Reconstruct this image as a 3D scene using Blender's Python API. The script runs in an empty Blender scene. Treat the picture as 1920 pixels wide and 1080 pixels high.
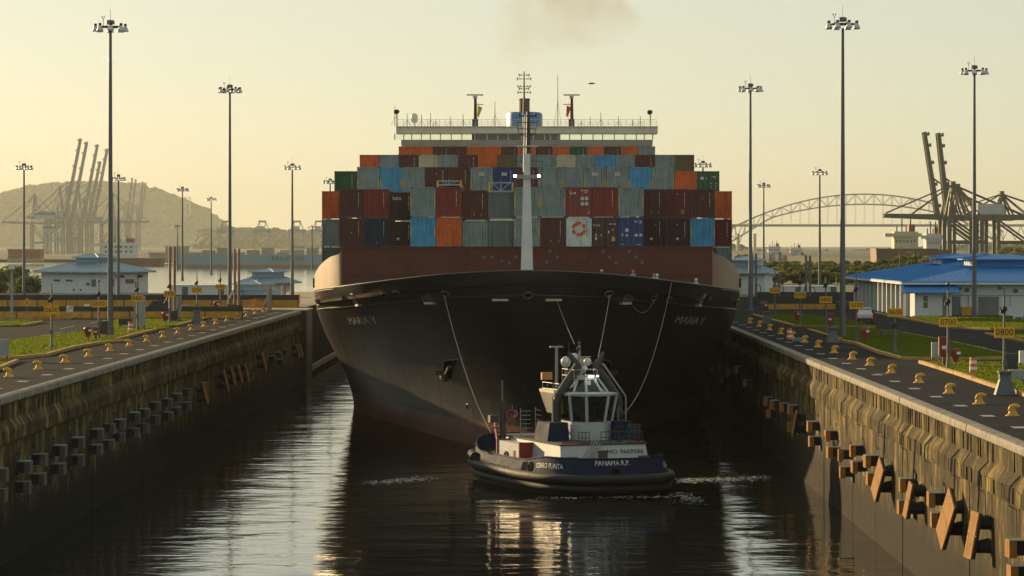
import bpy, bmesh, math, random
from mathutils import Vector, Matrix, Euler
R = math.radians
rng = random.Random(7)
sc = bpy.context.scene
C = sc.collection

# ---------------------------------------------------------------- camera
# Camera stands on a walkway 9.27 m above the lock wall, looking down the lock axis (+Y).
F = 5870.0; CX, CY, H = 988.0, 459.0, 9.27      # focal length / vanishing point in 1920 px units
cam_d = bpy.data.cameras.new('camera'); cam = bpy.data.objects.new('camera', cam_d); C.objects.link(cam)
cam.location = (0, 0, H); cam.rotation_euler = (R(90), 0, 0)
cam_d.sensor_width = 36; cam_d.lens = F / 1920 * 36
cam_d.shift_x = (960 - CX) / 1920.0; cam_d.shift_y = -(540 - CY) / 1920.0
cam_d.clip_start = 1; cam_d.clip_end = 40000
sc.camera = cam

# ---------------------------------------------------------------- sky, sun, exposure
SUN_EL = 11.0
SX, SY = -0.65, 0.76                              # direction towards the sun, in plan
w = bpy.data.worlds.new('World'); sc.world = w; w.use_nodes = True
nt = w.node_tree; nt.nodes.clear()
out = nt.nodes.new('ShaderNodeOutputWorld'); bg = nt.nodes.new('ShaderNodeBackground')
sky = nt.nodes.new('ShaderNodeTexSky'); sky.sky_type = 'NISHITA'; sky.sun_disc = False
sky.sun_elevation = R(SUN_EL); sky.sun_rotation = math.atan2(SX, SY)
sky.air_density = 0.78; sky.dust_density = 0.6; sky.ozone_density = 0.0; sky.altitude = 0
bg.inputs['Strength'].default_value = 0.108
mixs = nt.nodes.new('ShaderNodeMixRGB'); mixs.inputs[0].default_value = 0.66
mixs.inputs[2].default_value = (4.2, 4.35, 3.55, 1)          # even dry-season haze veil over the whole sky
nt.links.new(sky.outputs[0], mixs.inputs[1]); nt.links.new(mixs.outputs[0], bg.inputs[0]); nt.links.new(bg.outputs[0], out.inputs[0])
sd = bpy.data.lights.new('sun', 'SUN'); sun = bpy.data.objects.new('sun', sd); C.objects.link(sun)
sd.energy = 5.0; sd.angle = R(0.6); sd.color = (1.0, 0.7, 0.35)
el = R(SUN_EL); dirv = Vector((SX, SY, 0)).normalized() * math.cos(el) + Vector((0, 0, math.sin(el)))
sun.rotation_euler = (-dirv).to_track_quat('-Z', 'Y').to_euler()
vs = sc.view_settings; vs.view_transform = 'Standard'; vs.look = 'None'; vs.exposure = 0.4; vs.gamma = 1.0
vs.use_curve_mapping = False
sc.cycles.use_denoising = True
sc.cycles.max_bounces = 6; sc.cycles.diffuse_bounces = 2; sc.cycles.glossy_bounces = 3
sc.cycles.transmission_bounces = 3; sc.cycles.volume_bounces = 0
sc.cycles.sample_clamp_indirect = 4.0
sc.render.film_transparent = False

# ---------------------------------------------------------------- helpers
def GP(px, py, z=0.0):                            # photo pixel -> point on a level plane
    Y = F * (H - z) / (py - CY); return Vector(((px - CX) * Y / F, Y, z))
def AT(px, py, Y):                                # photo pixel -> point at a given distance
    return Vector(((px - CX) * Y / F, Y, H - (py - CY) * Y / F))

MATS = {}
def M(name, col, rough=0.6, metal=0.0, var=0.18, scale=0.6, streak=0.0, streakcol=(0.03, 0.02, 0.012), bump=0.0, bscale=4.0,
      spec=0.5, zscale=1.0, emit=None, stfreq=(2.2, 2.2, 0.16)):
    if name in MATS: return MATS[name]
    m = bpy.data.materials.new(name); m.use_nodes = True; t = m.node_tree; N = t.nodes; L = t.links
    p = N['Principled BSDF']
    p.inputs['Roughness'].default_value = rough; p.inputs['Metallic'].default_value = metal
    p.inputs['Specular IOR Level'].default_value = spec
    if emit:
        p.inputs['Emission Color'].default_value = (*emit[0], 1); p.inputs['Emission Strength'].default_value = emit[1]
    g = N.new('ShaderNodeNewGeometry')
    base = None
    if var > 0:
        mp = N.new('ShaderNodeMapping'); mp.inputs['Scale'].default_value = (scale, scale, scale * zscale)
        nz = N.new('ShaderNodeTexNoise'); nz.inputs['Detail'].default_value = 5; nz.inputs['Scale'].default_value = 1
        nz.inputs['Roughness'].default_value = 0.65
        L.new(g.outputs['Position'], mp.inputs['Vector']); L.new(mp.outputs[0], nz.inputs['Vector'])
        cr = N.new('ShaderNodeValToRGB'); cr.color_ramp.elements[0].position = 0.3; cr.color_ramp.elements[1].position = 0.7
        cr.color_ramp.elements[0].color = (*[c * (1 - var) for c in col], 1)
        cr.color_ramp.elements[1].color = (*[min(1, c * (1 + var)) for c in col], 1)
        L.new(nz.outputs['Fac'], cr.inputs['Fac']); base = cr.outputs['Color']
        rm = N.new('ShaderNodeMapRange'); rm.inputs[3].default_value = max(0.02, rough - 0.12); rm.inputs[4].default_value = min(1, rough + 0.12)
        L.new(nz.outputs['Fac'], rm.inputs[0]); L.new(rm.outputs[0], p.inputs['Roughness'])
    if streak > 0:
        mp2 = N.new('ShaderNodeMapping'); mp2.inputs['Scale'].default_value = stfreq
        n2 = N.new('ShaderNodeTexNoise'); n2.inputs['Detail'].default_value = 4; n2.inputs['Scale'].default_value = 1
        L.new(g.outputs['Position'], mp2.inputs['Vector']); L.new(mp2.outputs[0], n2.inputs['Vector'])
        r2 = N.new('ShaderNodeMapRange'); r2.inputs[1].default_value = 0.5; r2.inputs[2].default_value = 0.75
        r2.inputs[3].default_value = 0; r2.inputs[4].default_value = streak
        L.new(n2.outputs['Fac'], r2.inputs[0])
        mx = N.new('ShaderNodeMixRGB'); mx.inputs[2].default_value = (*streakcol, 1)
        L.new(r2.outputs[0], mx.inputs[0])
        if base: L.new(base, mx.inputs[1])
        else: mx.inputs[1].default_value = (*col, 1)
        base = mx.outputs[0]
    if base: L.new(base, p.inputs['Base Color'])
    else: p.inputs['Base Color'].default_value = (*col, 1)
    if bump > 0:
        nb = N.new('ShaderNodeTexNoise'); nb.inputs['Scale'].default_value = bscale; nb.inputs['Detail'].default_value = 4
        L.new(g.outputs['Position'], nb.inputs['Vector'])
        b = N.new('ShaderNodeBump'); b.inputs['Strength'].default_value = bump; b.inputs['Distance'].default_value = 0.1
        L.new(nb.outputs['Fac'], b.inputs['Height']); L.new(b.outputs[0], p.inputs['Normal'])
    MATS[name] = m; return m

class MB:
    def __init__(s): s.v = []; s.f = []
    def add(s, vs, fs):
        o = len(s.v); s.v += [tuple(v) for v in vs]; s.f += [tuple(i + o for i in f) for f in fs]; return s
    def box(s, x0, x1, y0, y1, z0, z1, mtx=None):
        vs = [Vector(p) for p in ((x0,y0,z0),(x1,y0,z0),(x1,y1,z0),(x0,y1,z0),(x0,y0,z1),(x1,y0,z1),(x1,y1,z1),(x0,y1,z1))]
        if mtx: vs = [mtx @ v for v in vs]
        return s.add(vs, [(3,2,1,0),(4,5,6,7),(0,1,5,4),(1,2,6,5),(2,3,7,6),(3,0,4,7)])
    def frus(s, b, t, z0, z1):                     # b, t = (x0,x1,y0,y1)
        vs = [(b[0],b[2],z0),(b[1],b[2],z0),(b[1],b[3],z0),(b[0],b[3],z0),(t[0],t[2],z1),(t[1],t[2],z1),(t[1],t[3],z1),(t[0],t[3],z1)]
        return s.add(vs, [(3,2,1,0),(4,5,6,7),(0,1,5,4),(1,2,6,5),(2,3,7,6),(3,0,4,7)])
    def cyl(s, p0, p1, r0, r1=None, n=10, cap=True):
        r1 = r0 if r1 is None else r1
        p0, p1 = Vector(p0), Vector(p1); d = (p1 - p0).normalized()
        a = d.orthogonal().normalized(); b = d.cross(a)
        vs = []
        for k in range(n):
            q = 2 * math.pi * k / n; e = a * math.cos(q) + b * math.sin(q)
            vs += [p0 + e * r0, p1 + e * r1]
        fs = [(2*k, 2*((k+1) % n), 2*((k+1) % n)+1, 2*k+1) for k in range(n)]
        if cap: fs += [tuple(2*k for k in range(n))[::-1], tuple(2*k+1 for k in range(n))]
        return s.add(vs, fs)
    def tube(s, pts, r, n=6):
        pts = [Vector(p) for p in pts]; rs = r if isinstance(r, (list, tuple)) else [r] * len(pts)
        rings = []; vs = []
        up = None
        for i, p in enumerate(pts):
            d = (pts[min(i+1, len(pts)-1)] - pts[max(i-1, 0)]).normalized()
            if up is None: up = d.orthogonal().normalized()
            a = (up - d * up.dot(d)).normalized(); up = a; b = d.cross(a)
            for k in range(n):
                q = 2 * math.pi * k / n; vs.append(p + (a * math.cos(q) + b * math.sin(q)) * rs[i])
        fs = []
        for i in range(len(pts) - 1):
            for k in range(n):
                k2 = (k + 1) % n; fs.append((i*n+k, i*n+k2, (i+1)*n+k2, (i+1)*n+k))
        fs += [tuple(range(n))[::-1], tuple((len(pts)-1)*n + k for k in range(n))]
        return s.add(vs, fs)
    def lathe(s, prof, c=(0,0,0), n=12, sx=1, sy=1):   # prof: list of (r,z)
        vs = []; c = Vector(c)
        for r, z in prof:
            for k in range(n):
                q = 2*math.pi*k/n; vs.append((c.x + r*math.cos(q)*sx, c.y + r*math.sin(q)*sy, c.z + z))
        fs = []
        for i in range(len(prof)-1):
            for k in range(n):
                k2 = (k+1) % n; fs.append((i*n+k, i*n+k2, (i+1)*n+k2, (i+1)*n+k))
        fs += [tuple(range(n))[::-1], tuple((len(prof)-1)*n+k for k in range(n))]
        return s.add(vs, fs)
    def ball(s, c, r, n=10, m=6, sz=1):
        return s.lathe([(max(1e-3, r*math.sin(math.pi*j/m)), -r*sz*math.cos(math.pi*j/m)) for j in range(m+1)], c, n)
    def poly(s, pts, z=0.0, h=None):                   # flat polygon or prism
        n = len(pts)
        if h is None: return s.add([(p[0], p[1], z) for p in pts], [tuple(range(n))])
        return s.add([(p[0], p[1], z) for p in pts] + [(p[0], p[1], z+h) for p in pts],
                     [tuple(range(n))[::-1], tuple(range(n, 2*n))] + [(i, (i+1) % n, n+(i+1) % n, n+i) for i in range(n)])
    def grid(s, rows, close=False):                    # rows: list of lists of points
        n = len(rows[0]); vs = [p for r in rows for p in r]; fs = []
        for i in range(len(rows)-1):
            for k in range(n - (0 if close else 1)):
                k2 = (k+1) % n; fs.append((i*n+k, i*n+k2, (i+1)*n+k2, (i+1)*n+k))
        return s.add(vs, fs)
    def mesh(s, name):
        me = bpy.data.meshes.new(name); me.from_pydata([tuple(v) for v in s.v], [], s.f); me.update()
        bm = bmesh.new(); bm.from_mesh(me); bmesh.ops.recalc_face_normals(bm, faces=bm.faces[:]); bm.to_mesh(me); bm.free()
        return me
    def build(s, name, mat, parent=None, loc=None, rot=None, smooth=False):
        me = s.mesh(name); me.materials.append(mat)
        if smooth:
            me.polygons.foreach_set('use_smooth', [True] * len(me.polygons))
        return link(name, me, parent, loc, rot)

def link(name, me, parent=None, loc=None, rot=None, mat=None):
    o = bpy.data.objects.new(name, me); C.objects.link(o)
    if parent: o.parent = parent
    if loc is not None: o.location = loc
    if rot is not None: o.rotation_euler = rot
    if mat is not None:
        o.material_slots[0].link = 'OBJECT'; o.material_slots[0].material = mat
    return o
def autosmooth(o, ang=35):
    me = o.data; me.polygons.foreach_set('use_smooth', [True] * len(me.polygons))
    bm = bmesh.new(); bm.from_mesh(me)
    for e in bm.edges:
        if len(e.link_faces) == 2 and e.calc_face_angle(0) > R(ang): e.smooth = False
    bm.to_mesh(me); bm.free(); return o
def tag(o, label=None, cat=None, group=None, kind=None):
    if label: o['label'] = label
    if cat: o['category'] = cat
    if group: o['group'] = group
    if kind: o['kind'] = kind
    return o
def thing(name, label, cat, loc=(0,0,0), rz=0, group=None):
    o = bpy.data.objects.new(name, None); C.objects.link(o); o.location = loc; o.rotation_euler = (0, 0, rz)
    return tag(o, label, cat, group)
KIDS = {}
def copy_tree(o, parent=None):
    c = o.copy(); C.objects.link(c)
    if parent: c.parent = parent
    for ch in o.children: copy_tree(ch, c)
    return c
def ordinal(n):
    return ['first','second','third','fourth','fifth','sixth','seventh','eighth','ninth','tenth','eleventh','twelfth','thirteenth',
            'fourteenth','fifteenth','sixteenth','seventeenth','eighteenth','nineteenth','twentieth','twenty-first','twenty-second','twenty-third','twenty-fourth','twenty-fifth','twenty-sixth','twenty-seventh','twenty-eighth','twenty-ninth','thirtieth','thirty-first','thirty-second','thirty-third','thirty-fourth'][n-1]
def text_mesh(txt, size, extrude=0.0, sx=1.0):
    cu = bpy.data.curves.new('t', 'FONT'); cu.body = txt; cu.size = size; cu.align_x = 'CENTER'; cu.align_y = 'CENTER'
    cu.resolution_u = 2; cu.extrude = extrude
    o = bpy.data.objects.new('t', cu); C.objects.link(o)
    bpy.context.view_layer.update()
    me = bpy.data.meshes.new_from_object(o.evaluated_get(bpy.context.evaluated_depsgraph_get()))
    C.objects.unlink(o); bpy.data.objects.remove(o); bpy.data.curves.remove(cu)
    for v in me.vertices: v.co.x *= sx
    return me
def text_obj(name, txt, size, mat, parent, loc, rot=(R(90), 0, 0), sx=1.0):
    me = text_mesh(txt, size, 0.0, sx); me.name = name; me.materials.clear(); me.materials.append(mat)
    return link(name, me, parent, loc, rot)
def cat_rom(P, n):
    out_ = []
    for i in range(len(P) - 1):
        p0, p1, p2, p3 = P[max(i-1, 0)], P[i], P[i+1], P[min(i+2, len(P)-1)]
        for k in range(n):
            t = k / n
            out_.append(tuple(0.5 * ((2*b) + (-a+c)*t + (2*a-5*b+4*c-d)*t*t + (-a+3*b-3*c+d)*t**3) for a, b, c, d in zip(p0, p1, p2, p3)))
    out_.append(tuple(P[-1])); return out_

WL = -10.3                                          # water level
XL, XR = -32.03, 22.97                              # faces of the two lock walls

# ---------------------------------------------------------------- materials
asphalt = M('asphalt', (0.02, 0.021, 0.025), 1.0, spec=0.04, var=0.4, scale=0.25, streak=0.5, streakcol=(0.025, 0.025, 0.027), stfreq=(0.5, 0.08, 1), bump=0.2)
grassm = M('grass', (0.07, 0.105, 0.014), 0.95, spec=0.1, var=0.45, scale=0.5, bump=0.8, bscale=9)
yellow = M('yellow_paint', (0.55, 0.28, 0.03), 0.55, var=0.2, scale=2, streak=0.25)
kerbm = M('kerb_paint', (0.4, 0.24, 0.05), 0.75, var=0.3, scale=0.8, streak=0.5, streakcol=(0.12, 0.1, 0.07), stfreq=(1, 1, 1))
whitep = M('white_paint', (0.7, 0.7, 0.68), 0.6, var=0.1)
linep = M('road_line_paint', (0.28, 0.28, 0.27), 0.7, var=0.3, scale=3)
concrete = M('pale_concrete', (0.36, 0.33, 0.27), 0.85, var=0.3, scale=0.7, streak=0.8, streakcol=(0.09, 0.075, 0.05), bump=0.3)
darksteel = M('dark_steel', (0.05, 0.05, 0.055), 0.5, metal=0.3, var=0.2)
polem = M('galvanised_steel', (0.12, 0.135, 0.145), 0.55, metal=0.2, var=0.12, scale=0.3)
black = M('black_rubber', (0.015, 0.015, 0.016), 0.7, var=0.3, scale=2)
redp = M('red_paint', (0.2, 0.018, 0.016), 0.5, var=0.15)
orangep = M('orange_plastic', (0.65, 0.14, 0.03), 0.5, var=0.15)
signy = M('sign_yellow', (0.72, 0.36, 0.02), 0.5, var=0.06)
signk = M('sign_black', (0.008, 0.008, 0.008), 0.95, var=0, spec=0.02)
lampglass = M('lamp_glass', (0.5, 0.52, 0.52), 0.2, var=0)
alum = M('spun_aluminium', (0.5, 0.52, 0.55), 0.35, metal=0.7, var=0.1)

def wall_mat():
    m = bpy.data.materials.new('lock_wall_concrete'); m.use_nodes = True; t = m.node_tree; N = t.nodes; L = t.links
    p = N['Principled BSDF']; p.inputs['Roughness'].default_value = 0.8
    g = N.new('ShaderNodeNewGeometry'); sp = N.new('ShaderNodeSeparateXYZ'); L.new(g.outputs['Position'], sp.inputs[0])
    def noise(sx, sy, sz, detail=5, rough=0.6):
        mp = N.new('ShaderNodeMapping'); mp.inputs['Scale'].default_value = (sx, sy, sz)
        n = N.new('ShaderNodeTexNoise'); n.inputs['Scale'].default_value = 1; n.inputs['Detail'].default_value = detail; n.inputs['Roughness'].default_value = rough
        L.new(g.outputs['Position'], mp.inputs[0]); L.new(mp.outputs[0], n.inputs['Vector']); return n.outputs['Fac']
    def ramp(f, stops):
        r = N.new('ShaderNodeValToRGB'); e = r.color_ramp.elements
        e[0].position, e[0].color = stops[0][0], (*stops[0][1], 1); e[1].position, e[1].color = stops[-1][0], (*stops[-1][1], 1)
        for pos, c in stops[1:-1]:
            x = e.new(pos); x.color = (*c, 1)
        L.new(f, r.inputs[0]); return r.outputs[0]
    def mix(f, a, b, mode='MIX'):
        x = N.new('ShaderNodeMixRGB'); x.blend_type = mode
        for i, q in enumerate((f, a, b)):
            if isinstance(q, (int, float)): x.inputs[i].default_value = q
            elif isinstance(q, tuple): x.inputs[i].default_value = (*q, 1)
            else: L.new(q, x.inputs[i])
        return x.outputs[0]
    def rng_(v, a, b, c=0.0, d=1.0):
        r = N.new('ShaderNodeMapRange'); L.new(v, r.inputs[0])
        for i, q in enumerate((a, b, c, d)): r.inputs[i+1].default_value = q
        return r.outputs[0]
    basec = ramp(noise(0.55, 0.55, 0.3, 7, 0.7), [(0.36, (0.014, 0.011, 0.004)), (0.5, (0.085, 0.06, 0.017)), (0.66, (0.4, 0.29, 0.095))])
    st = rng_(noise(1.6, 1.6, 0.25, 8, 0.8), 0.42, 0.66)
    c1 = mix(st, basec, (0.012, 0.0105, 0.005))
    al = rng_(noise(1.0, 1.0, 0.5, 6), 0.48, 0.66, 0, 0.8)
    c2 = mix(al, c1, (0.04, 0.034, 0.006))
    # wet, weed-covered band up to the highest water mark, ragged edge
    zz = N.new('ShaderNodeMath'); zz.operation = 'MULTIPLY_ADD'; L.new(noise(0.9, 0.9, 0.3, 5), zz.inputs[0]); zz.inputs[1].default_value = 3.0; L.new(sp.outputs[2], zz.inputs[2])
    wet = rng_(zz.outputs[0], -4.0, -6.4)
    wetc = ramp(noise(1.3, 1.3, 0.5, 7, 0.75), [(0.35, (0.004, 0.004, 0.002)), (0.55, (0.009, 0.0078, 0.004)), (0.72, (0.03, 0.023, 0.01))])
    c3 = mix(wet, c2, wetc)
    L.new(c3, p.inputs['Base Color'])
    p.inputs['Specular IOR Level'].default_value = 0.2; p.inputs['Roughness'].default_value = 0.9
    b = N.new('ShaderNodeBump'); b.inputs['Strength'].default_value = 0.5; b.inputs['Distance'].default_value = 0.15
    L.new(noise(2.5, 2.5, 1.2, 6), b.inputs['Height']); L.new(b.outputs[0], p.inputs['Normal'])
    return m
wallm = wall_mat()
copm = M('coping_concrete', (0.2, 0.18, 0.14), 0.7, var=0.45, scale=1.1, streak=0.85, streakcol=(0.035, 0.03, 0.02), stfreq=(1.5, 1.5, 1.5), bump=0.5, bscale=3, spec=0.3)

# ---------------------------------------------------------------- water
def water_mat():
    m = bpy.data.materials.new('dark_canal_water'); m.use_nodes = True; t = m.node_tree; N = t.nodes; L = t.links
    p = N['Principled BSDF']; p.inputs['Base Color'].default_value = (0.012, 0.013, 0.009, 1)
    p.inputs['Roughness'].default_value = 0.06; p.inputs['IOR'].default_value = 1.5
    g = N.new('ShaderNodeNewGeometry')
    def noise(sx, sy, d=3, dist=0.0):
        mp = N.new('ShaderNodeMapping'); mp.inputs['Scale'].default_value = (sx, sy, 1)
        n = N.new('ShaderNodeTexNoise'); n.inputs['Scale'].default_value = 1; n.inputs['Detail'].default_value = d; n.inputs['Distortion'].default_value = dist
        L.new(g.outputs['Position'], mp.inputs[0]); L.new(mp.outputs[0], n.inputs['Vector']); return n.outputs['Fac']
    def madd(a, k, b):
        x = N.new('ShaderNodeMath'); x.operation = 'MULTIPLY_ADD'; L.new(a, x.inputs[0]); x.inputs[1].default_value = k
        if b is None: x.inputs[2].default_value = 0
        else: L.new(b, x.inputs[2])
        return x.outputs[0]
    h = madd(noise(0.07, 0.13, 2, 0.5), 0.6, None)
    h = madd(noise(0.28, 0.5, 3, 0.6), 0.16, h)
    h = madd(noise(1.6, 1.9, 3, 0.3), 0.022, h)
    b = N.new('ShaderNodeBump'); b.inputs['Strength'].default_value = 1.0; b.inputs['Distance'].default_value = 0.25
    L.new(h, b.inputs['Height']); L.new(b.outputs[0], p.inputs['Normal'])
    return m
waterm = water_mat()
tag(MB().poly([(-14500, -300), (14500, -300), (14500, 25500), (-14500, 25500)], WL).build('water', waterm), kind='structure')

# ---------------------------------------------------------------- land on both sides of the lock
BACK = 0.5                                          # ground sheet starts behind the wall's crest
gl = MB().box(-420, XL - BACK, 40, 600, WL - 3, -0.004).build('ground', asphalt); tag(gl, kind='structure')
gr = MB().box(XR + BACK, 900, 40, 1500, WL - 3, -0.004).build('ground', asphalt); tag(gr, kind='structure')

def lock_wall(name, label, side, y0, y1, step):
    x = XL if side < 0 else XR
    sgn = 1 if side < 0 else -1                     # direction out of the wall, over the water
    t = thing(name, label, 'wall', (x, 0, 0))
    cop = [(-BACK, 0.012), (0.02, 0.012), (0.16, -0.05), (0.2, -0.2), (0.2, -0.42), (0.12, -0.5), (-0.02, -0.518), (-BACK, -0.518)]
    prof = [(-BACK, -0.522), (-0.03, -0.522), (-0.03, -1.5),
            (0.26, -1.95), (0.3, -2.05), (0.3, -2.8), (0.25, -2.9), (0.0, -3.0), (0.0, WL - 3), (-BACK, WL - 3)]
    k = 0; y = y0; ribs = MB()
    while y < y1 - 0.1:
        e = min(y + step, y1)
        j = rng.uniform(-0.03, 0.03)
        a, b = y + 0.04, e - 0.04
        pa = [(sgn * (p + (j if p > -1 else 0)), a, z + j * 0.5) for p, z in prof]; pb = [(q[0], b, q[2]) for q in pa]
        n = len(prof)
        m = MB().add(pa + pb, [(i, (i+1) % n, n + (i+1) % n, n + i) for i in range(n)] + [tuple(range(n)), tuple(range(n, 2*n))[::-1]])
        m.build('wall_panel', wallm, t)
        pa = [(sgn * (p + (j if p > -0.4 else 0)), a - 0.03, z + j * 0.3) for p, z in cop]; pb = [(q_[0], b + 0.03, q_[2]) for q_ in pa]; n = len(cop)
        autosmooth(MB().add(pa + pb, [(i, (i+1) % n, n + (i+1) % n, n + i) for i in range(n)] + [tuple(range(n)), tuple(range(n, 2*n))[::-1]]).build('coping_stone', copm, t), 40)
        q = a + 0.5
        while q < b - 0.3:
            rw = rng.uniform(0.2, 0.7)
            if rng.random() < 0.45: ribs.box(min(sgn * -0.05, sgn * (0.03 + j)), max(sgn * -0.05, sgn * (0.03 + j)), q, q + rw, -1.45 + j, -0.5 + j)
            if rng.random() < 0.8:
                ribs.box(min(sgn * 0.26, sgn * 0.34), max(sgn * 0.26, sgn * 0.34), q + 0.03, q + rng.uniform(0.7, 0.82), -2.8 + j, -2.12 + rng.uniform(-0.1, 0.02))
            q += 0.85
        y = e; k += 1
    tag(ribs.build('coping_ribs', wallm, t), kind='stuff')
    # dark joint behind the panels
    MB().box(min(sgn * -BACK * 0.9, sgn * -0.25), max(sgn * -BACK * 0.9, sgn * -0.25), y0, y1, WL - 2.8, -0.3).build('joint_backing', M('joint_dark', (0.03, 0.028, 0.02), 0.9), t)
    return t
lwall = lock_wall('lock_wall', 'shaded dark lock wall on the left of the water', -1, 110, 442, 15.1)
rwall = lock_wall('lock_wall', 'golden sunlit lock wall on the right of the water', 1, 90, 640, 14.5)
# end pier, gate slot and the wall beyond it on the left
pier = thing('gate_pier', 'dark concrete pier at the far end of the left lock wall', 'pier', (XL, 442, 0))
MB().box(-14, 0.9, 0.2, 12, WL - 3, -0.05).build('pier_block', M('dark_concrete', (0.045, 0.04, 0.03), 0.7, var=0.4, streak=0.5), pier)  # block in a darker concrete tone than its cap
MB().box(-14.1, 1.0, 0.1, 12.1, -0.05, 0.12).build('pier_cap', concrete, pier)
fw = thing('far_lock_wall', 'brown concrete lock wall beyond the gate slot beside the ship', 'wall', (XL - 0.9, 468, 0))
brownc = M('brown_concrete', (0.3, 0.24, 0.15), 0.85, var=0.3, streak=0.6, streakcol=(0.08, 0.06, 0.04))
MB().box(-14, 0, 0, 150, WL - 3, 0.0).build('wall_block', brownc, fw)
MB().box(0, 0.7, 1, 150, -9.6, -8.8).build('ledge', concrete, fw)
for k in range(6):
    MB().box(0, 0.25, 4 + k * 18, 9 + k * 18, -8, -2).build('wall_panel', brownc, fw)

# ---------------------------------------------------------------- lawns and kerbs
LAWN = []
def lawn(label, pts, z=0.05, n=None):
    z = 0.04 + 0.007 * len(LAWN); LAWN.append(pts)
    P = [GP(*p) for p in pts]
    o = MB().poly([(p.x, p.y) for p in P], 0.0, z).build('lawn', grassm); tag(o, kind='structure')
    return o
def kerb(label, pts, wd=0.38, h=0.24):
    P = [GP(*p) for p in pts]; P = [Vector((p.x, p.y, 0)) for p in P]
    L_, R_ = [], []
    for i, p in enumerate(P):
        d = (P[min(i+1, len(P)-1)] - P[max(i-1, 0)]).normalized(); nrm = Vector((-d.y, d.x, 0))
        L_.append(p + nrm * wd / 2); R_.append(p - nrm * wd / 2)
    t = thing('kerb', label, 'kerb', (0, 0, 0))
    tot = 0
    for i in range(len(P) - 1):                    # cast pieces with small joints
        n = max(1, round((P[i+1] - P[i]).length / 9))
        for k in range(n):
            a0, a1 = k / n + 0.004, (k+1) / n - 0.004
            q = [L_[i].lerp(L_[i+1], a0), L_[i].lerp(L_[i+1], a1), R_[i].lerp(R_[i+1], a1), R_[i].lerp(R_[i+1], a0)]
            dz = rng.uniform(-0.015, 0.02)
            MB().add([(v.x, v.y, 0) for v in q] + [(v.x, v.y, h - 0.03 + dz) for v in q] + [(v.x + (P[i].x - P[i].x), v.y, h + dz) for v in
                      [q[0].lerp(q[3], 0.12), q[1].lerp(q[2], 0.12), q[2].lerp(q[1], 0.12), q[3].lerp(q[0], 0.12)]],
                     [(0,1,5,4),(1,2,6,5),(2,3,7,6),(3,0,4,7),(4,5,9,8),(5,6,10,9),(6,7,11,10),(7,4,8,11),(8,9,10,11),(3,2,1,0)]).build('kerb_stone', kerbm, t)
    return t
lawn('', [(-300, 660), (0, 643), (40, 635), (100, 629), (167, 620), (187, 613), (232, 640), (185, 644), (140, 652), (85, 667), (20, 673), (-300, 676)])
lawn('', [(190, 612), (215, 601), (255, 592), (350, 585), (400, 586), (425, 590), (330, 612), (292, 619), (220, 638), (207, 637)])
lawn('', [(-200, 585), (180, 585), (176, 590), (130, 598), (-200, 601)])
lawn('', [(-200, 603), (55, 602), (79, 605), (40, 612), (-200, 620)])
lawn('', [(-200, 684), (12, 680), (30, 679), (0, 692), (-200, 730)])
kerb('yellow kerb round the near left lawn below the 0600 sign', [(-120, 676), (18, 674), (85, 668), (140, 653), (185, 645), (232, 641)])
kerb('short yellow kerb running from the tallest left lamp mast to the striped drum', [(215, 639), (250, 630), (293, 620)])
kerb('long yellow kerb on the left beside the 0300 and 0200 signs', [(296, 614), (330, 612), (378, 600), (427, 590)])
kerb('yellow kerb along the far left lawn under the walking sign', [(-60, 603), (60, 601), (130, 599), (178, 590)])
kerb('short yellow kerb at the left edge beside the roadside post', [(-60, 613), (42, 612), (79, 605)])
kerb('yellow kerb in the lower left corner of the paving', [(-60, 712), (0, 692), (31, 679)])
lawn('', [(1575, 640), (1606, 646), (1645, 661), (1692, 673), (1760, 675), (1899, 673), (1902, 669), (1800, 646), (1693, 625), (1640, 617), (1562, 622)])
lawn('', [(1728, 682), (1793, 702), (1864, 726), (1920, 742), (2060, 780), (2060, 690), (1899, 681), (1760, 679)])
lawn('', [(1519, 621), (1572, 637), (1625, 615), (1600, 611), (1540, 612)])
lawn('', [(1446, 602), (1490, 612), (1641, 614), (1590, 600), (1500, 591), (1425, 590)])
lawn('', [(1708, 600), (1787, 615), (1920, 619), (2100, 622), (2100, 594), (1760, 594), (1711, 595)])
lawn('', [(1849, 627), (1920, 642), (2060, 668), (2060, 632), (1920, 627)])
kerb('yellow kerb in front of the lawn holding the picnic table', [(1560, 639), (1606, 646), (1650, 663), (1692, 674), (1760, 676), (1899, 673.5)])
kerb('weathered yellow kerb of the nearest right lawn by the 0800 sign', [(1726, 681), (1793, 702), (1864, 726), (1930, 745)])
kerb('pale kerb on the right between the drum and the tall lamp mast', [(1517, 620), (1545, 629), (1575, 638)])
kerb('yellow kerb on the right under the 0300 and 0400 signs', [(1412, 592), (1446, 601), (1490, 613), (1570, 615), (1641, 615)])
kerb('kerb between the road and the lawn before the blue roofed building', [(1640, 588), (1708, 600.5), (1787, 616), (1860, 618.5), (1960, 620)])
kerb('short kerb at the right edge behind the 0800 sign', [(1849, 627), (1920, 642), (1960, 651)])
kerb('thin pale kerb between the road and the picnic table lawn', [(1693, 624), (1800, 645), (1903, 668)], wd=0.2, h=0.12)

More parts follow.
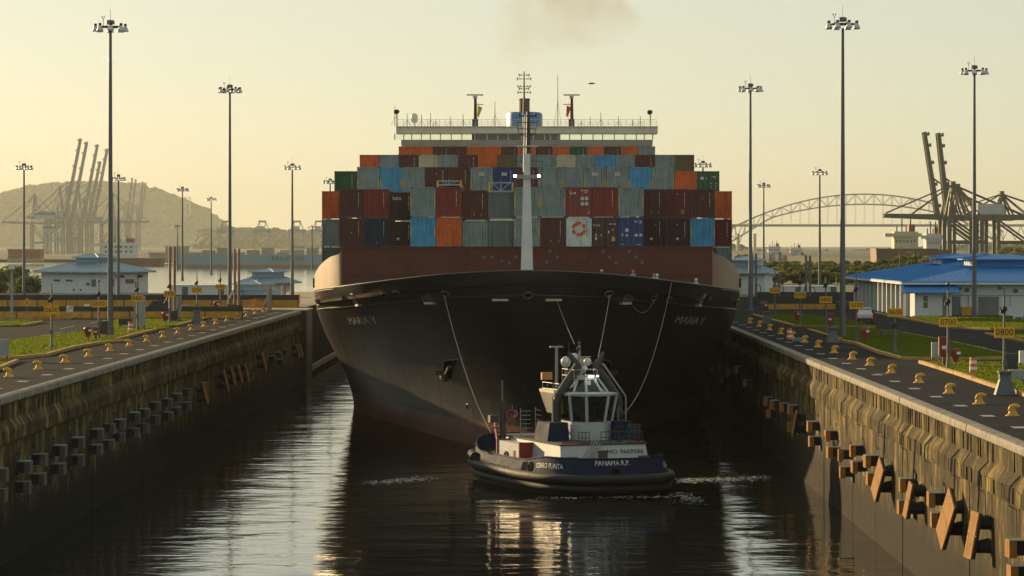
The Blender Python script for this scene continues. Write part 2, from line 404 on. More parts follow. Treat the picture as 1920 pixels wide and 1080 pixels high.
blade = M('grass_blades', (0.1, 0.135, 0.014), 0.8, spec=0.1, var=0.4, scale=0.35)
_t = blade.node_tree; _tr = _t.nodes.new('ShaderNodeBsdfTranslucent'); _tr.inputs[0].default_value = (0.17, 0.21, 0.02, 1); _mx = _t.nodes.new('ShaderNodeMixShader'); _mx.inputs[0].default_value = 0.5
_t.links.new(_t.nodes['Principled BSDF'].outputs[0], _mx.inputs[1]); _t.links.new(_tr.outputs[0], _mx.inputs[2]); _t.links.new(_mx.outputs[0], _t.nodes['Material Output'].inputs['Surface'])
def inside(x, y, P):
    r = False; j = len(P) - 1
    for i in range(len(P)):
        if (P[i].y > y) != (P[j].y > y) and x < (P[j].x - P[i].x) * (y - P[i].y) / (P[j].y - P[i].y) + P[i].x: r = not r
        j = i
    return r
gm = MB(); r5 = random.Random(9)
for i, pts in enumerate(LAWN):
    P = [GP(*p) for p in pts]; x0, x1 = min(p.x for p in P), max(p.x for p in P); y0, y1 = min(p.y for p in P), max(p.y for p in P)
    x0 = max(x0, -62); x1 = min(x1, 62); zt0 = 0.04 + 0.007 * i
    for _ in range(int(min(22000, (x1 - x0) * (y1 - y0) * 22))):
        x, y = r5.uniform(x0, x1), r5.uniform(y0, y1)
        if not inside(x, y, P): continue
        a = r5.uniform(0, 3.14); q = r5.uniform(0.08, 0.16); h_ = r5.uniform(0.06, 0.15)
        gm.v += [(x - q * math.cos(a), y - q * math.sin(a), zt0), (x + q * math.cos(a), y + q * math.sin(a), zt0), (x + r5.uniform(-.08, .08), y + r5.uniform(-.08, .08), zt0 + h_)]
        n_ = len(gm.v); gm.f.append((n_ - 3, n_ - 2, n_ - 1))
gme = bpy.data.meshes.new('grass_blades'); gme.from_pydata(gm.v, [], gm.f); gme.materials.append(blade)
tag(link('grass_blades', gme), 'short mown grass on the lawns beside the lock', None, None, 'stuff')
# painted marks on the paving, parts of the ground
jointm = M('paving_joint_dark', (0.008, 0.008, 0.008), 0.95, spec=0.1, var=0)
for g, xa, xb in ((gl, -41.5, XL - BACK - 0.1), (gr, XR + BACK + 0.1, 30.6)):
    for k in range(36):
        y = 128 + k * 8.9
        if y < 440: MB().poly([(xa, y), (xb, y), (xb, y + 0.09), (xa, y + 0.09)], 0.003).build('paving_joint', jointm, g)
    for q in (0.33, 0.68):
        x = xa + (xb - xa) * q; MB().poly([(x, 128), (x + 0.05, 128), (x + 0.05, 440), (x, 440)], 0.003).build('paving_joint', jointm, g)
gi = 0
for g, xs in ((gl, XL - 2.2), (gr, XR + 2.0)):
    for k in range(40):
        y = 126 + k * 13.4 * 0.8
        if y > 430: break
        o = MB().poly([(xs - 0.35, y), (xs + 0.35, y), (xs + 0.35, y + 1.5), (xs - 0.35, y + 1.5)], 0.004).build('painted_mark', linep, g)
for (pts, g) in (([(115, 623), (75, 630)], gl), ([(140, 611), (112, 617)], gl), ([(200, 600), (170, 606)], gl), ([(232, 592), (205, 597)], gl),
                 ([(1660, 604), (1720, 604)], gr), ([(1668, 613), (1700, 614)], gr), ([(1812, 632), (1850, 633)], gr), ([(1905, 666), (1935, 667)], gr),
                 ([(1835, 650), (1850, 653)], gr), ([(1570, 650), (1620, 652)], gr), ([(1700, 762), (1725, 762)], gr), ([(1640, 700), (1668, 702)], gr)):
    a, b = GP(*pts[0]), GP(*pts[1]); d = (b - a).normalized(); n = Vector((-d.y, d.x, 0)) * 0.09
    MB().poly([(q.x, q.y) for q in (a + n, b + n, b - n, a - n)], 0.004).build('painted_mark', linep, g)

# ---------------------------------------------------------------- container ship
ship = thing('container_ship', 'huge black hulled container ship filling the lock, seen bow on', 'ship', (0, 0, 0))
DECK = [(283, 0, 6.9), (283.5, 3.2, 6.82), (285, 6.8, 6.6), (287.7, 10.3, 6.25), (293, 15, 5.65), (300, 18.1, 5.2), (307, 20.4, 4.85), (314, 21.35, 4.56), (330, 21.5, 4.3), (400, 21.5, 4.0), (640, 21.5, 4.0)]
WATR = [(296, 0), (299, 1.6), (308, 5.7), (320, 9.2), (337, 13.1), (355, 17.4), (370, 20.1), (384, 21.2), (402, 21.5), (440, 21.5), (640, 21.5)]
NS = 8
DK = cat_rom(DECK, NS); WT = cat_rom(WATR, NS)
NU = len(DK) - 1
def smooth3(t): return t * t * (3 - 2 * t)
def hull_pt(u, t, side=1, off=0.0):                # u 0..1 stem to stern, t 0 waterline .. 1 deck edge
    x = u * NU; i = min(int(x), NU - 1); fr = x - i
    d = [a + (b - a) * fr for a, b in zip(DK[i], DK[i+1])]; q = [a + (b - a) * fr for a, b in zip(WT[i], WT[i+1])]
    if t < 0:
        return Vector((side * max(0, q[1] * (1 + t * 0.12)), q[0], WL + t * 4.0))
    g = smooth3(t) * 0.75 + t * 0.25
    return Vector((side * (q[1] + (d[1] - q[1]) * g), q[0] + (d[0] - q[0]) * g, WL + (d[2] - WL) * t))
def hull_off(u, t, side, off):
    e = 0.002
    p = hull_pt(u, t, side); a = hull_pt(min(1, u + e), t, side) - hull_pt(max(0, u - e), t, side); b = hull_pt(u, min(1, t + e), side) - hull_pt(u, t - e, side)
    n = a.cross(b).normalized()
    if n.x * side < 0: n = -n
    return p + n * off
def hull_mat():
    m = M('ship_black_paint', (0.012, 0.012, 0.013), 0.42, var=0.45, scale=0.15, streak=0.8, streakcol=(0.035, 0.033, 0.031), stfreq=(0.22, 0.22, 2.6), spec=0.95)
    t = m.node_tree; N = t.nodes; L = t.links; p = N['Principled BSDF']
    src = p.inputs['Base Color'].links[0].from_socket
    g = N.new('ShaderNodeNewGeometry'); sp = N.new('ShaderNodeSeparateXYZ'); L.new(g.outputs['Position'], sp.inputs[0])
    nz = N.new('ShaderNodeTexNoise'); nz.inputs['Scale'].default_value = 0.6; nz.inputs['Detail'].default_value = 6; L.new(g.outputs['Position'], nz.inputs['Vector'])
    # red boot-topping below the load line
    r = N.new('ShaderNodeMapRange'); r.inputs[1].default_value = WL + 2.5; r.inputs[2].default_value = WL + 2.3; L.new(sp.outputs[2], r.inputs[0])
    rr = N.new('ShaderNodeMixRGB'); rr.inputs[1].default_value = (0.07, 0.03, 0.022, 1); rr.inputs[2].default_value = (0.3, 0.11, 0.075, 1); L.new(nz.outputs['Fac'], rr.inputs[0])
    x = N.new('ShaderNodeMixRGB'); L.new(r.outputs[0], x.inputs[0]); L.new(src, x.inputs[1]); L.new(rr.outputs[0], x.inputs[2])
    L.new(x.outputs[0], p.inputs['Base Color'])
    # shell plating dents
    mp = N.new('ShaderNodeMapping'); mp.inputs['Scale'].default_value = (0.4, 0.4, 0.9); L.new(g.outputs['Position'], mp.inputs[0])
    n2 = N.new('ShaderNodeTexNoise'); n2.inputs['Scale'].default_value = 1; n2.inputs['Detail'].default_value = 3; L.new(mp.outputs[0], n2.inputs['Vector'])
    b = N.new('ShaderNodeBump'); b.inputs['Strength'].default_value = 0.25; b.inputs['Distance'].default_value = 0.2
    L.new(n2.outputs['Fac'], b.inputs['Height']); L.new(b.outputs[0], p.inputs['Normal'])
    return m
hullm = hull_mat()
m = MB(); TS = [-1, -0.4] + [k / 22 for k in range(23)]
US = [k / NU for k in range(NU + 1)]
for side in (-1, 1):
    m.grid([[hull_pt(u, t, side) for t in TS] for u in US])
hull = autosmooth(m.build('hull', hullm, ship), 50)
# knuckle rail below the bulwark, with lit edge
m = MB()
for side in (-1, 1):
    m.tube([hull_off(u, 0.873, side, 0.02) for u in [0.002 + 0.74 * k / 60 for k in range(61)]], 0.055, 5)
m.build('knuckle_rail', hullm, ship)
m = MB()
for side in (-1, 1):
    m.tube([hull_off(u, 0.998, side, -0.06) + Vector((0, 0, 0.03)) for u in [0.0 + 0.72 * k / 70 for k in range(71)]], 0.1, 6)
m.build('bulwark_rail', hullm, ship)
m = MB()
for side in (-1, 1):
    for u_ in [0.05 + 0.045 * k for k in range(14)]:
        m.tube([hull_off(u_, t_, side, 0.0) for t_ in [0.05 + 0.8 * k / 16 for k in range(17)]], 0.01, 4)
tag(m.build('weld_seams', hullm, ship), kind='stuff')
reddeck = M('oxide_red_paint', (0.1, 0.026, 0.017), 0.6, var=0.25, scale=0.4, streak=0.35, stfreq=(1, 1, 0.2))
deckpts = [d for d in DK if d[0] < 360]
m = MB(); m.grid([[(-max(0.02, d[1] - 0.25), d[0] + 0.25, d[2] - 1.25), (max(0.02, d[1] - 0.25), d[0] + 0.25, d[2] - 1.25)] for d in deckpts])
m.build('forecastle_deck', reddeck, ship)
MB().box(-20.9, 20.9, 319, 630, 2.5, 6.0).build('main_deck', reddeck, ship)
MB().box(-11.4, 11.4, 301.2, 640, 5.9, 8.93).build('hatch_coaming', reddeck, ship)
MB().box(-18.9, 18.9, 312.2, 640, 5.9, 8.95).build('hatch_coaming', reddeck, ship)
# breakwater across the forecastle
BWY = 300.0
m = MB(); m.box(-17.75, 17.75, BWY, BWY + 0.25, 3.9, 9.0)
m.build('breakwater', reddeck, ship)
MB().box(-17.78, 17.78, BWY - 0.09, BWY + 0.32, 9.0, 9.12).build('breakwater_cap', reddeck, ship)
MB().box(-17.7, 17.7, BWY - 0.06, BWY - 0.01, 6.35, 6.45).build('breakwater_stringer', reddeck, ship)
# side wings of the breakwater following the deck edge
wingm = M('pink_grey_wing_paint', (0.24, 0.135, 0.1), 0.42, var=0.1, scale=0.3, streak=0.2, streakcol=(0.2, 0.1, 0.06), stfreq=(1.5, 1.5, 0.2))
for side in (-1, 1):
    rows = []
    n = 26
    for k in range(n + 1):
        q = k / n
        # plan: from the breakwater corner out to the deck edge and aft along it
        u = (4.98 + (7.3 - 4.98) * q) * NS / NU
        e = hull_pt(u, 1.0, side)
        bx, by = side * 17.75, BWY + 0.1
        k2 = min(1, q * 6)
        ex = bx + (e.x - bx) * smooth3(k2); ey = by + (e.y - by) * smooth3(k2)
        zt = e.z + (9.06 - e.z) * (1 - q) ** 0.85 * (1 - 0.12 * min(1, q * 14)) if q > 0 else 9.06
        zt = max(zt, e.z + 0.02)
        rows.append([(ex, ey, e.z - 0.12), (ex, ey, zt), (ex - side * 0.2, ey + 0.05, zt), (ex - side * 0.2, ey + 0.05, e.z - 0.12)])
    o = autosmooth(MB().grid(rows, True).build('breakwater_wing', wingm, ship), 40)
    e = hull_pt(6.6 * NS / NU, 1.0, side)
    MB().box(e.x - 0.12, e.x + 0.12, e.y - 0.3, e.y + 0.3, e.z + 0.35, e.z + 1.3).build('wing_port', signk, ship)
# round lashing discs on the breakwater
lite = M('pale_grey_disc', (0.12, 0.12, 0.12), 0.7); rust = M('rust_disc', (0.16, 0.045, 0.02), 0.8)
dpx = [(870, 489, 0), (907, 483, 1), (922, 482, 1), (941, 489, 1), (955, 493, 1), (946, 471, 0), (967, 482, 1), (884, 475, 0), (720, 492, 0), (674, 492, 0),
       (1031, 471, 1), (1045, 482, 1), (1025, 492, 1), (1058, 492, 0), (1081, 471, 0), (1094, 482, 0), (1107, 492, 0), (1131, 471, 1), (1143, 482, 1),
       (1155, 493, 1), (1180, 471, 1), (1192, 482, 1), (1204, 492, 1), (1230, 471, 0), (1243, 482, 0), (1254, 492, 0), (1280, 471, 0), (1292, 482, 0), (897, 472, 0)]
for px, py, k in dpx:
    p = AT(px, py, BWY)
    MB().cyl((p.x, BWY + 0.01, p.z), (p.x, BWY - 0.06, p.z), 0.17, n=10).build('lashing_disc', lite if k else rust, ship)
# fairleads, platforms and hull openings
lit = M('grey_steel_ledge', (0.42, 0.36, 0.27), 0.5, var=0.15)
def uv_from_px(px, py, side):                      # nearest hull parameter seen at a pixel
    best = None
    for i in range(1, 160):
        u = i / 160 * 0.75
        for j in range(0, 41):
            t = j / 40
            p = hull_pt(u, t, side); x = CX + F * p.x / p.y; y = CY - F * (p.z - H) / p.y
            d = (x - px) ** 2 + (y - py) ** 2 + p.y * 0.002
            if best is None or d < best[0]: best = (d, u, t)
    return best[1], best[2]
for px, py, wd, rail in ((675, 571, 15, 1), (808, 567, 24, 1), (940, 562, 30, 0), (1036, 562, 30, 0), (1171, 567, 24, 1), (1305, 572, 14, 1)):
    side = -1 if px < CX else 1
    u, t = uv_from_px(px, py, side); p = hull_off(u, t, side, 0.0); s = F / p.y; hw = wd / s / 2
    a = (hull_pt(u + 0.004, t, side) - hull_pt(u - 0.004, t, side)).normalized()
    a.z = 0; a.normalize(); nrm = Vector((a.y, -a.x, 0)); nrm = -nrm if nrm.y > 0 else nrm
    mt = Matrix((( a.x, nrm.x, 0, p.x), (a.y, nrm.y, 0, p.y), (0, 0, 1, p.z), (0, 0, 0, 1)))
    MB().box(-hw, hw, -0.1, 0.4, -0.12, 0.08, mt).build('mooring_ledge', lit, ship)
    if rail:
        m = MB()
        for k in range(4):
            q = -hw + 2 * hw * k / 3
            m.cyl(mt @ Vector((q, 0.3, 0)), mt @ Vector((q * 0.9, 0.9, 1.05)), 0.025, n=5)
        m.cyl(mt @ Vector((-hw, 0.9, 1.05)), mt @ Vector((hw, 0.9, 1.05)), 0.03, n=5)
        m.build('ledge_rail', lit, ship)
for px, py in ((723, 555), (748, 552), (835, 549), (990, 549), (1141, 550), (1225, 559), (1252, 561), (597, 566), (1380, 566)):
    side = -1 if px < CX else 1
    u, t = uv_from_px(px, py, side); p = hull_off(u, t, side, 0.02); q = hull_off(u, t, side, 0.2); d = (q - p).normalized()
    a = Vector((0, 0, 1)); b = d.cross(a).normalized(); a = b.cross(d)
    m = MB(); m.tube([p + d * 0.1 + a * 0.32 * math.sin(k * math.pi / 6) + b * 0.4 * math.cos(k * math.pi / 6) for k in range(13)], 0.11, 6)
    fl = m.build('fairlead', M('fairlead_steel', (0.12, 0.11, 0.1), 0.4, metal=0.5), ship)
    MB().cyl(p, p + d * 0.05, 0.33, n=10).build('opening', signk, fl)
# anchor pockets
for side in (-1, 1):
    u, t = uv_from_px(845, 695, -1)
    q0, q1, q2, q3 = (-0.03, 0.07), (0.012, 0.06), (0.03, -0.05), (0.005, -0.06)
    bil = lambda a, b: tuple((q0[i] * (1 - a) + q1[i] * a) * (1 - b) + (q3[i] * (1 - a) + q2[i] * a) * b for i in (0, 1))
    def hp(a, b, o): d_ = bil(a, b); return hull_off(u + d_[0] * (1 if side < 0 else 1), t + d_[1], side, o)
    pk = MB().grid([[hp(i / 6, j / 6, 0.03) for j in range(7)] for i in range(7)]).build('anchor_pocket', signk, ship)
    MB().tube([hp(x_, y_, 0.05) for x_, y_ in [(k / 6, 0) for k in range(6)] + [(1, k / 6) for k in range(6)] + [(1 - k / 6, 1) for k in range(6)] + [(0, 1 - k / 6) for k in range(7)]], 0.07, 5).build('pocket_rim', M('rim_grey', (0.09, 0.09, 0.09), 0.5), pk)
    c = hull_off(u + 0.012, t - 0.03, side, 0.25)
    m = MB(); m.ball(c, 0.55, 8, 6); m.cyl(c + Vector((-0.9, -0.1, 0.3)), c + Vector((0.9, -0.1, 0.3)), 0.22, n=8); m.cyl(c, hull_off(u - 0.004, t + 0.03, side, 0.2), 0.2, n=8)
    m.build('anchor', M('rusty_anchor', (0.09, 0.06, 0.035), 0.7, var=0.4), pk)
# lettering wrapped on the flare
def hull_text(txt, px, py, side, size, name='ship_name', wu=1.0, hv=1.8, shear=0.35):
    u0, t0 = uv_from_px(px, py, side)
    me = text_mesh(txt, size)
    pc = hull_pt(u0, t0, side); e = 0.004
    du = (hull_pt(u0 + e, t0, side) - hull_pt(u0 - e, t0, side)).length / (2 * e)
    dt = (hull_pt(u0, t0 + e, side) - hull_pt(u0, t0 - e, side)).length / (2 * e)
    for v in me.vertices:
        v.co = hull_off(u0 + side * (v.co.x * wu + side * shear * v.co.y) / du, t0 + hv * v.co.y / dt, side, 0.035)
    me.materials.clear(); me.materials.append(M('faded_white_letters', (0.75, 0.72, 0.66), 0.6, var=0.2)); me.name = name
    return link(name, me, ship)
hull_text('MARIA Y', 678, 602, -1, 2.0, wu=1.1)
hull_text('MARIA Y', 1296, 603, 1, 2.0, wu=1.1)
def hull_mark(pts, px, py, side, k):
    u0, t0 = uv_from_px(px, py, side); me = MB()
    e = 0.004
    du = (hull_pt(u0 + e, t0, side) - hull_pt(u0 - e, t0, side)).length / (2 * e); dt = (hull_pt(u0, t0 + e, side) - hull_pt(u0, t0 - e, side)).length / (2 * e)
    me.tube([hull_off(u0 + side * x * k / du, t0 + y * k / dt, side, 0.02) for x, y in pts], 0.045, 4)
    me.build('hull_mark', M('faded_white_letters', (0.75, 0.72, 0.66), 0.6), ship)
hull_mark([(-0.5, 1), (-0.55, 0.1), (0.2, 0.15), (0.5, -0.3), (0.3, -0.8), (-0.3, -0.85)], 966, 775, -1, 0.75)
hull_mark([(0.5 * math.cos(a * 0.6), 0.8 * math.sin(a * 0.6)) for a in range(9)], 879, 760, -1, 0.75)

# foremast
mastw = M('mast_white', (0.62, 0.64, 0.64), 0.5, var=0.08, streak=0.1)
FY = 290.0
m = MB(); m.frus((-0.62, 0.62, FY - 0.62, FY + 0.62), (-0.33, 0.33, FY - 0.33, FY + 0.33), 5.0, 15.6)
fm = m.build('foremast', mastw, ship)
m = MB(); m.frus((-0.9, 0.9, FY - 0.5, FY + 0.5), (-1.35, 1.35, FY - 0.7, FY + 0.7), 15.4, 15.75); m.build('mast_platform', mastw, fm)
m = MB()
for s in (-1, 1):
    m.cyl((s * 1.3, FY - 0.7, 15.75), (s * 1.45, FY - 0.7, 17.0), 0.03, n=5); m.cyl((s * 1.3, FY + 0.7, 15.75), (s * 1.45, FY + 0.7, 17.0), 0.03, n=5)
    for z in (16.4, 17.0): m.cyl((s * (1.3 + (z - 15.75) * 0.12), FY - 0.7, z), (s * (1.3 + (z - 15.75) * 0.12), FY + 0.7, z), 0.03, n=5)
    m.cyl((0.4 * s, FY - 0.7, 17.0), (s * 1.45, FY - 0.7, 17.0), 0.03, n=5)
m.build('platform_rail', darksteel, fm)
m = MB(); m.box(-0.3, 0.3, FY - 0.3, FY + 0.3, 15.75, 17.7); m.build('mast_trunk', mastw, fm)
m = MB(); m.cyl((0.12, FY, 17.6), (0.12, FY, 21.6), 0.24, 0.16, 8); m.build('mast_pole', darksteel, fm)
m = MB(); m.cyl((-0.25, FY - 0.1, 16), (-0.18, FY - 0.1, 21.3), 0.12, 0.08, 8); m.build('ladder_trunk', mastw, fm)
MB().box(-1.05, 1.05, FY - 0.3, FY + 0.3, 18.35, 18.45).build('yardarm', mastw, fm)
m = MB()
for s in (-1, 1):
    m.tube([(0, FY, 19.3), (s * 0.75, FY - 0.3, 19.55), (s * 0.95, FY - 0.3, 20.6), (s * 0.9, FY - 0.3, 20.75)], 0.05, 5)
for z, q in ((19.55, 0.75), (20.0, 0.86), (20.6, 0.95)):
    m.cyl((-q, FY - 0.3, z), (q, FY - 0.3, z), 0.04, n=5)
m.build('lookout_basket', darksteel, fm)
m = MB(); m.cyl((-0.75, FY - 0.1, 21.2), (0.85, FY - 0.1, 21.2), 0.06, n=6); m.ball((-0.7, FY - 0.1, 21.35), 0.12); m.ball((0.8, FY - 0.1, 21.35), 0.14)
m.build('top_yard', darksteel, fm)
floodm = M('floodlight_glow', (1, 1, 0.9), 0.4, var=0, emit=((1.0, 0.97, 0.85), 12.0))
for s in (-1, 1):
    fl = MB().box(s * 1.1 - 0.17, s * 1.1 + 0.17, FY - 1.05, FY - 0.72, 15.5, 15.75).build('floodlight', darksteel, fm)
    MB().cyl((s * 1.1, FY - 1.08, 15.62), (s * 1.1, FY - 1.05, 15.62), 0.14, n=10).build('lamp_face', floodm, fl)

# bridge and accommodation
BY = 520.0; S = F / BY
cream = M('bridge_cream', (0.66, 0.63, 0.52), 0.5, var=0.08, scale=0.3, streak=0.15, stfreq=(1, 1, 0.1))
greyb = M('bridge_grey', (0.5, 0.52, 0.5), 0.5, var=0.1)
glass = M('bridge_glass_dark', (0.03, 0.035, 0.035), 0.08, var=0, spec=0.8)
glassl = bpy.data.materials.new('bridge_glass_clear'); glassl.use_nodes = True
_p = glassl.node_tree.nodes['Principled BSDF']; _p.inputs['Base Color'].default_value = (0.85, 0.95, 0.85, 1); _p.inputs['Roughness'].default_value = 0.02; _p.inputs['Transmission Weight'].default_value = 1.0; _p.inputs['IOR'].default_value = 1.02
MB().box(-21.0, 21.0, BY + 1.5, BY + 14, 4, 25.6).build('accommodation_block', cream, ship)
def zY(py, Y=BY): return H - (py - CY) * Y / F
zb, zw0, zw1, zt = zY(273), zY(262), zY(250.5), zY(238.5)
MB().frus((-20.9, 20.9, BY + 0.6, BY + 4), (-20.9, 20.9, BY, BY + 4), zb, zw0).build('bridge_dodger', greyb, ship)
MB().box(-21.7, 21.7, BY - 0.6, BY + 4.4, zw1, zt).build('bridge_roof', cream, ship)
MB().box(-21.75, 21.75, BY - 0.75, BY + 4.5, zt, zt + 0.15).build('roof_edge', cream, ship)
xs = [740, 757, 772, 790, 807, 826, 846, 866, 890, 913, 933, 953, 978, 1000, 1021, 1032, 1048, 1068, 1090, 1112, 1130, 1152, 1172, 1193, 1208, 1224]
for i in range(len(xs)):
    x = (xs[i] - CX) / S
    MB().box(x - 0.09, x + 0.09, BY - 0.02, BY + 0.15, zw0, zw1).build('window_post', cream, ship)
    if i + 1 < len(xs):
        x2 = (xs[i+1] - CX) / S
        mid = 885 < (xs[i] + xs[i+1]) / 2 < 1050
        pane = MB().box(x + 0.1, x2 - 0.1, BY + 0.04, BY + 0.07, zw0 + 0.02, zw1 - 0.02).build('window_pane', glass if mid else glassl, ship)
MB().box(-9.2, 5.6, BY + 3.4, BY + 4.0, zw0, zw1).build('wheelhouse_back_wall', darksteel, ship)
m = MB()
for k in range(44):
    x = -21.5 + k; m.cyl((x, BY - 0.5, zt + 0.15), (x, BY - 0.5, zt + 1.25), 0.035, n=4)
for z in (0.5, 0.85, 1.25): m.cyl((-21.5, BY - 0.5, zt + z), (21.5, BY - 0.5, zt + z), 0.035, n=4)
m.build('roof_railing', M('rail_white', (0.6, 0.58, 0.5), 0.5, var=0), ship)
for px, top in ((744, 210), (1219, 211)):          # searchlights at the wing ends
    p = AT(px, 236, BY); q = AT(px, top, BY)
    sl = MB().cyl((p.x, BY, p.z), (p.x, BY, q.z - 0.4), 0.16, n=8).build('searchlight_post', cream, ship)
    MB().cyl((p.x - 0.1, BY - 0.4, q.z), (p.x + 0.1, BY + 0.4, q.z + 0.1), 0.42, 0.36, 10).build('searchlight', darksteel, sl)
p = AT(776, 222, BY)
sat = MB().lathe([(0.35, -1.4), (0.12, -1.3), (0.12, -0.65), (0.5, -0.6), (0.6, -0.2), (0.6, 0.45), (0.45, 0.8), (0.15, 0.95)], (p.x, BY + 2, p.z), 12).build('satellite_dome', M('dome_white', (0.66, 0.66, 0.62), 0.4, var=0.05), ship, smooth=True)
for px, y0, y1 in ((763, 236, 212), (790, 236, 214), (807, 236, 211), (817, 236, 222), (844, 236, 217), (868, 236, 213), (928, 236, 190), (1046, 236, 140), (1090, 236, 224), (1107, 236, 219), (1127, 236, 210), (1160, 236, 217), (1187, 236, 224), (1201, 236, 217), (740, 236, 198)):
    a, b = AT(px, y0, BY), AT(px, y1, BY)
    m = MB(); m.cyl((a.x, BY + 1, a.z), (b.x, BY + 1, b.z), 0.07, 0.04, 5); m.cyl((a.x - 0.6, BY + 1, a.z), (a.x, BY + 1, a.z + (b.z - a.z) * 0.5), 0.03, n=4); m.cyl((a.x + 0.6, BY + 1, a.z), (a.x, BY + 1, a.z + (b.z - a.z) * 0.5), 0.03, n=4)
    m.build('whip_aerial', darksteel, ship)
for px, top, sgn in ((890.5, 180, 1), (1072, 180, -1)):      # radar masts
    a, b = AT(px, 237, BY), AT(px, top, BY)
    m = MB(); m.cyl((a.x, BY + 2, a.z), (b.x, BY + 2, b.z - 0.3), 0.36, 0.26, 8); m.box(a.x - 0.5, a.x + 0.5, BY + 1.5, BY + 2.5, a.z - 0.2, a.z + 1.3)
    rm = m.build('radar_mast', darksteel, ship)
    m = MB(); m.box(b.x - 0.35, b.x + 0.35, BY + 1.6, BY + 2.3, b.z - 0.3, b.z + 0.1); m.box(b.x - 1.35, b.x + 1.35, BY + 1.3, BY + 1.5, b.z + 0.12, b.z + 0.36)
    m.box(b.x, b.x + 1.4 * sgn, BY + 1.9, BY + 2.05, b.z - 1.4, b.z - 1.25)
    m.build('radar_scanner', greyb, rm)
    m = MB()
    for k in range(8): m.cyl((a.x + 0.5 * sgn, BY + 1.6, a.z + 1.3 + k * 0.35), (a.x + 0.25 * sgn, BY + 1.8, a.z + 1.3 + k * 0.35), 0.03, n=4)
    m.cyl((a.x + 0.5 * sgn, BY + 1.6, a.z + 1.0), (a.x + 0.5 * sgn, BY + 1.6, a.z + 4.2), 0.03, n=4)
    m.build('mast_ladder', cream, rm)
# funnel and signal mast behind the bridge
fb = M('funnel_blue', (0.05, 0.14, 0.32), 0.35, var=0.1, scale=0.4)
FYY = 548.0
p0, p1 = AT(983, 262, FYY), AT(983, 211, FYY)
fun = autosmooth(MB().lathe([(3.2, p0.z), (3.2, p1.z - 0.5), (3.05, p1.z - 0.1), (2.8, p1.z)], (p0.x, FYY, 0), 24, sx=1.0, sy=1.3).build('funnel', fb, ship), 40)
q = AT(982.5, 185, FYY)
MB().cyl((p0.x, FYY, p1.z), (p0.x, FYY, q.z), 0.95, 0.95, 14).build('exhaust_pipe', M('soot_brown', (0.1, 0.085, 0.06), 0.6, streak=0.5), fun)
MB().cyl((p0.x, FYY, q.z - 0.25), (p0.x, FYY, q.z + 0.02), 1.02, n=14).build('exhaust_collar', darksteel, fun)
m = MB(); a, b = AT(982.5, 240, 535), AT(982.5, 134, 535)
m.cyl((a.x, 535, a.z), (b.x, 535, b.z), 0.26, 0.1, 8); sm = m.build('signal_mast', darksteel, ship)
for py, hw in ((141, 0.85), (148, 1.15), (162, 1.05), (166.5, 0.8), (173.5, 1.05)):
    z = AT(0, py, 535).z; m = MB(); m.cyl((a.x - hw, 535, z), (a.x + hw, 535, z), 0.05, n=5)
    for s in (-1, 1): m.cyl((a.x + s * hw, 535, z - 0.22), (a.x + s * hw, 535, z + 0.25), 0.1, n=6); m.cyl((a.x + s * hw * 0.6, 535, z - 0.1), (a.x + s * hw * 0.6, 535, z + 0.2), 0.07, n=5)
    m.build('signal_yard', M('yard_dark_red', (0.12, 0.03, 0.02), 0.6) if py in (141, 166.5) else darksteel, sm)
for px, py, col, nm in ((899, 208, (0.6, 0.42, 0.02), 'yellow'), (1066, 208, (0.55, 0.06, 0.03), 'red')):
    p = AT(px, py, BY); rows = []
    for i in range(6):
        t = i / 5; rows.append([(p.x - 0.28 + 0.75 * t * (1 - 0.75 * (j / 4)) - 0.1 * j / 4, BY + 1.2 + 0.12 * math.sin(5 * t + j), p.z + 0.95 - 0.42 * j - 0.35 * t) for j in range(5)])
    o = MB().grid(rows).build('signal_flag', M(nm + '_flag', col, 0.8, var=0.05)); tag(o, nm + ' signal flag hanging beside a radar mast above the bridge', 'flag')
    sfm = o.modifiers.new('t', 'SOLIDIFY'); sfm.thickness = 0.02

# ---------------------------------------------------------------- shipping containers
COL = {'grey': (0.185, 0.245, 0.25), 'orange': (0.5, 0.115, 0.025), 'brown': (0.085, 0.032, 0.026), 'red': (0.2, 0.035, 0.028), 'light blue': (0.06, 0.27, 0.47),
       'navy': (0.02, 0.035, 0.065), 'green': (0.022, 0.09, 0.035), 'cream': (0.42, 0.4, 0.29), 'maroon': (0.12, 0.022, 0.03), 'dark grey': (0.11, 0.14, 0.145),
       'olive brown': (0.13, 0.095, 0.045), 'blue': (0.028, 0.045, 0.16), 'white': (0.52, 0.57, 0.56), 'dark brown': (0.055, 0.024, 0.02), 'dark red': (0.14, 0.02, 0.025)}
COL = {k: tuple(min(0.8, x * 1.2) for x in v) for k, v in COL.items()}
def cmat(c): 
    dark = sum(COL[c]) < 0.3
    return M('container_' + c.replace(' ', '_'), COL[c], 0.55, var=0.16, scale=0.9, streak=0.28 if dark else 0.4, streakcol=(0.05, 0.028, 0.015) if not dark else tuple(x * 0.45 for x in COL[c]), stfreq=(3.1, 3.1, 0.5))
seam = M('container_slot_dark', (0.03, 0.027, 0.025), 0.7)  # dark filler colour for the mesh slots, replaced on every container
castm = M('corner_casting', (0.1, 0.085, 0.07), 0.7)
whm = M('container_white_marks', (0.62, 0.62, 0.6), 0.6, var=0)
yem = M('container_yellow_marks', (0.6, 0.4, 0.04), 0.6, var=0)
CM = {}
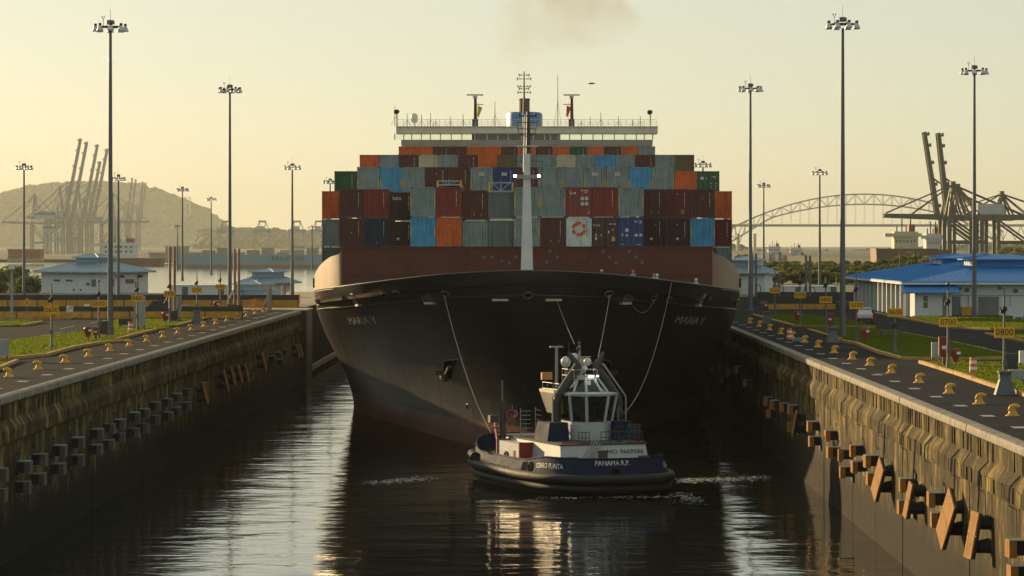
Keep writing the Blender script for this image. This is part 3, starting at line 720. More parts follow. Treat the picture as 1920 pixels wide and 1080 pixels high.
def cont_meshes(hh):
    if hh in CM: return CM[hh]
    d = {}
    W2, Ln = 1.219, 12.19
    b = MB(); b.box(-W2 + 0.03, W2 - 0.03, 0.12, Ln - 0.05, 0.14, hh - 0.04)
    n = 34                                        # corrugated long sides
    d['shell'] = b.mesh('shell')
    for s in (-1, 1): pass
    f = MB()                                      # corrugated end wall
    n = 9; xs_ = []; w_ = 2 * (W2 - 0.13); pitch = w_ / n
    pts = []
    for k in range(n):
        x = -W2 + 0.13 + k * pitch
        pts += [(x, 0.03), (x + pitch * 0.32, 0.03), (x + pitch * 0.5, 0.085), (x + pitch * 0.82, 0.085)]
    pts.append((W2 - 0.13, 0.03))
    f.grid([[(x, y, 0.2) for x, y in pts], [(x, y, hh - 0.13) for x, y in pts]])
    d['end_panel'] = f.mesh('end_panel')
    fr = MB()
    for s in (-1, 1): fr.box(min(s * W2, s * (W2 - 0.13)), max(s * W2, s * (W2 - 0.13)), 0, 0.2, 0.12, hh - 0.12)
    fr.box(-W2 + 0.13, W2 - 0.13, 0, 0.14, hh - 0.13, hh - 0.01); fr.box(-W2 + 0.13, W2 - 0.13, 0, 0.14, 0.05, 0.2)
    for s in (-1, 1):
        fr.box(min(s * W2, s * (W2 - 0.09)), max(s * W2, s * (W2 - 0.09)), 0.2, Ln - 0.1, hh - 0.11, hh - 0.02)
        fr.box(min(s * W2, s * (W2 - 0.09)), max(s * W2, s * (W2 - 0.09)), 0.2, Ln - 0.1, 0.05, 0.2)
        for k in range(40):
            y = 0.3 + k * 0.295; fr.box(min(s * (W2 - 0.035), s * W2 * 0.998), max(s * (W2 - 0.035), s * W2 * 0.998), y, y + 0.14, 0.2, hh - 0.11)
    d['end_frame'] = fr.mesh('end_frame')
    cc = MB()
    for s in (-1, 1):
        for z in (0, hh - 0.12):
            cc.box(min(s * (W2 + 0.004), s * (W2 - 0.17)), max(s * (W2 + 0.004), s * (W2 - 0.17)), -0.012, 0.17, z, z + 0.12)
    d['corner_castings'] = cc.mesh('corner_castings')
    for s, nm in ((-1, 'l'), (1, 'r')):           # a door leaf
        q = MB(); q.box(min(s * 0.012, s * (W2 - 0.14)), max(s * 0.012, s * (W2 - 0.14)), 0.02, 0.07, 0.2, hh - 0.13)
        for z in (0.55, 1.1, 1.65, 2.15): q.box(min(s * 0.06, s * (W2 - 0.2)), max(s * 0.06, s * (W2 - 0.2)), 0.0, 0.02, z, z + 0.26)
        d['door' + nm] = q.mesh('door')
        q = MB()
        for x in (0.3, 0.82): q.cyl((s * x, -0.02, 0.12), (s * x, -0.02, hh - 0.08), 0.022, n=6)
        for x in (0.3, 0.82): q.box(s * x - 0.1, s * x + 0.1, -0.04, -0.02, 1.05, 1.1)
        d['rods' + nm] = q.mesh('lock_rods')
    st = MB(); zq = hh - 0.45
    rr = random.Random(3)
    for k in range(14):
        z = hh - 0.42 - k * 0.105
        if k in (4, 11): continue
        st.box(-0.03, 0.03, 0, 0.004, z, z + 0.07)
    d['number_marks'] = st.mesh('number_marks')
    tri = MB(); tri.add([(-0.09, 0, 0), (0.09, 0, 0), (0, 0, 0.16)], [(0, 1, 2)]); d['warning_mark'] = tri.mesh('warning_mark')
    for k in d.values(): k.materials.append(seam)
    CM[hh] = d; return d
rowcount = {}
def container(label, col, ix, Y, z, hh=2.896, kind='panel', marks=True, dx=0.0, tri=None, group='containers stacked on the ship'):
    d = cont_meshes(hh); x = (ix - 8) * 2.5 + dx
    t = thing('shipping_container', label, 'container', (x, Y + rng.uniform(-0.06, 0.06), z), 0, group)
    mt = cmat(col)
    link('shell', d['shell'], t, mat=mt); link('end_frame', d['end_frame'], t, mat=mt); link('corner_castings', d['corner_castings'], t, mat=castm)
    if kind == 'panel':
        link('end_panel', d['end_panel'], t, mat=mt)
        if marks:
            o = link('number_marks', d['number_marks'], t, (0.72, 0.028 if True else 0, 0), mat=whm if sum(COL[col]) < 0.62 else M('mark_dark', (0.08, 0.09, 0.09), 0.6)); o.location.y = 0.022
    else:
        for s in 'lr':
            o = link('door', d['door' + s], t, mat=mt); link('lock_rods', d['rods' + s], o, mat=M('lock_rod_steel', (0.32, 0.3, 0.28) if kind == 'door' else COL[col], 0.5))
    if tri:
        for (tx, tz) in tri:
            link('warning_mark', d['warning_mark'], t, (tx, 0.018, tz), mat=yem)
    return t
def patch(t, name, x0, x1, z0, z1, mat, y=-0.012):
    return MB().box(x0, x1, y - 0.004, y, z0, z1).build(name, mat, t)
HQ, ST = 2.896, 2.591
Z1, G = 9.02, 0.012
# nearest bay, nine columns wide
FB = 301.0
bot = [('light blue', HQ), ('orange', HQ), ('grey', ST), ('dark grey', ST), ('grey', HQ), ('brown', HQ), ('white', HQ), ('dark brown', HQ), ('blue', HQ)]
top = [('grey', HQ), ('red', HQ), ('brown', HQ), ('dark grey', ST), ('grey', HQ), ('grey', HQ), ('red', HQ), ('red', HQ), ('grey', HQ)]
lb = ['light blue container directly on the red breakwater, sixth from the left edge of the stack', 'bright orange container sitting on the red breakwater left of the mast',
      'rusty grey container low in the stack beside the bright orange one', 'dark grey container with double doors low in the stack left of the mast',
      'grey container directly behind the white foremast in the lowest tier', 'brown container in the lowest tier just right of the foremast',
      'white container with a round orange arrow ring logo', 'dark brown container with door rods and small white CAI lettering', 'blue container with door rods and white markings in the lowest tier']
lt = ['pale grey container on top of the light blue one left of the mast', 'red container on top of the bright orange one', 'brown container on top of the rusty grey one left of the mast',
      'weathered dark grey container under the yellow ended frame', 'grey container behind the foremast in the second tier', 'grey container in the second tier between mast and the bird marked one',
      'red container with a white bird mark and four white squares', 'plain red container right of the bird marked red one', 'grey container above the blue one with door rods']
FBT = {}
for i in range(9):
    ix = 4 + i; z = Z1
    c, hh = bot[i]
    a = container(lb[i], c, ix, FB + (0.5 if i in (2, 3) else 0), z, hh, 'door' if i in (7, 8) else ('plain' if i == 3 else 'panel'), tri={1: [(0, 2.1)], 5: [(-0.2, 0.55), (0.55, 0.55)]}.get(i))
    z2 = z + hh + G + (0.12 if i in (3,) else 0)
    c2, h2 = top[i]
    b = container(lt[i], c2, ix, FB + (0.5 if i in (2, 3) else 0), z2, h2, 'door' if i == 6 else 'panel', marks=i not in (3,), tri={2: [(-0.1, 0.5), (0.6, 0.5)]}.get(i))
    FBT[i] = (a, b)
    if i in (0, 4, 5, 8):                          # yellow and black hazard strips on tall boxes
        for s in (-1, 1): patch(b, 'hazard_strip', s * 1.15 - 0.05, s * 1.15 + 0.05, 0.95, 1.9, yem)
    if i in (0, 4): 
        for s in (-1, 1): patch(a, 'hazard_strip', s * 1.15 - 0.05, s * 1.15 + 0.05, 0.95, 1.9, yem)
# ring logo
ring = MB(); A = FBT[6][0]; oc = M('logo_orange', (0.62, 0.1, 0.02), 0.5, var=0.05)
for k in range(6):
    a0 = R(60 * k + 8); a1 = R(60 * k + 52)
    for q in range(4):
        b0 = a0 + (a1 - a0) * q / 4; b1 = a0 + (a1 - a0) * (q + 1) / 4
        rr0, rr1 = 0.42, 0.66 + (0.06 if q in (1, 2) else 0)
        ring.add([(r_ * math.cos(b), 0, r_ * math.sin(b)) for r_, b in ((rr0, b0), (rr1, b0), (rr1, b1), (rr0, b1))], [(0, 1, 2, 3)])
for k in (1, 4):
    a0 = R(60 * k + 50); ring.add([(0.3 * math.cos(a0), 0, 0.3 * math.sin(a0)), (0.8 * math.cos(a0), 0, 0.8 * math.sin(a0)), (0.55 * math.cos(a0 + 0.5), 0, 0.55 * math.sin(a0 + 0.5))], [(0, 1, 2)])
ring.build('ring_logo', oc, A, (0, 0.018, 1.78))
B = FBT[6][1]                                      # bird mark, squares
MB().add([(-0.9, 0, 2.35), (-0.3, 0, 2.2), (-0.62, 0, 2.28), (-0.85, 0, 2.62), (-0.68, 0, 2.3), (-0.3, 0, 2.45), (-0.8, 0, 2.1)], [(0, 2, 4), (2, 1, 5), (3, 4, 0), (0, 6, 2)]).build('bird_mark', whm, B, (0, -0.006, 0))
for x in (0.33, 0.75):
    for z in (1.15, 1.65): patch(B, 'white_square', x - 0.16, x + 0.16, z - 0.02, z + 0.3, whm, -0.008)
patch(B, 'data_plate', 0.85, 1.03, 0.3, 0.55, M('plate_grey', (0.3, 0.28, 0.26), 0.6), -0.008)
for x, z, w_ in ((0.3, 2.5, 0.25), (0.7, 2.5, 0.42), (0.65, 2.34, 0.2)): patch(B, 'number_marks', x - w_ / 2, x + w_ / 2, z, z + 0.09, whm, -0.008)
Cc = FBT[7][0]
text_obj('container_lettering', 'CAI', 0.34, whm, Cc, (-0.82, -0.03, 2.1), sx=1.3)
for x, z, w_, h_, mm in ((0.55, 2.2, 0.3, 0.09, whm), (0.95, 2.2, 0.25, 0.09, whm), (0.8, 0.6, 0.32, 0.42, yem), (-0.85, 0.72, 0.2, 0.28, whm), (-0.85, 1.12, 0.16, 0.16, whm), (-0.4, 1.1, 0.16, 0.16, yem), (0.35, 1.35, 0.15, 0.25, whm), (0.75, 1.6, 0.22, 0.2, M('plate_grey', (0.3, 0.28, 0.26)))):
    patch(Cc, 'door_label', x - w_ / 2, x + w_ / 2, z, z + h_, mm, -0.032)
Cb = FBT[8][0]
for x, z, w_, h_ in ((0.5, 2.45, 0.3, 0.09), (0.95, 2.45, 0.25, 0.09), (0.9, 2.3, 0.2, 0.08), (-0.38, 1.5, 0.3, 0.32), (-0.82, 1.05, 0.14, 0.24), (-0.38, 1.05, 0.22, 0.2), (0.5, 1.05, 0.28, 0.25), (0.92, 1.05, 0.28, 0.25), (-0.8, 0.25, 0.2, 0.06), (0.75, 0.25, 0.4, 0.06)):
    patch(Cb, 'door_label', x - w_ / 2, x + w_ / 2, z, z + h_, whm, -0.032)
# folded flat rack frames with yellow ends between tiers
for ix, z, Y in ((7, 14.36, 301.6), (5, 14.98, 302)):
    t = thing('flat_rack', 'folded flat rack with yellow posts above the ' + ('weathered dark grey container' if ix == 7 else 'red container'), 'flat rack', ((ix - 8) * 2.5, Y, z))
    pb = M('flatrack_blue', (0.3, 0.38, 0.42), 0.5)
    h_ = 0.95 if ix == 7 else 0.5
    MB().box(-1.1, 1.1, 0, 12, 0, 0.14).build('deck', pb, t)
    m = MB(); m.box(-1.0, 1.0, 0.05, 0.15, h_ - 0.12, h_)
    m.add([(-1.0, 0.02, h_), (-0.88, 0.02, h_), (0.06, 0.02, 0.1), (-0.06, 0.02, 0.1)], [(0, 1, 2, 3)]); m.add([(1.0, 0.02, h_), (0.88, 0.02, h_), (-0.06, 0.03, 0.1), (0.06, 0.03, 0.1)], [(0, 1, 2, 3)])
    m.box(-0.06, 0.06, 0.05, 0.12, 0.1, h_ + 0.1); m.build('end_frame', pb, t)
    for s in (-1, 1): MB().box(s * 1.12 - 0.09, s * 1.12 + 0.09, -0.02, 0.2, -0.3, h_).build('corner_post', yem, t)
# second bay: three columns each side
SB = 312.0
spec = {1: [('brown', HQ, 'brown container on the lowest tier at the left, with one small yellow mark', [(0, 1.4)]), ('brown', HQ, 'dark brown container above another brown one near the left end', None)],
        2: [('navy', HQ, 'navy container on the lowest tier near the left', [(0, 0.4)]), ('red', HQ, 'red container above the navy one near the left', None)],
        3: [('dark brown', ST, 'dark brown container with a pale diamond label below the tex one', None), ('dark brown', HQ, 'dark brown container with white tex lettering', None)],
        13: [('dark brown', HQ, 'dark brown container on the lowest tier right of the blue one with door rods', [(0.3, 2.2)]), ('brown', HQ, 'brown container right of the topmost pale grey one, left of the maroon one', [(-0.1, 0.5), (0.6, 0.5)])],
        14: [('dark brown', HQ, 'dark brown container with a dangerous goods diamond left of the light blue one', [(0, 2.2)]), ('maroon', HQ, 'maroon container with an ochre plate at its lower right', [(0, 2.3)])],
        15: [('light blue', HQ, 'light blue container on the lowest tier near the right end', None), ('brown', HQ, 'dark brown container above the light blue one near the right end', [(0, 1.9)])]}
for ix, tiers in spec.items():
    z = Z1 - (0.0)
    for k, (c, hh, lab, tri) in enumerate(tiers):
        t = container(lab, c, ix, SB, z, hh, 'panel', tri=tri); z += hh + G
        if ix == 3 and k == 1: text_obj('container_lettering', 'tex', 0.62, whm, t, (-0.45, 0.015, 2.3), sx=1.15)
        if 'diamond' in lab:
            o = MB().add([(0, 0, 0.17), (0.17, 0, 0), (0, 0, -0.17), (-0.17, 0, 0)], [(0, 1, 2, 3)]).build('diamond_label', whm, t, (-0.35 if ix == 3 else 0, 0.015, 0.85))
        if ix == 13 and k == 0: MB().add([(0, 0, 0.17), (0.17, 0, 0), (0, 0, -0.17), (-0.17, 0, 0)], [(0, 1, 2, 3)]).build('diamond_label', whm, t, (-0.1, 0.015, 0.85))
        if ix == 14 and k == 1: patch(t, 'ochre_plate', 0.35, 0.65, 0.4, 0.85, M('ochre', (0.35, 0.2, 0.04)), 0.02)
        if ix == 15 and k == 0:
            for s in (-1, 1): patch(t, 'hazard_strip', s * 1.15 - 0.05, s * 1.15 + 0.05, 0.95, 1.9, yem)
# third bay: the outermost columns
TB = 324.0
for ix, tiers in {0: [('dark grey', 'dark grey container lowest at the far left edge of the stack'), ('grey', 'rust speckled grey container at the far left edge of the stack'), ('orange', 'orange container at the far left edge, highest of its column')],
                  16: [('grey', 'grey container lowest at the far right edge of the stack'), ('dark red', 'dark red container at the far right edge of the stack'), ('orange', 'orange container at the far right edge, highest of its column')]}.items():
    for k, (c, lab) in enumerate(tiers):
        container(lab, c, ix, TB, 6.12 + k * 2.908, HQ, 'panel', marks=c != 'dark grey', tri=[(-0.5, 2.3)] if c == 'orange' else None)
# fourth, fifth and sixth bays
row4 = ['green', 'grey', 'light blue', 'grey', 'brown', 'brown', 'grey', 'blue', 'brown', 'grey', 'grey', 'grey', 'grey', 'light blue', 'grey', 'orange', 'green']
row5 = ['orange', 'grey', 'brown', 'cream', 'grey', 'brown', 'orange', 'olive brown', 'grey', 'grey', 'cream', 'grey', 'light blue', 'grey', 'brown', 'grey', 'olive brown']
row6 = ['orange', 'orange', 'brown', 'brown', 'orange', 'orange', 'brown', 'orange', 'brown', 'orange', 'green', 'orange', 'brown', 'orange', 'grey']
for ix, c in enumerate(row4):
    zz = 14.95 if ix not in (0, 15, 16) else 14.5
    lab = f'{c} container, {ordinal(ix+1)} from the left in the third tier, behind the nearest bay'
    t = container(lab, c, ix, 345.0, zz, HQ, 'door' if ix == 16 else 'panel', marks=ix not in (1, 3, 12), tri=[(0, 2.1)] if c in ('orange', 'brown') and ix in (4, 15) else None)
    if ix in (6, 7, 11, 12):
        patch(t, 'length_label', -0.28, 0.28, 1.95, 2.28, whm, 0.02)
        text_obj('container_lettering', '45', 0.34, signk, t, (0, 0.012, 2.11), sx=1.2)
    if ix == 16:
        for x, z, w_, h_ in ((-0.7, 1.95, 0.36, 0.3), (-0.25, 2.0, 0.14, 0.14), (0.6, 2.25, 0.5, 0.07), (0.7, 2.1, 0.2, 0.07), (0.3, 1.5, 0.25, 0.06), (0.85, 1.5, 0.2, 0.06), (0.3, 1.1, 0.15, 0.06), (0.85, 1.2, 0.2, 0.06), (0.85, 0.95, 0.2, 0.06), (-0.85, 0.35, 0.2, 0.2)):
            patch(t, 'door_label', x - w_ / 2, x + w_ / 2, z, z + h_, whm, -0.034)
    if c in ('grey', 'light blue'):
        for s in (-1, 1): patch(t, 'hazard_strip', s * 1.16 - 0.04, s * 1.16 + 0.04, 0.6, 1.5, yem)
for ix, c in ((1, 'dark grey'), (2, 'blue'), (3, 'red'), (13, 'brown'), (14, 'brown'), (15, 'brown')):
    container(f'{c} container half hidden under the third tier, in the {ordinal(ix + 1)} column from the left', c, ix, 345.0, 11.98 if ix != 15 else 11.55, HQ, 'panel', marks=False)
for ix, c in enumerate(row5):
    container(f'{c} container, {ordinal(ix+1)} from the left in the fourth tier', c, ix, 397.0, 17.8, HQ, 'panel', marks=ix % 3 != 1, tri=[(0.1, 1.9)] if ix in (0, 5, 6, 10) else None)
for i, c in enumerate(row6):
    container(f'{c} container, {ordinal(i+1)} from the left in the highest tier below the bridge', c, i + 1, 457.0, 20.75, HQ, 'panel', marks=i % 2 == 0, tri=[(0, 2.0)])

# ---------------------------------------------------------------- mooring lines from the bow
ropem = M('mooring_rope', (0.3, 0.29, 0.27), 0.8, var=0.1)
def rope(label, a, b, sag, r=0.045, n=14):
    pts = []
    for k in range(n + 1):
        t = k / n; p = Vector(a).lerp(Vector(b), t); p.z -= sag * 4 * t * (1 - t); pts.append(p)
    o = MB().tube(pts, r, 5).build('mooring_line', ropem); tag(o, label, 'rope', 'lines hanging from the bow'); return o
def hull_at(px, py, off=0.3):
    s = -1 if px < CX else 1; u, t = uv_from_px(px, py, s); return hull_off(u, t, s, off)
rope_ = rope('long white line running from the left bow fairlead down to the tug', hull_at(835, 549), AT(921, 812, 268.5), 1.3, 0.03)
rope('white line from the right bow fairlead down towards the tug mast', hull_at(1141, 551), AT(1121, 672, 262), 0.2, 0.025)
rope('thin line slanting down from the middle of the bow to the tug mast', hull_at(1043, 566), AT(1077, 645, 262), 0.1, 0.018)
rope('slack thin line drooping from the right bow to the tug side', hull_at(1254, 530), AT(1168, 776, 254.5), 2.2, 0.018, 20)
rope('short slack line looped between two fairleads on the right bow', hull_at(1182, 570), hull_at(1225, 560), 0.9, 0.018)

# ---------------------------------------------------------------- tug
TUGC = Vector((3.1, 256.0, WL)); TA = R(19)
tug = thing('tugboat', 'navy and white harbour tug ahead of the big black bow', 'tug', TUGC, TA)
tnavy = M('tug_navy', (0.012, 0.02, 0.055), 0.75, var=0.2, scale=0.8, streak=0.2, streakcol=(0.04, 0.04, 0.05), spec=0.12)
twhite = M('tug_white', (0.44, 0.49, 0.52), 0.45, var=0.08, scale=0.8, streak=0.15, streakcol=(0.25, 0.18, 0.1), stfreq=(2, 2, 0.4))
tred = M('tug_red_trim', (0.28, 0.02, 0.02), 0.5, var=0.1)
tpipe = M('tug_exhaust_steel', (0.035, 0.032, 0.026), 0.55, metal=0.0, var=0.25, streak=0.3)
tdeck = M('tug_deck_green_grey', (0.05, 0.055, 0.055), 0.8, var=0.3)
thull = M('tug_black_hull', (0.015, 0.015, 0.015), 0.55, var=0.4, streak=0.4, streakcol=(0.05, 0.045, 0.04))
tglass = M('tug_window_glass', (0.012, 0.014, 0.015), 0.05, var=0, spec=0.6)
tgrey = M('tug_mast_grey', (0.3, 0.3, 0.29), 0.5, var=0.1)
def tug_plan(a, k=1.0, inset=0.0):                 # outline by angle; -y end is the near, blunt end
    c, s_ = math.cos(a), math.sin(a)
    n = 3.2 if s_ < 0 else 2.4
    A_, B_ = 6.0 - inset, 13.7 - inset
    r_ = 1.0 / ((abs(c) / A_) ** n + (abs(s_) / B_) ** n) ** (1 / n)
    return r_ * c * k, r_ * s_ * k
def sheer(y):
    if y < -5: return 2.45 + 0.45 * smooth3(min(1, (-5 - y) / 4.5))
    if y < 5: return 2.45
    return 2.45 + 0.95 * smooth3(min(1, (y - 5) / 8.4))
AN = [math.atan2(13.6 * math.sin(2 * math.pi * i / 120), 5.7 * math.cos(2 * math.pi * i / 120)) % (2 * math.pi) for i in range(120)]
rows = []
for z, k in ((-1.6, 0.86), (0.0, 0.93), (0.9, 0.985), (1.45, 1.0)):
    rows.append([(*tug_plan(a, k), z) for a in AN])
th = autosmooth(MB().grid(rows, True).build('hull', thull, tug), 40)
# raked-in bulwark
out_, inn = [], []
for a in AN:
    x, y = tug_plan(a, 1.0); x2, y2 = tug_plan(a, 1.0, 0.55 if math.sin(a) < 0.4 else 0.3)
    out_.append(((x, y, 1.45), (x2, y2, sheer(y2))))
m = MB(); m.grid([[o_[0] for o_ in out_], [o_[1] for o_ in out_], [(o_[1][0] * 0.985, o_[1][1] * 0.992, o_[1][2]) for o_ in out_], [(o_[0][0] * 0.97, o_[0][1] * 0.985, 1.45) for o_ in out_]], True)
bul = autosmooth(m.build('bulwark', tnavy, tug), 40)
MB().tube([(*o_[1][:2], o_[1][2] + 0.03) for o_ in out_ + [out_[0]]], 0.07, 6).build('bulwark_cap', tgrey if False else tnavy, bul)
MB().poly([tug_plan(a, 0.97) for a in AN], 1.3).build('deck', tdeck, tug)
for z, r, k in ((1.38, 0.36, 1.012), (0.62, 0.3, 0.985)):
    P = [(*tug_plan(a, k), z) for a in AN]
    autosmooth(MB().tube(P + [P[0]], r, 10).build('rubber_fender', black, tug), 60)
P = [(*tug_plan(a, 1.0, -0.1), 1.95) for a in AN if 0.9 < a < 2.35]
autosmooth(MB().tube(P, 0.42, 10).build('bow_fender', black, tug), 60)
# bollard windows, freeing ports and lettering on the bulwark
def bulpt(a, v, off=0.03):
    x, y = tug_plan(a, 1.0); x2, y2 = tug_plan(a, 1.0, 0.55 if math.sin(a) < 0.4 else 0.3)
    p = Vector((x, y, 1.45)).lerp(Vector((x2, y2, sheer(y2))), v)
    e = 0.02; t_ = Vector((*tug_plan(a + e), 0)) - Vector((*tug_plan(a - e), 0)); n = Vector((t_.y, -t_.x, 0)).normalized()
    n = (n + Vector((0, 0, 0.35))).normalized()
    return p + n * off, t_.normalized(), n
def angle_for(px):                                 # outline angle whose bulwark appears at that pixel column (near side)
    best = None
    for i in range(720):
        a = math.pi * 2 * i / 720
        p, t_, n = bulpt(a, 0.5); wv = Matrix.Rotation(TA, 3, 'Z') @ p + TUGC; nw = Matrix.Rotation(TA, 3, 'Z') @ n
        if nw.y > 0.05: continue
        d = abs(CX + F * wv.x / wv.y - px)
        if best is None or d < best[0]: best = (d, a)
    return best[1]
def bul_text(txt, px, size, v=0.55):
    a0 = angle_for(px); me = text_mesh(txt, size)
    e = 0.01; ds = (Vector(tug_plan(a0 + e)) - Vector(tug_plan(a0 - e))).length / (2 * e)
    # walk along the outline by arc length
    tab = [(0.0, a0)]
    for sg in (1, -1):
        s_, a = 0.0, a0
        for _ in range(900):
            a2 = a + sg * 0.0015; s_ += (Vector(tug_plan(a2)) - Vector(tug_plan(a))).length; a = a2; tab.append((sg * s_, a))
    tab.sort()
    import bisect
    ks = [t_[0] for t_ in tab]
    for vt in me.vertices:
        i = min(bisect.bisect(ks, vt.co.x), len(ks) - 1); a = tab[i][1]
        p, _, _ = bulpt(a, v + vt.co.y / 1.35, 0.035); vt.co = p
    me.materials.clear(); me.materials.append(M('tug_letters', (0.6, 0.6, 0.58), 0.6, var=0)); me.name = 'tug_lettering'
    return link('tug_lettering', me, bul)
bul_text('CERRO PUNTA', 1028, 0.52); bul_text('PANAMA R.P.', 1150, 0.5, 0.78); bul_text('CERRO PUNTA', 1258, 0.52)
def bul_patch(px0, px1, v0, v1, name, mat, off=0.02, oval=False):
    a0, a1 = angle_for(px0), angle_for(px1); m = MB(); n = 12
    if oval:
        P = []
        for k in range(n):
            q = 2 * math.pi * k / n; P.append(bulpt(a0 + (a1 - a0) * (0.5 + 0.5 * math.cos(q)), v0 + (v1 - v0) * (0.5 + 0.5 * math.sin(q)), off)[0])
        m.add(P, [tuple(range(n))]); m.tube(P + [P[0]], 0.05, 5)
    else:
        m.grid([[bulpt(a0 + (a1 - a0) * k / 6, v, off)[0] for k in range(7)] for v in (v0, v1)])
    return m.build(name, mat, bul)
bul_patch(1146, 1160, 0.1, 0.5, 'mooring_hole', signk, oval=True)
bul_patch(990, 1000, 0.15, 0.8, 'mooring_hole', signk, oval=True)
for p0, p1 in ((922, 926), (929, 933), (936, 940), (945, 949), (952, 956)): bul_patch(p0, p1, 0.06, 0.3, 'freeing_port', signk)
bul_patch(978, 988, 0.15, 0.85, 'mooring_gate', signk)
# lower deckhouse (near end at -y)
dh = MB(); dh.frus((-3.7, 3.9, -9.4, 6.4), (-3.5, 3.7, -8.7, 6.2), 1.3, 3.75); dho = dh.build('deckhouse', twhite, tug)
MB().box(-3.62, 3.82, -8.8, 6.3, 3.75, 3.84).build('boat_deck', tdeck, dho)
for x0, x1 in ((-3.75, -2.15), (2.9, 3.95)): MB().frus((x0, x1, -9.48, -9.3), (x0 + 0.05, x1 - 0.05, -9.1, -9.0), 1.5, 2.85).build('dark_recess', darksteel, dho)
MB().frus((-0.4, 0.35, -9.47, -9.3), (-0.4, 0.35, -8.96, -8.8), 1.4, 3.3).build('door', M('door_brown', (0.05, 0.04, 0.025), 0.6), dho)
for x in (0.75, 2.75):
    l = MB().ball((x, -9.35, 2.45), 0.13, 8, 6).build('deck_lamp', M('deck_lamp_glow', (1, 0.8, 0.4), 0.4, var=0, emit=((1.0, 0.72, 0.32), 9.0)), dho)
    MB().box(x - 0.2, x + 0.2, -9.28, -9.1, 2.3, 2.62).build('lamp_bracket', darksteel, l)
for x, z in ((1.35, 2.5), (2.05, 2.4), (2.4, 2.1), (1.1, 1.9), (1.7, 1.85)): MB().box(x - 0.12, x + 0.12, -9.5, -9.15, z, z + 0.22).build('deck_fitting', darksteel, dho)
text_obj('imo_number', 'MO 9669586', 0.5, signk, dho, (1.85, -9.02, 3.2), (R(74), 0, 0), sx=1.15)
m = MB(); m.tube([(-3.4, -8.7, 3.95), (-1.2, -8.75, 3.95)], 0.06, 5); m.tube([(2.2, -8.75, 3.95), (3.6, -8.7, 3.95)], 0.06, 5); m.build('red_trim', tred, dho)
m = MB()                                           # stairs and rails
for k in range(7): m.box(-1.7 + 0.16 * k, -1.5 + 0.16 * k, -9.9, -9.2, 1.5 + 0.33 * k, 1.55 + 0.33 * k)
for y in (-9.9, -9.2): m.tube([(-2.1, y, 2.2), (-0.7, y, 4.6)], 0.035, 5); m.tube([(-1.9, y, 1.4), (-0.55, y, 4.0)], 0.05, 5); m.tube([(-2.0, y, 1.85), (-0.65, y, 4.3)], 0.03, 5)
m.build('stairs', tgrey, dho)
m = MB()
for x0, x1 in ((-1.9, -1.0), (0.0, 2.3), (2.5, 3.5)):
    for z in (4.3, 4.75): m.cyl((x0, -8.5, z), (x1, -8.5, z), 0.035, n=5)
    k = x0
    while k <= x1 + 0.01: m.cyl((k, -8.5, 3.84), (k, -8.5, 4.75), 0.035, n=5); k += (x1 - x0) / 3
m.build('boat_deck_rail', darksteel, dho)
m = MB()
for k in range(22):
    a = k * 0.6; pass
m.tube([(1.55 + 0.42 * math.cos(k * 0.5), -8.4 - 0.002 * k, 4.55 + 0.6 * math.sin(k * 0.5)) for k in range(40)], 0.05, 5); m.build('hose_coil', black, dho)
m = MB()
for x in (2.55, 2.95, 3.3):
    for z in (4.2, 4.6, 5.0): m.box(x - 0.12, x + 0.12, -8.35, -8.0, z, z + 0.3)
m.build('equipment_rack', darksteel, dho)
# side house with red frames towards the far-left
shx = MB(); shx.box(-4.6, -3.2, -2.2, 3.6, 1.3, 3.5); sh = shx.build('side_house', twhite, tug)
for y in (-2.25, 3.4): MB().box(-4.72, -3.3, y, y + 0.2, 1.3, 3.62).build('red_frame', tred, sh)
MB().tube([(-4.6, 3.6, 3.5), (-4.2, 5.4, 4.6), (-3.6, 7.0, 4.8)], 0.14, 6).build('red_davit', tred, sh)
MB().box(-4.66, -4.6, -0.9, -0.5, 2.0, 2.9).build('extinguisher_box', redp, sh)
m = MB(); m.tube([(-4.66, 1.2 + 0.38 * math.cos(k * math.pi / 8), 2.3 + 0.38 * math.sin(k * math.pi / 8)) for k in range(17)], 0.08, 6); m.build('lifebuoy', M('buoy_dark', (0.08, 0.04, 0.03), 0.6), sh)
# winch and deck gear on the far deck
m = MB(); m.cyl((-1.6, 8.3, 2.2), (1.6, 8.3, 2.2), 0.75, n=14); m.box(-2, -1.6, 7.4, 9.2, 1.3, 2.9); m.box(1.6, 2, 7.4, 9.2, 1.3, 2.9); m.build('winch', darksteel, tug)
for x in (-2.6, -1.6): MB().lathe([(0.25, 1.3), (0.2, 1.5), (0.2, 1.95), (0.32, 2.0), (0.32, 2.12)], (x, 10.4, 0), 10).build('deck_bollard', yellow, tug)
m = MB(); m.box(-3.1, -2.1, 6.4, 7.2, 1.3, 2.4); m.build('deck_locker', twhite, tug)
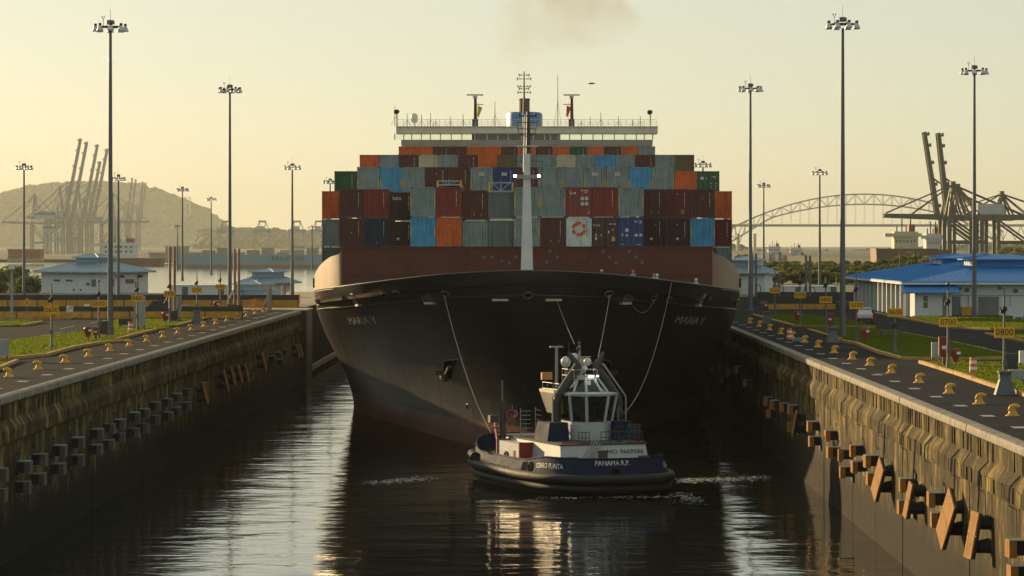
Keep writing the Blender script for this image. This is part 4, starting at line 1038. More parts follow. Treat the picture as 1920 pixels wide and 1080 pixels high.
# navy casings with exhausts
for s in (-1, 1):
    cx_ = s * 2.95 + 0.65
    m = MB(); m.add([(cx_ - 0.95, -4.9, 3.8), (cx_ + 0.95, -4.9, 3.8), (cx_ + 0.95, -1.6, 3.8), (cx_ - 0.95, -1.6, 3.8),
                     (cx_ - 0.95 + (0.35 if s < 0 else 0), -4.5, 5.3), (cx_ + 0.95 - (0.35 if s > 0 else 0), -4.5, 5.3), (cx_ + 0.7, -1.8, 5.3), (cx_ - 0.7, -1.8, 5.3)],
                    [(3,2,1,0),(4,5,6,7),(0,1,5,4),(1,2,6,5),(2,3,7,6),(3,0,4,7)])
    cs = m.build('engine_casing', tnavy, tug)
    MB().frus((cx_ - 0.98, cx_ + 0.98, -4.96, -1.55), (cx_ - 0.98, cx_ + 0.98, -4.92, -1.55), 1.32, 3.8).build('casing_base', tnavy if s > 0 else tnavy, cs)
    # exhaust trunk: upright, then leaning in towards the mast, ending in a flared horn
    pts = [(s * 2.65 + 1.0, -2.6, 5.2), (s * 2.65 + 1.0, -2.6, 7.3), (s * 2.5 + 1.0, -2.6, 7.75), (s * 0.85 + 1.0, -2.5, 10.05)]
    ex = autosmooth(MB().tube(pts, 0.38, 12).build('exhaust_trunk', tpipe, tug, (0, 0, -0.5)), 50)
    MB().tube([(s * 0.85 + 1.0, -2.5, 10.0), (s * 0.9 + 1.0, -2.5, 10.3), (s * 1.5 + 1.0, -2.4, 11.35)], [0.42, 0.38, 0.12], 8).build('exhaust_horn', tpipe, ex)
    MB().tube([(s * 3.15 + 1.0, -3.1, 5.2), (s * 3.15 + 1.0, -3.1, 7.75), (s * 1.2 + 1.0, -3.0, 10.45)], 0.07, 6).build('trunk_rail', tgrey, ex)
# wheelhouse: eight-sided, windows leaning outwards
def octo(hw, yf, yb, ch, z, cx_=1.0):
    return [(cx_ - hw + ch, yf, z), (cx_ + hw - ch, yf, z), (cx_ + hw, yf + ch, z), (cx_ + hw, yb - ch, z), (cx_ + hw - ch, yb, z), (cx_ - hw + ch, yb, z), (cx_ - hw, yb - ch, z), (cx_ - hw, yf + ch, z)]
wh = MB().grid([octo(1.7, -4.6, 0.6, 0.95, 3.84), octo(1.7, -4.6, 0.6, 0.95, 5.65)], True).build('wheelhouse', twhite, tug, (0, 0, -0.35))
lo, hi = octo(1.7, -4.6, 0.6, 0.95, 5.65), octo(2.0, -5.0, 0.9, 1.05, 7.75)
for i in range(8):
    j = (i + 1) % 8
    a, b, c, d = Vector(lo[i]), Vector(lo[j]), Vector(hi[j]), Vector(hi[i])
    pane = MB().add([a.lerp(b, 0.07).lerp(d.lerp(c, 0.07), 0.05), a.lerp(b, 0.93).lerp(d.lerp(c, 0.93), 0.05), a.lerp(b, 0.93).lerp(d.lerp(c, 0.93), 0.97), a.lerp(b, 0.07).lerp(d.lerp(c, 0.07), 0.97)], [(0,1,2,3)]).build('window_pane', tglass, wh)
    MB().tube([a, d], 0.13, 6).build('window_post', twhite, wh)
MB().add([tuple(v) for v in lo] + [(v[0], v[1], v[2] - 0.03) for v in lo], [tuple(range(8))]).build('window_sill', twhite, wh)
MB().grid([octo(2.1, -5.1, 1.0, 1.1, 7.75), octo(2.14, -5.15, 1.05, 1.1, 7.93), octo(1.5, -4.2, 0.5, 0.85, 8.05)], True).build('roof_band', twhite, wh)
lo, hi = octo(1.45, -4.2, 0.5, 0.8, 8.03), octo(0.9, -3.3, 0.1, 0.5, 9.0)
for i in range(8):
    j = (i + 1) % 8
    a, b, c, d = Vector(lo[i]), Vector(lo[j]), Vector(hi[j]), Vector(hi[i])
    MB().add([a.lerp(b, 0.08), a.lerp(b, 0.92), d.lerp(c, 0.92), d.lerp(c, 0.08)], [(0,1,2,3)]).build('skylight_pane', tglass, wh)
    MB().tube([a, d], 0.11, 6).build('skylight_post', twhite, wh)
m = MB(); P = octo(0.95, -3.35, 0.15, 0.5, 9.0); m.poly([(p[0], p[1]) for p in P], 9.0, 0.22); m.build('roof_top', twhite, wh)
MB().box(0.8, 1.15, -3.75, -3.35, 9.25, 9.37).build('roof_lamp', M('roof_lamp_glow', (1, 1, 0.85), 0.4, var=0, emit=((1.0, 0.95, 0.75), 3.5)), wh)
MB().box(0.7, 1.2, -3.35, -3.0, 9.25, 9.45).build('lamp_bracket', darksteel, wh)
MB().box(1.5, 1.62, -3.6, -3.4, 9.25, 9.37).build('roof_lamp', MATS['roof_lamp_glow'], wh)
# bridge wing on the sunlit side, warm sunlight put into its cream colour
m = MB(); m.frus((-1.2, -0.6, -1.8, 1.0), (-1.75, -0.6, -2.2, 1.2), 6.2, 7.9); m.box(-1.75, -0.5, -2.3, 1.3, 7.9, 8.15); m.build('side_wing', M('tug_sunlit_cream', (0.42, 0.4, 0.33), 0.5), wh)
m = MB(); m.box(-1.9, -1.0, 0.2, 0.5, 8.9, 9.5); m.build('orange_box', M('faded_orange', (0.5, 0.25, 0.1), 0.6), wh)
# mast and roof clutter
mast = MB(); mast.cyl((0.0, -1.8, 9.3), (0.0, -1.8, 12.4), 0.17, 0.1, 8); mast.cyl((-1.05, -1.8, 11.4), (1.0, -1.8, 11.4), 0.05, n=6)
mo = mast.build('mast', tgrey, tug, (0.6, 0, -0.95))
m = MB()
for s in (-1, 1):
    for y in (-3.0, -0.2): m.cyl((s * 1.0 + 0.1, y, 9.4), (s * 1.0 + 0.1, y, 10.4), 0.035, n=5)
    for z in (9.9, 10.4): m.cyl((s * 1.0 + 0.1, -3.0, z), (s * 1.0 + 0.1, -0.2, z), 0.035, n=5)
for z in (9.9, 10.4): m.cyl((-0.9, -3.0, z), (1.1, -3.0, z), 0.035, n=5)
m.build('roof_rail', tgrey, mo)
for c_, r_ in (((0.65, -2.0, 11.0), 0.34), ((-0.35, -1.6, 11.35), 0.38), ((0.1, -2.8, 10.5), 0.25)): MB().ball(c_, r_, 10, 6).build('satellite_dome', M('dome_pale', (0.6, 0.6, 0.58), 0.4, var=0.05), mo, smooth=True)
m = MB(); m.cyl((0.0, -1.8, 12.4), (0.0, -1.8, 13.0), 0.03, n=5); m.ball((0.0, -1.8, 12.5), 0.16, 8, 5); m.ball((-0.1, -1.8, 12.05), 0.2, 8, 5); m.cyl((-0.9, -1.8, 11), (-0.9, -1.8, 12.6), 0.03, n=5); m.build('mast_lights', darksteel, mo)
m = MB(); m.cyl((0.9, -2, 10.9), (2.2, -2, 10.7), 0.06, n=6); m.cyl((1.2, -2.0, 9.6), (1.2, -2, 10.8), 0.05, n=6); m.build('roof_boom', tgrey, mo)
# radar post and instruments on the sunlit side platform
m = MB(); m.cyl((-3.0, -0.5, 8.1), (-3.0, -0.5, 12.1), 0.16, 0.12, 8); m.box(-3.55, -2.45, -0.6, -0.4, 12.1, 12.22); rp = m.build('radar_post', tgrey, tug, (2.1, 0, -0.9))
MB().ball((-2.2, -0.5, 10.9), 0.42, 10, 6, 1.15).build('satellite_dome', MATS['dome_pale'], rp, smooth=True)
m = MB(); m.cyl((-2.2, -0.5, 8.2), (-2.2, -0.5, 10.5), 0.12, n=8); m.box(-1.0, -0.6, -0.8, -0.4, 10.0, 11.2); m.cyl((-0.8, -0.6, 8.2), (-0.8, -0.6, 10), 0.07, n=6)
for x in (-1.8, -1.5, -1.2): m.cyl((x, -0.6, 8.2), (x, -0.6, 9.4 + rng.random()), 0.06, n=6); m.ball((x, -0.6, 9.5), 0.14, 6, 4)
m.build('instruments', tgrey, rp)
m = MB()
for z in (8.7, 9.2): m.cyl((-3.4, -2.2, z), (-3.4, 1.8, z), 0.035, n=5); m.cyl((-3.4, -2.2, z), (-1.9, -2.2, z), 0.035, n=5)
for x, y in ((-3.4, -2.2), (-3.4, -0.8), (-3.4, 0.6), (-3.4, 1.8), (-2.6, -2.2), (-1.9, -2.2)): m.cyl((x, y, 8.15), (x, y, 9.2), 0.035, n=5)
m.tube([(-3.3, -2.3, 8.2), (-1.9, -2.6, 9.3)], 0.06, 5); m.build('platform_rail', tgrey, rp)
# crane post and lifebuoy on the far left
m = MB(); m.cyl((-3.9, 4.3, 3.4), (-3.9, 4.3, 6.7), 0.28, 0.2, 8); m.cyl((-3.9, 4.3, 6.5), (-3.95, 4.3, 8.4), 0.1, 0.06, 6); m.box(-5.1, -4.4, 4.0, 4.6, 4.9, 5.5); m.cyl((-4.9, 4.3, 4.5), (-3.5, 4.3, 4.3), 0.05, n=5); cp = m.build('crane_post', darksteel, tug)
m = MB(); m.tube([(-3.3 + 0.42 * math.cos(k * math.pi / 8), 4.0, 5.4 + 0.5 * math.sin(k * math.pi / 8)) for k in range(17)], 0.1, 6); m.build('lifebuoy', redp, cp)
m = MB()
for k in range(6): m.cyl((-2.9, -1.0, 4.2 + 0.4 * k), (-2.4, -1.0, 4.1 + 0.4 * k), 0.035, n=5); m.cyl((-3.3, 1.6, 4.2 + 0.35 * k), (-2.4, 1.6, 4.2 + 0.35 * k), 0.03, n=5)
m.cyl((-2.9, -1.0, 4), (-2.9, -1.0, 6.4), 0.035, n=5); m.cyl((-3.3, 1.6, 3.9), (-3.3, 1.6, 6.2), 0.035, n=5); m.build('ladder', tgrey, cp)
m = MB(); m.tube([(3.2, -3.9, 4.3), (3.2, -3.8, 6.2), (3.4, -3.6, 6.5), (3.7, -3.5, 6.0)], 0.035, 5); m.build('handrail', tgrey, tug)

# ---------------------------------------------------------------- bollards on the lock walls
def bollard_meshes(s):                            # s: direction (in x) the head hooks to, away from the water
    b = MB(); b.lathe([(0.62, 0), (0.62, 0.06), (0.5, 0.1), (0.36, 0.28), (0.3, 0.5), (0.31, 0.62)], (0, 0, 0), 14)
    hd = MB(); hd.tube([(-s * 0.3, 0, 0.42), (-s * 0.08, 0, 0.68), (s * 0.2, 0, 0.82), (s * 0.48, 0, 0.8), (s * 0.62, 0, 0.7)], [0.16, 0.3, 0.28, 0.2, 0.12], 10)
    a, c = b.mesh('base'), hd.mesh('horn')
    for me in (a, c):
        me.materials.append(yellow); me.polygons.foreach_set('use_smooth', [True] * len(me.polygons))
    return a, c
for side, ys in ((-1, [219.5 + 13.3 * k for k in range(17)]), (1, [142, 155.5, 169.5, 182, 195, 210, 226, 240, 253, 268, 283, 297, 311, 325, 340, 355, 370])):
    a, c = bollard_meshes(side)
    for k, y in enumerate(ys):
        px = CX + F * (-36.3 if side < 0 else 26.3) / y
        if px > 1935 or px < -15: continue
        vis = [q for q in ys if -15 <= CX + F * (-36.3 if side < 0 else 26.3) / q <= 1935]
        t = thing('bollard', f"yellow hooked bollard, {ordinal(vis.index(y) + 1)} from the near end along the {'left' if side < 0 else 'right'} lock wall", 'bollard',
                  (-36.3 if side < 0 else 26.3, y, 0), rng.uniform(-0.1, 0.1), 'yellow mooring bollards')
        link('base', a, t); link('horn', c, t); t.scale = (0.64, 0.64, 0.64)

# ---------------------------------------------------------------- fenders hung on the lock walls
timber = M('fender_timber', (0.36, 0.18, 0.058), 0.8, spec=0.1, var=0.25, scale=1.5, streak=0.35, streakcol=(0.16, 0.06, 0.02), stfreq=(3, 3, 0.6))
timberd = M('fender_timber_dark', (0.09, 0.075, 0.06), 0.6, var=0.3, scale=1.5)  # dark grey face boards for the left wall's block fenders
timberg = M('fender_top_grey', (0.2, 0.2, 0.19), 0.7, var=0.25, scale=2)
fd = {}
for s in (-1, 1):
    b = MB(); b.box(0, 0.7, -0.6, 0.6, -0.42, 0.36) if s > 0 else b.box(-0.7, 0, -0.6, 0.6, -0.42, 0.36)
    f = MB(); x0, x1 = sorted((s * 0.705, s * 1.15)); f.box(x0, x1, -0.8, -0.01, -0.55, 0.42); g_ = MB(); g_.box(x0, x1, 0.01, 0.8, -0.55, 0.42)
    tp = MB(); x0, x1 = sorted((s * 0.1, s * 1.13)); tp.box(x0, x1, -0.76, -0.02, 0.425, 0.47); tp.box(x0, x1, 0.02, 0.76, 0.425, 0.47)
    pl = MB(); x0, x1 = sorted((0, s * 0.06)); pl.box(x0, x1, -0.9, 0.9, -0.85, 0.9)
    ch = MB()
    for q in (-0.5, 0.0, 0.5):
        for k in range(4): ch.box(min(s * 0.03, s * 0.12), max(s * 0.03, s * 0.12), q - 0.05, q + 0.05, 0.5 + 0.17 * k, 0.6 + 0.17 * k)
    fd[s] = [(n_, q.mesh(n_)) for n_, q in (('rubber_block', b), ('face_board', f), ('face_board', g_), ('top_boards', tp), ('back_plate', pl), ('chain', ch))]
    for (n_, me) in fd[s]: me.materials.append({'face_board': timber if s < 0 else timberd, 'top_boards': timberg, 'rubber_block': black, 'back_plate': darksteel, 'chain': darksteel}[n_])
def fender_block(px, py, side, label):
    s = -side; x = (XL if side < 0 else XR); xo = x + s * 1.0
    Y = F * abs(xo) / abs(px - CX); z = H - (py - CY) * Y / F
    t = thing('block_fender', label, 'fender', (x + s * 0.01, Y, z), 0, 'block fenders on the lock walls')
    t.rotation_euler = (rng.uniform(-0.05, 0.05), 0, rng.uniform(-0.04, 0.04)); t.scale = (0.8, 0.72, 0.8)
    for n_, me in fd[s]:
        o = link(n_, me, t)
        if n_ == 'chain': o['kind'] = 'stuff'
lz = lambda p: (p[0] * 0.4074, 640 + p[1] * 0.4074)
rz_ = lambda p: (1500 + p[0] * 0.2962, 760 + p[1] * 0.2962)
LB = [(40, 612), (35, 705), (150, 577), (145, 670), (220, 543), (215, 632), (310, 502), (305, 585), (392, 465), (390, 545), (480, 425), (475, 497), (533, 400), (530, 475), (580, 380), (578, 440),
      (648, 347), (645, 420), (692, 330), (687, 398), (742, 298), (740, 360), (798, 283), (800, 345), (842, 258), (838, 320), (888, 235), (883, 297), (957, 207), (1160, 112), (1172, 160), (1275, 80), (1300, 62), (1330, 50), (1310, 95)]
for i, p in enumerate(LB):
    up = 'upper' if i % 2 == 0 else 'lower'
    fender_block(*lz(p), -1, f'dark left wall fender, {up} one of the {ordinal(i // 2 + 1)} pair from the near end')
RB = [(40, 130), (50, 225), (150, 190), (165, 295), (235, 310), (245, 420), (310, 285), (320, 385), (400, 350), (415, 460), (622, 500), (612, 640), (800, 590), (820, 720), (1300, 900), (1310, 1062)]
for i, p in enumerate(RB):
    k = (len(RB) - 1 - i) // 2 + 1
    up = 'upper' if i % 2 == 0 else 'lower'
    fender_block(*rz_(p), 1, f'timber faced fender on sunlit wall, {up} one of the {ordinal(k)} pair from near end')
for i, (px, py) in enumerate(((1345, 687), (1361, 698), (1349, 712), (1391, 718), (1430, 752), (1442, 758), (1460, 763), (1476, 767), (1435, 775), (1475, 800), (1330, 690), (1375, 693))):
    fender_block(px, py, 1, f'shadowed block fender on the right wall beside the ship, {ordinal(i + 1)} counted from the farthest')
def fender_panel(px, py, side, u, v, label, split=False):
    s = -side; x = (XL if side < 0 else XR); xo = x + s * 0.85
    Y = F * abs(xo) / abs(px - CX); z = H - (py - CY) * Y / F
    t = thing('fender_panel', label, 'fender panel', (xo, Y, z), 0, 'tilted fender panels on the lock walls')
    u, v = Vector(u), Vector(v); v = v - u * (u.dot(v) / u.dot(u)); n = u.cross(v).normalized()
    if n.x * s < 0: n = -n
    def slab(a0, a1, b0, b1, d0, d1):
        P = [u * a + v * b + n * d for d in (d0, d1) for a, b in ((a0, b0), (a1, b0), (a1, b1), (a0, b1))]
        return MB().add(P, [(3,2,1,0),(4,5,6,7),(0,1,5,4),(1,2,6,5),(2,3,7,6),(3,0,4,7)])
    nb = 2
    for k in range(nb):
        a0, a1 = -0.5 + k / nb, -0.5 + (k + 1) / nb
        bd = slab(a0 + 0.006, a1 - 0.006, -0.5, 0.5, 0, 0.09).build('face_board', timber, t)
        bl = MB()
        for a in (a0 + 0.06, (a0 + a1) / 2, a1 - 0.06):
            for b in (-0.38, 0.38) if split else (-0.42, -0.15, 0.15, 0.42):
                c = u * a + v * b + n * 0.09; bl.cyl(c, c + n * 0.012, 0.05, n=6)
        bl.build('bolt_heads', darksteel, bd)
    slab(-0.48, 0.48, -0.46, 0.46, -0.16, -0.01).build('steel_frame', darksteel, t)
    for a in (-0.25, 0.25):                         # rubber cones back to the wall
        c = u * a - n * 0.16; e = Vector((-(xo - x), c.y, c.z + 0.1)); MB().cyl(c, e, 0.28, 0.4, 12).build('rubber_cone', black, t)
    c = u * -0.5 - n * 0.05; MB().tube([c, Vector((-(xo - x) + s * 0.45, c.y + 0.2, -2.0 - z))], 0.04, 5).build('chain', darksteel, t)
for (p, u, v, sp_, lab) in (((495, 470), (-0.45, 0.8, -2.1), (0, -1.9, -0.9), False, 'wide square fender panel hanging askew, farther of the two big ones'),
                            ((688, 600), (-0.35, 0.3, -2.05), (0.1, -1.1, 0.0), True, 'narrow two board fender panel between the two big square panels'),
                            ((928, 718), (-0.55, 1.0, -2.36), (0, -2.3, -0.9), False, 'largest square fender panel hanging askew on the sunlit wall'),
                            ((1093, 822), (-0.42, 0.0, -2.34), (0.2, -1.15, 0.0), True, 'narrow two board fender panel nearest the camera on the sunlit wall'),
                            ((-33, 115), (-0.3, 0.6, -2.0), (0, -0.9, -0.1), True, 'small narrow fender panel at the edge of the ship shadow')):
    fender_panel(*rz_(p), 1, u, v, lab, sp_)
for i, (p, ln) in enumerate((((945, 240), 1.9), ((1040, 180), 2.1), ((1073, 160), 2.0), ((1105, 150), 1.9), ((1137, 145), 2.0), ((1215, 92), 2.0), ((1372, 45), 1.7), ((1386, 42), 1.8))):
    fender_panel(*lz(p), -1, (0.45, 0.5, -ln), (-0.15, -0.8, 0.0), f'leaning narrow fender panel on the shaded left wall, {ordinal(i + 1)} from the near end', True)
# chains draped over the ledge of the right wall
for i, y in enumerate([128, 137, 146, 156, 166, 177, 188, 200, 213, 224, 236]):
    t = thing('ledge_chain', f'dark chain draped over the ledge of the right wall, {ordinal(i + 1)} from the near end', 'chain', (XR, y, 0), 0, 'chains draped over the ledge')
    for k in range(3):
        m = MB(); yy = (k - 1) * 0.26
        m.tube([(0.1, yy * 0.4, -1.45), (-0.2, yy * 0.6, -1.75), (-0.47, yy, -2.05), (-0.5, yy * 1.1, -2.5), (-0.5, yy * 1.2, -2.75 - 0.2 * (k % 2))], 0.022, 5)
        m.build('chain_strand', darksteel, t)
    MB().tube([(-0.5, 0.3, -2.9), (-0.1, 0.35, -3.1), (-0.05, 0.5, -4.4)], 0.03, 4).build('hanging_cable', darksteel, t)

# ---------------------------------------------------------------- high-mast lights
def light_mast(px, Y, Ht, label, hs=1.0, nl=8, r=0.3):
    x = (px - CX) * Y / F
    t = thing('light_mast', label, 'light mast', (x, Y, 0), rng.uniform(0, 0.7), 'tall floodlight masts')
    autosmooth(MB().cyl((0, 0, 0), (0, 0, Ht - 0.3), r, r * 0.5, 12).build('pole', polem, t), 40)
    MB().lathe([(r * 2, 0), (r * 2, 0.08), (r * 1.25, 0.12), (r * 1.15, 0.9)], (0, 0, 0), 12).build('pole_base', polem, t)
    MB().lathe([(0.35 * hs, 0), (0.42 * hs, 0.06), (0.42 * hs, 0.36), (0.3 * hs, 0.45)], (0, 0, Ht + 0.35), 12).build('winch_head', polem, t)
    m = MB(); P = [(1.25 * hs * math.cos(k * math.pi / 8), 1.25 * hs * math.sin(k * math.pi / 8), Ht + 0.1) for k in range(17)]; m.tube(P, 0.06 * hs, 6)
    for k in range(4): m.cyl((0, 0, Ht + 0.1), P[k * 4], 0.05 * hs, n=5)
    ring_ = m.build('lamp_ring', darksteel, t)
    for k in range(nl):
        q = 2 * math.pi * (k + 0.3) / nl; cx_, cy_ = 1.5 * hs * math.cos(q), 1.5 * hs * math.sin(q)
        lm = MB().lathe([(0.1 * hs, 0.3 * hs), (0.2 * hs, 0.1 * hs), (0.34 * hs, -0.22 * hs), (0.36 * hs, -0.3 * hs)], (cx_, cy_, Ht - 0.05), 10).build('lamp_shade', alum, t, smooth=True)
        MB().cyl((cx_, cy_, Ht + 0.2 * hs), (cx_, cy_, Ht + 0.42 * hs), 0.15 * hs, n=8).build('ballast', black, lm)
        MB().cyl((cx_, cy_, Ht - 0.05 - 0.3 * hs), (cx_, cy_, Ht - 0.05 - 0.33 * hs), 0.33 * hs, n=10).build('lens', lampglass, lm)
    m = MB(); m.cyl((0, 0, Ht + 0.8), (0, 0, Ht + 1.9), 0.02, n=4); m.tube([(-0.85 * hs, 0, Ht + 0.1), (-0.85 * hs, 0, Ht + 0.8), (-0.98 * hs, 0, Ht + 1.05)], 0.03, 4); m.cyl((-0.85 * hs, 0, Ht + 0.8), (-0.72 * hs, 0, Ht + 1.05), 0.03, n=4)
    m.ball((-0.98 * hs, 0, Ht + 1.1), 0.07, 6, 4); m.ball((-0.72 * hs, 0, Ht + 1.1), 0.07, 6, 4)
    m.build('lightning_rod', darksteel, ring_)
for a in ((207, 318, 31.3, 'tallest light mast on the left, beside the 0500 sign'), (431, 446, 31.3, 'second tallest light mast on the left near the orange fence'),
          (45, 570, 23.3, 'light mast at the far left edge beyond the road', 0.95), (222, 548, 20.8, 'light mast in front of the left white building', 0.75), (342, 800, 23.3, 'slim light mast over the long white wall at left', 0.95),
          (396, 950, 23.0, 'smaller slim light mast between the two left pipe pairs', 0.95), (548, 570, 23.3, 'light mast rising by the left pavilions near the ship', 0.95), (585, 1150, 15.5, 'short faint light mast next to the left edge of the ship', 0.95), (333, 1100, 15.5, 'short faint light mast behind the left pipe pair', 0.95),
          (619, 700, 23.3, 'light mast peeking above the left side of the containers', 0.95), (1318, 560, 23.5, 'lamp ring showing just above the green container', 0.95),
          (1580, 314, 31.3, 'tallest light mast on the right beside the picnic lawn'), (1827, 398, 31.3, 'light mast in front of the blue roofed building'), (1407, 443, 31.3, 'light mast on the right close to the ship side'),
          (1537, 613, 23.3, 'light mast on the right in front of the arched bridge', 0.95), (1432, 747, 23.3, 'slim light mast on the right under the bridge end', 0.95)):
    light_mast(*a)
for px, Y in ((1687, 900),):
    t = thing('street_lamp', 'single slim street lamp above the right trees', 'street lamp', ((px - CX) * Y / F, Y, 0))
    MB().cyl((0, 0, 0), (0, 0, 9), 0.12, 0.08, 8).build('pole', polem, t); MB().box(-0.9, 0.1, -0.2, 0.2, 9, 9.15).build('lamp_head', whitep, t)

# ---------------------------------------------------------------- numbered marker signs
def marker(num, x, Y, zs, side, topz=5.9, red=False, place=''):
    t = thing('marker_sign', f"yellow board reading {num}, {place}", 'sign', (x, Y, 0))
    MB().cyl((0, 0, 0), (0, 0, topz), 0.1, 0.07, 8).build('post', polem, t)
    MB().lathe([(0.5, 0), (0.5, 0.1), (0.15, 0.16), (0.13, 0.5)], (0, 0, 0), 10).build('post_foot', polem, t)
    wd = 1.32; b = MB().box(-wd / 2, wd / 2, -0.15, -0.1, zs - 0.36, zs + 0.36).build('board', signy, t)
    text_obj('number', num, 0.62, signk, b, (0, -0.155, zs), sx=0.95)
    m = MB(); m.ball((0, -0.12, topz - 0.85), 0.2, 8, 6); m.box(-0.28, 0.05, -0.35, -0.1, topz - 1.15, topz - 0.9); m.build('camera_dome', black, t)
    m = MB(); m.box(-0.12, 0.12, -0.22, -0.08, 1.3, 1.75); m.tube([(0.1, -0.1, 1.7), (0.22, -0.1, 1.45), (0.15, -0.1, 1.1), (0.05, -0.1, 1.0)], 0.03, 5); m.build('junction_box', polem, t)
    MB().cyl((0, 0, topz), (0, 0, topz + 0.55), 0.03, n=5).build('rod', darksteel, t)
    if red: MB().ball((0, 0, topz + 0.45), 0.13, 8, 6).build('red_lamp', redp, t)
for i, n_ in enumerate(('0600', '0500', '0400', '0300', '0200', '0100')):
    marker(n_, -42.2, 278 + 30.6 * i, 3.47, -1, 5.3, n_ == '0500', ['nearest of the left row, standing on bright grass', 'beside the tallest left light mast', 'in front of the white building side wall', 'before the rusty twin pipes on the left', 'in front of the long white shed at left', 'farthest of the left row near the lower pavilion'][i])
for n_, Y in (('0800', 206), ('0700', 233.5), ('0600', 267), ('0500', 298.5), ('0400', 329), ('0300', 360), ('0200', 397)):
    marker(n_, 31.4, Y, 3.5, 1, 5.9 if n_ != '0600' else 3.3, n_ == '0700', {'0800': 'largest and nearest on the right edge', '0700': 'next to the red call box at right', '0600': 'on a short post by the picnic table', '0500': 'beside the white pickup at right', '0400': 'above the red call box near the right shed', '0300': 'before the dark twin pipes at right', '0200': 'farthest of the right row near the ship'}[n_])

# ---------------------------------------------------------------- quay equipment
def traffic_drum(px, py, label):
    p = GP(px, py); t = thing('traffic_drum', label, 'traffic drum', p)
    MB().lathe([(0.42, 0), (0.42, 0.1), (0.3, 0.12)], (0, 0, 0), 12).build('base', black, t)
    for k in range(5):
        MB().lathe([(0.3 - 0.012 * k, 0.12 + 0.22 * k), (0.29 - 0.012 * k, 0.335 + 0.22 * k)], (0, 0, 0), 14).build('band', orangep if k % 2 == 0 else whitep, t)
    MB().cyl((-0.12, 0, 1.22), (0.12, 0, 1.22), 0.05, n=6).build('handle', black, t)
traffic_drum(245, 625, 'red and white striped drum on the left lawn'); traffic_drum(1480, 639, 'orange striped drum on the right paving by the ship'); traffic_drum(1825, 702, 'orange striped drum on the near right lawn')
def hose_box(px, py, label, s=1, big=1.0):
    p = GP(px, py); t = thing('hose_cabinet', label, 'fire hose cabinet', p, 0, 'red fire hose cabinets'); t.scale = (0.75, 0.75, 0.8)
    MB().cyl((0, 0, 0), (0, 0, 0.7 * big), 0.1, n=8).build('stand', redp, t)
    m = MB(); m.add([(-0.55, -0.3, 1.5), (0.55, -0.3, 1.5), (0.22, -0.2, 0.55), (-0.22, -0.2, 0.55), (-0.55, 0.3, 1.5), (0.55, 0.3, 1.5), (0.22, 0.2, 0.55), (-0.22, 0.2, 0.55)], [(0,1,2,3),(4,7,6,5),(0,4,5,1),(1,5,6,2),(2,6,7,3),(3,7,4,0)])
    m.build('hood', redp, t)
    MB().lathe([(0.5, 0), (0.42, 0.15), (0.2, 0.26)], (0, 0, 1.5), 10, sx=1.1, sy=0.6).build('hood_cap', redp, t)
    MB().box(0.3 * s - 0.2, 0.3 * s + 0.2, -0.36, -0.3, 1.2, 1.45).build('hose_nozzle', whitep, t)
for a in ((165, 640, 'red hose cabinet on the near left lawn'), (310, 607, 'red hose cabinet in front of the left rusty standpipes'), (406, 584, 'red hose cabinet farthest away on the left paving'), (1791, 688, 'red hose cabinet beside the tall red call box'), (1622, 642, 'red hose cabinet by the tall right light mast'), (1494, 605, 'dark red hose cabinet by the right dark standpipes'), (1433, 587, 'red hose cabinet next to the ship flank on the right')):
    hose_box(*a)
def hydrant(px, py, label, h=1.4, wd=0.35):
    p = GP(px, py); t = thing('call_box', label, 'call box', p, 0, 'red call boxes')
    MB().box(-0.1, 0.1, -0.1, 0.1, 0, h * 0.55).build('post', redp, t); MB().box(-wd, wd, -0.25, 0.25, h * 0.5, h * 1.35).build('cabinet', redp, t); MB().box(-wd * 0.5, wd * 0.5, -0.265, -0.252, h * 0.8, h * 0.95).build('plate', whitep, t)
hydrant(1770, 688, 'tall red call box left of the right 0700 post', 1.7, 0.4); hydrant(1556, 618, 'red call box below the right 0400 sign', 1.3); hydrant(180, 637, 'small red call box below the left 0500 sign', 0.9, 0.25)
def fairlead_winch(px, py, label, s=1):
    p = GP(px, py); t = thing('line_winch', label, 'winch', p, 0, 'grey line handling winches')
    t.scale = (0.7, 0.7, 0.8); g_ = M('winch_grey', (0.09, 0.11, 0.12), 0.5, var=0.2)
    MB().frus((-0.9, 0.9, -0.6, 0.6), (-0.45, 0.45, -0.45, 0.45), 0, 1.3).build('pedestal', g_, t)
    MB().cyl((-0.5, 0, 1.4), (0.5, 0, 1.4), 0.4, n=12).build('drum', g_, t)
    MB().box(-0.6, 0.6, -0.5, 0.5, 1.68, 1.85).build('cover', g_, t)
    MB().tube([(0.4 * s, -0.3, 1.2), (1.0 * s, -0.6, 0.4), (1.3 * s, -0.7, 0.05)], 0.06, 5).build('lever', g_, t)
for a in ((1884, 740, 'grey winch on the kerb below the right 0800 sign', 1), (1561, 643, 'grey winch at the kerb left of the tall right mast', 1), (1438, 608, 'small grey winch on the paving beside the ship', 1), (369, 606, 'grey winch on the kerb below the left 0200 sign', 1), (432, 591, 'grey winch at the foot of the second left mast', 1)):
    fairlead_winch(*a)
def cabinet(px, py, label, wd, h, d, mat, legs=True):
    p = GP(px, py); t = thing('equipment_cabinet', label, 'cabinet', p)
    m = MB()
    for x in (-wd * 0.4, wd * 0.4): m.box(x - 0.06, x + 0.06, -0.06, 0.06, 0, 0.4)
    m.build('legs', polem, t); b = MB().box(-wd / 2, wd / 2, -d / 2, d / 2, 0.4, h).build('box', mat, t)
    MB().box(-wd * 0.38, wd * 0.38, -d / 2 - 0.02, -d / 2 - 0.002, 0.55, h - 0.12).build('door', mat, b)
gcab = M('cabinet_grey', (0.3, 0.32, 0.33), 0.5, var=0.15)
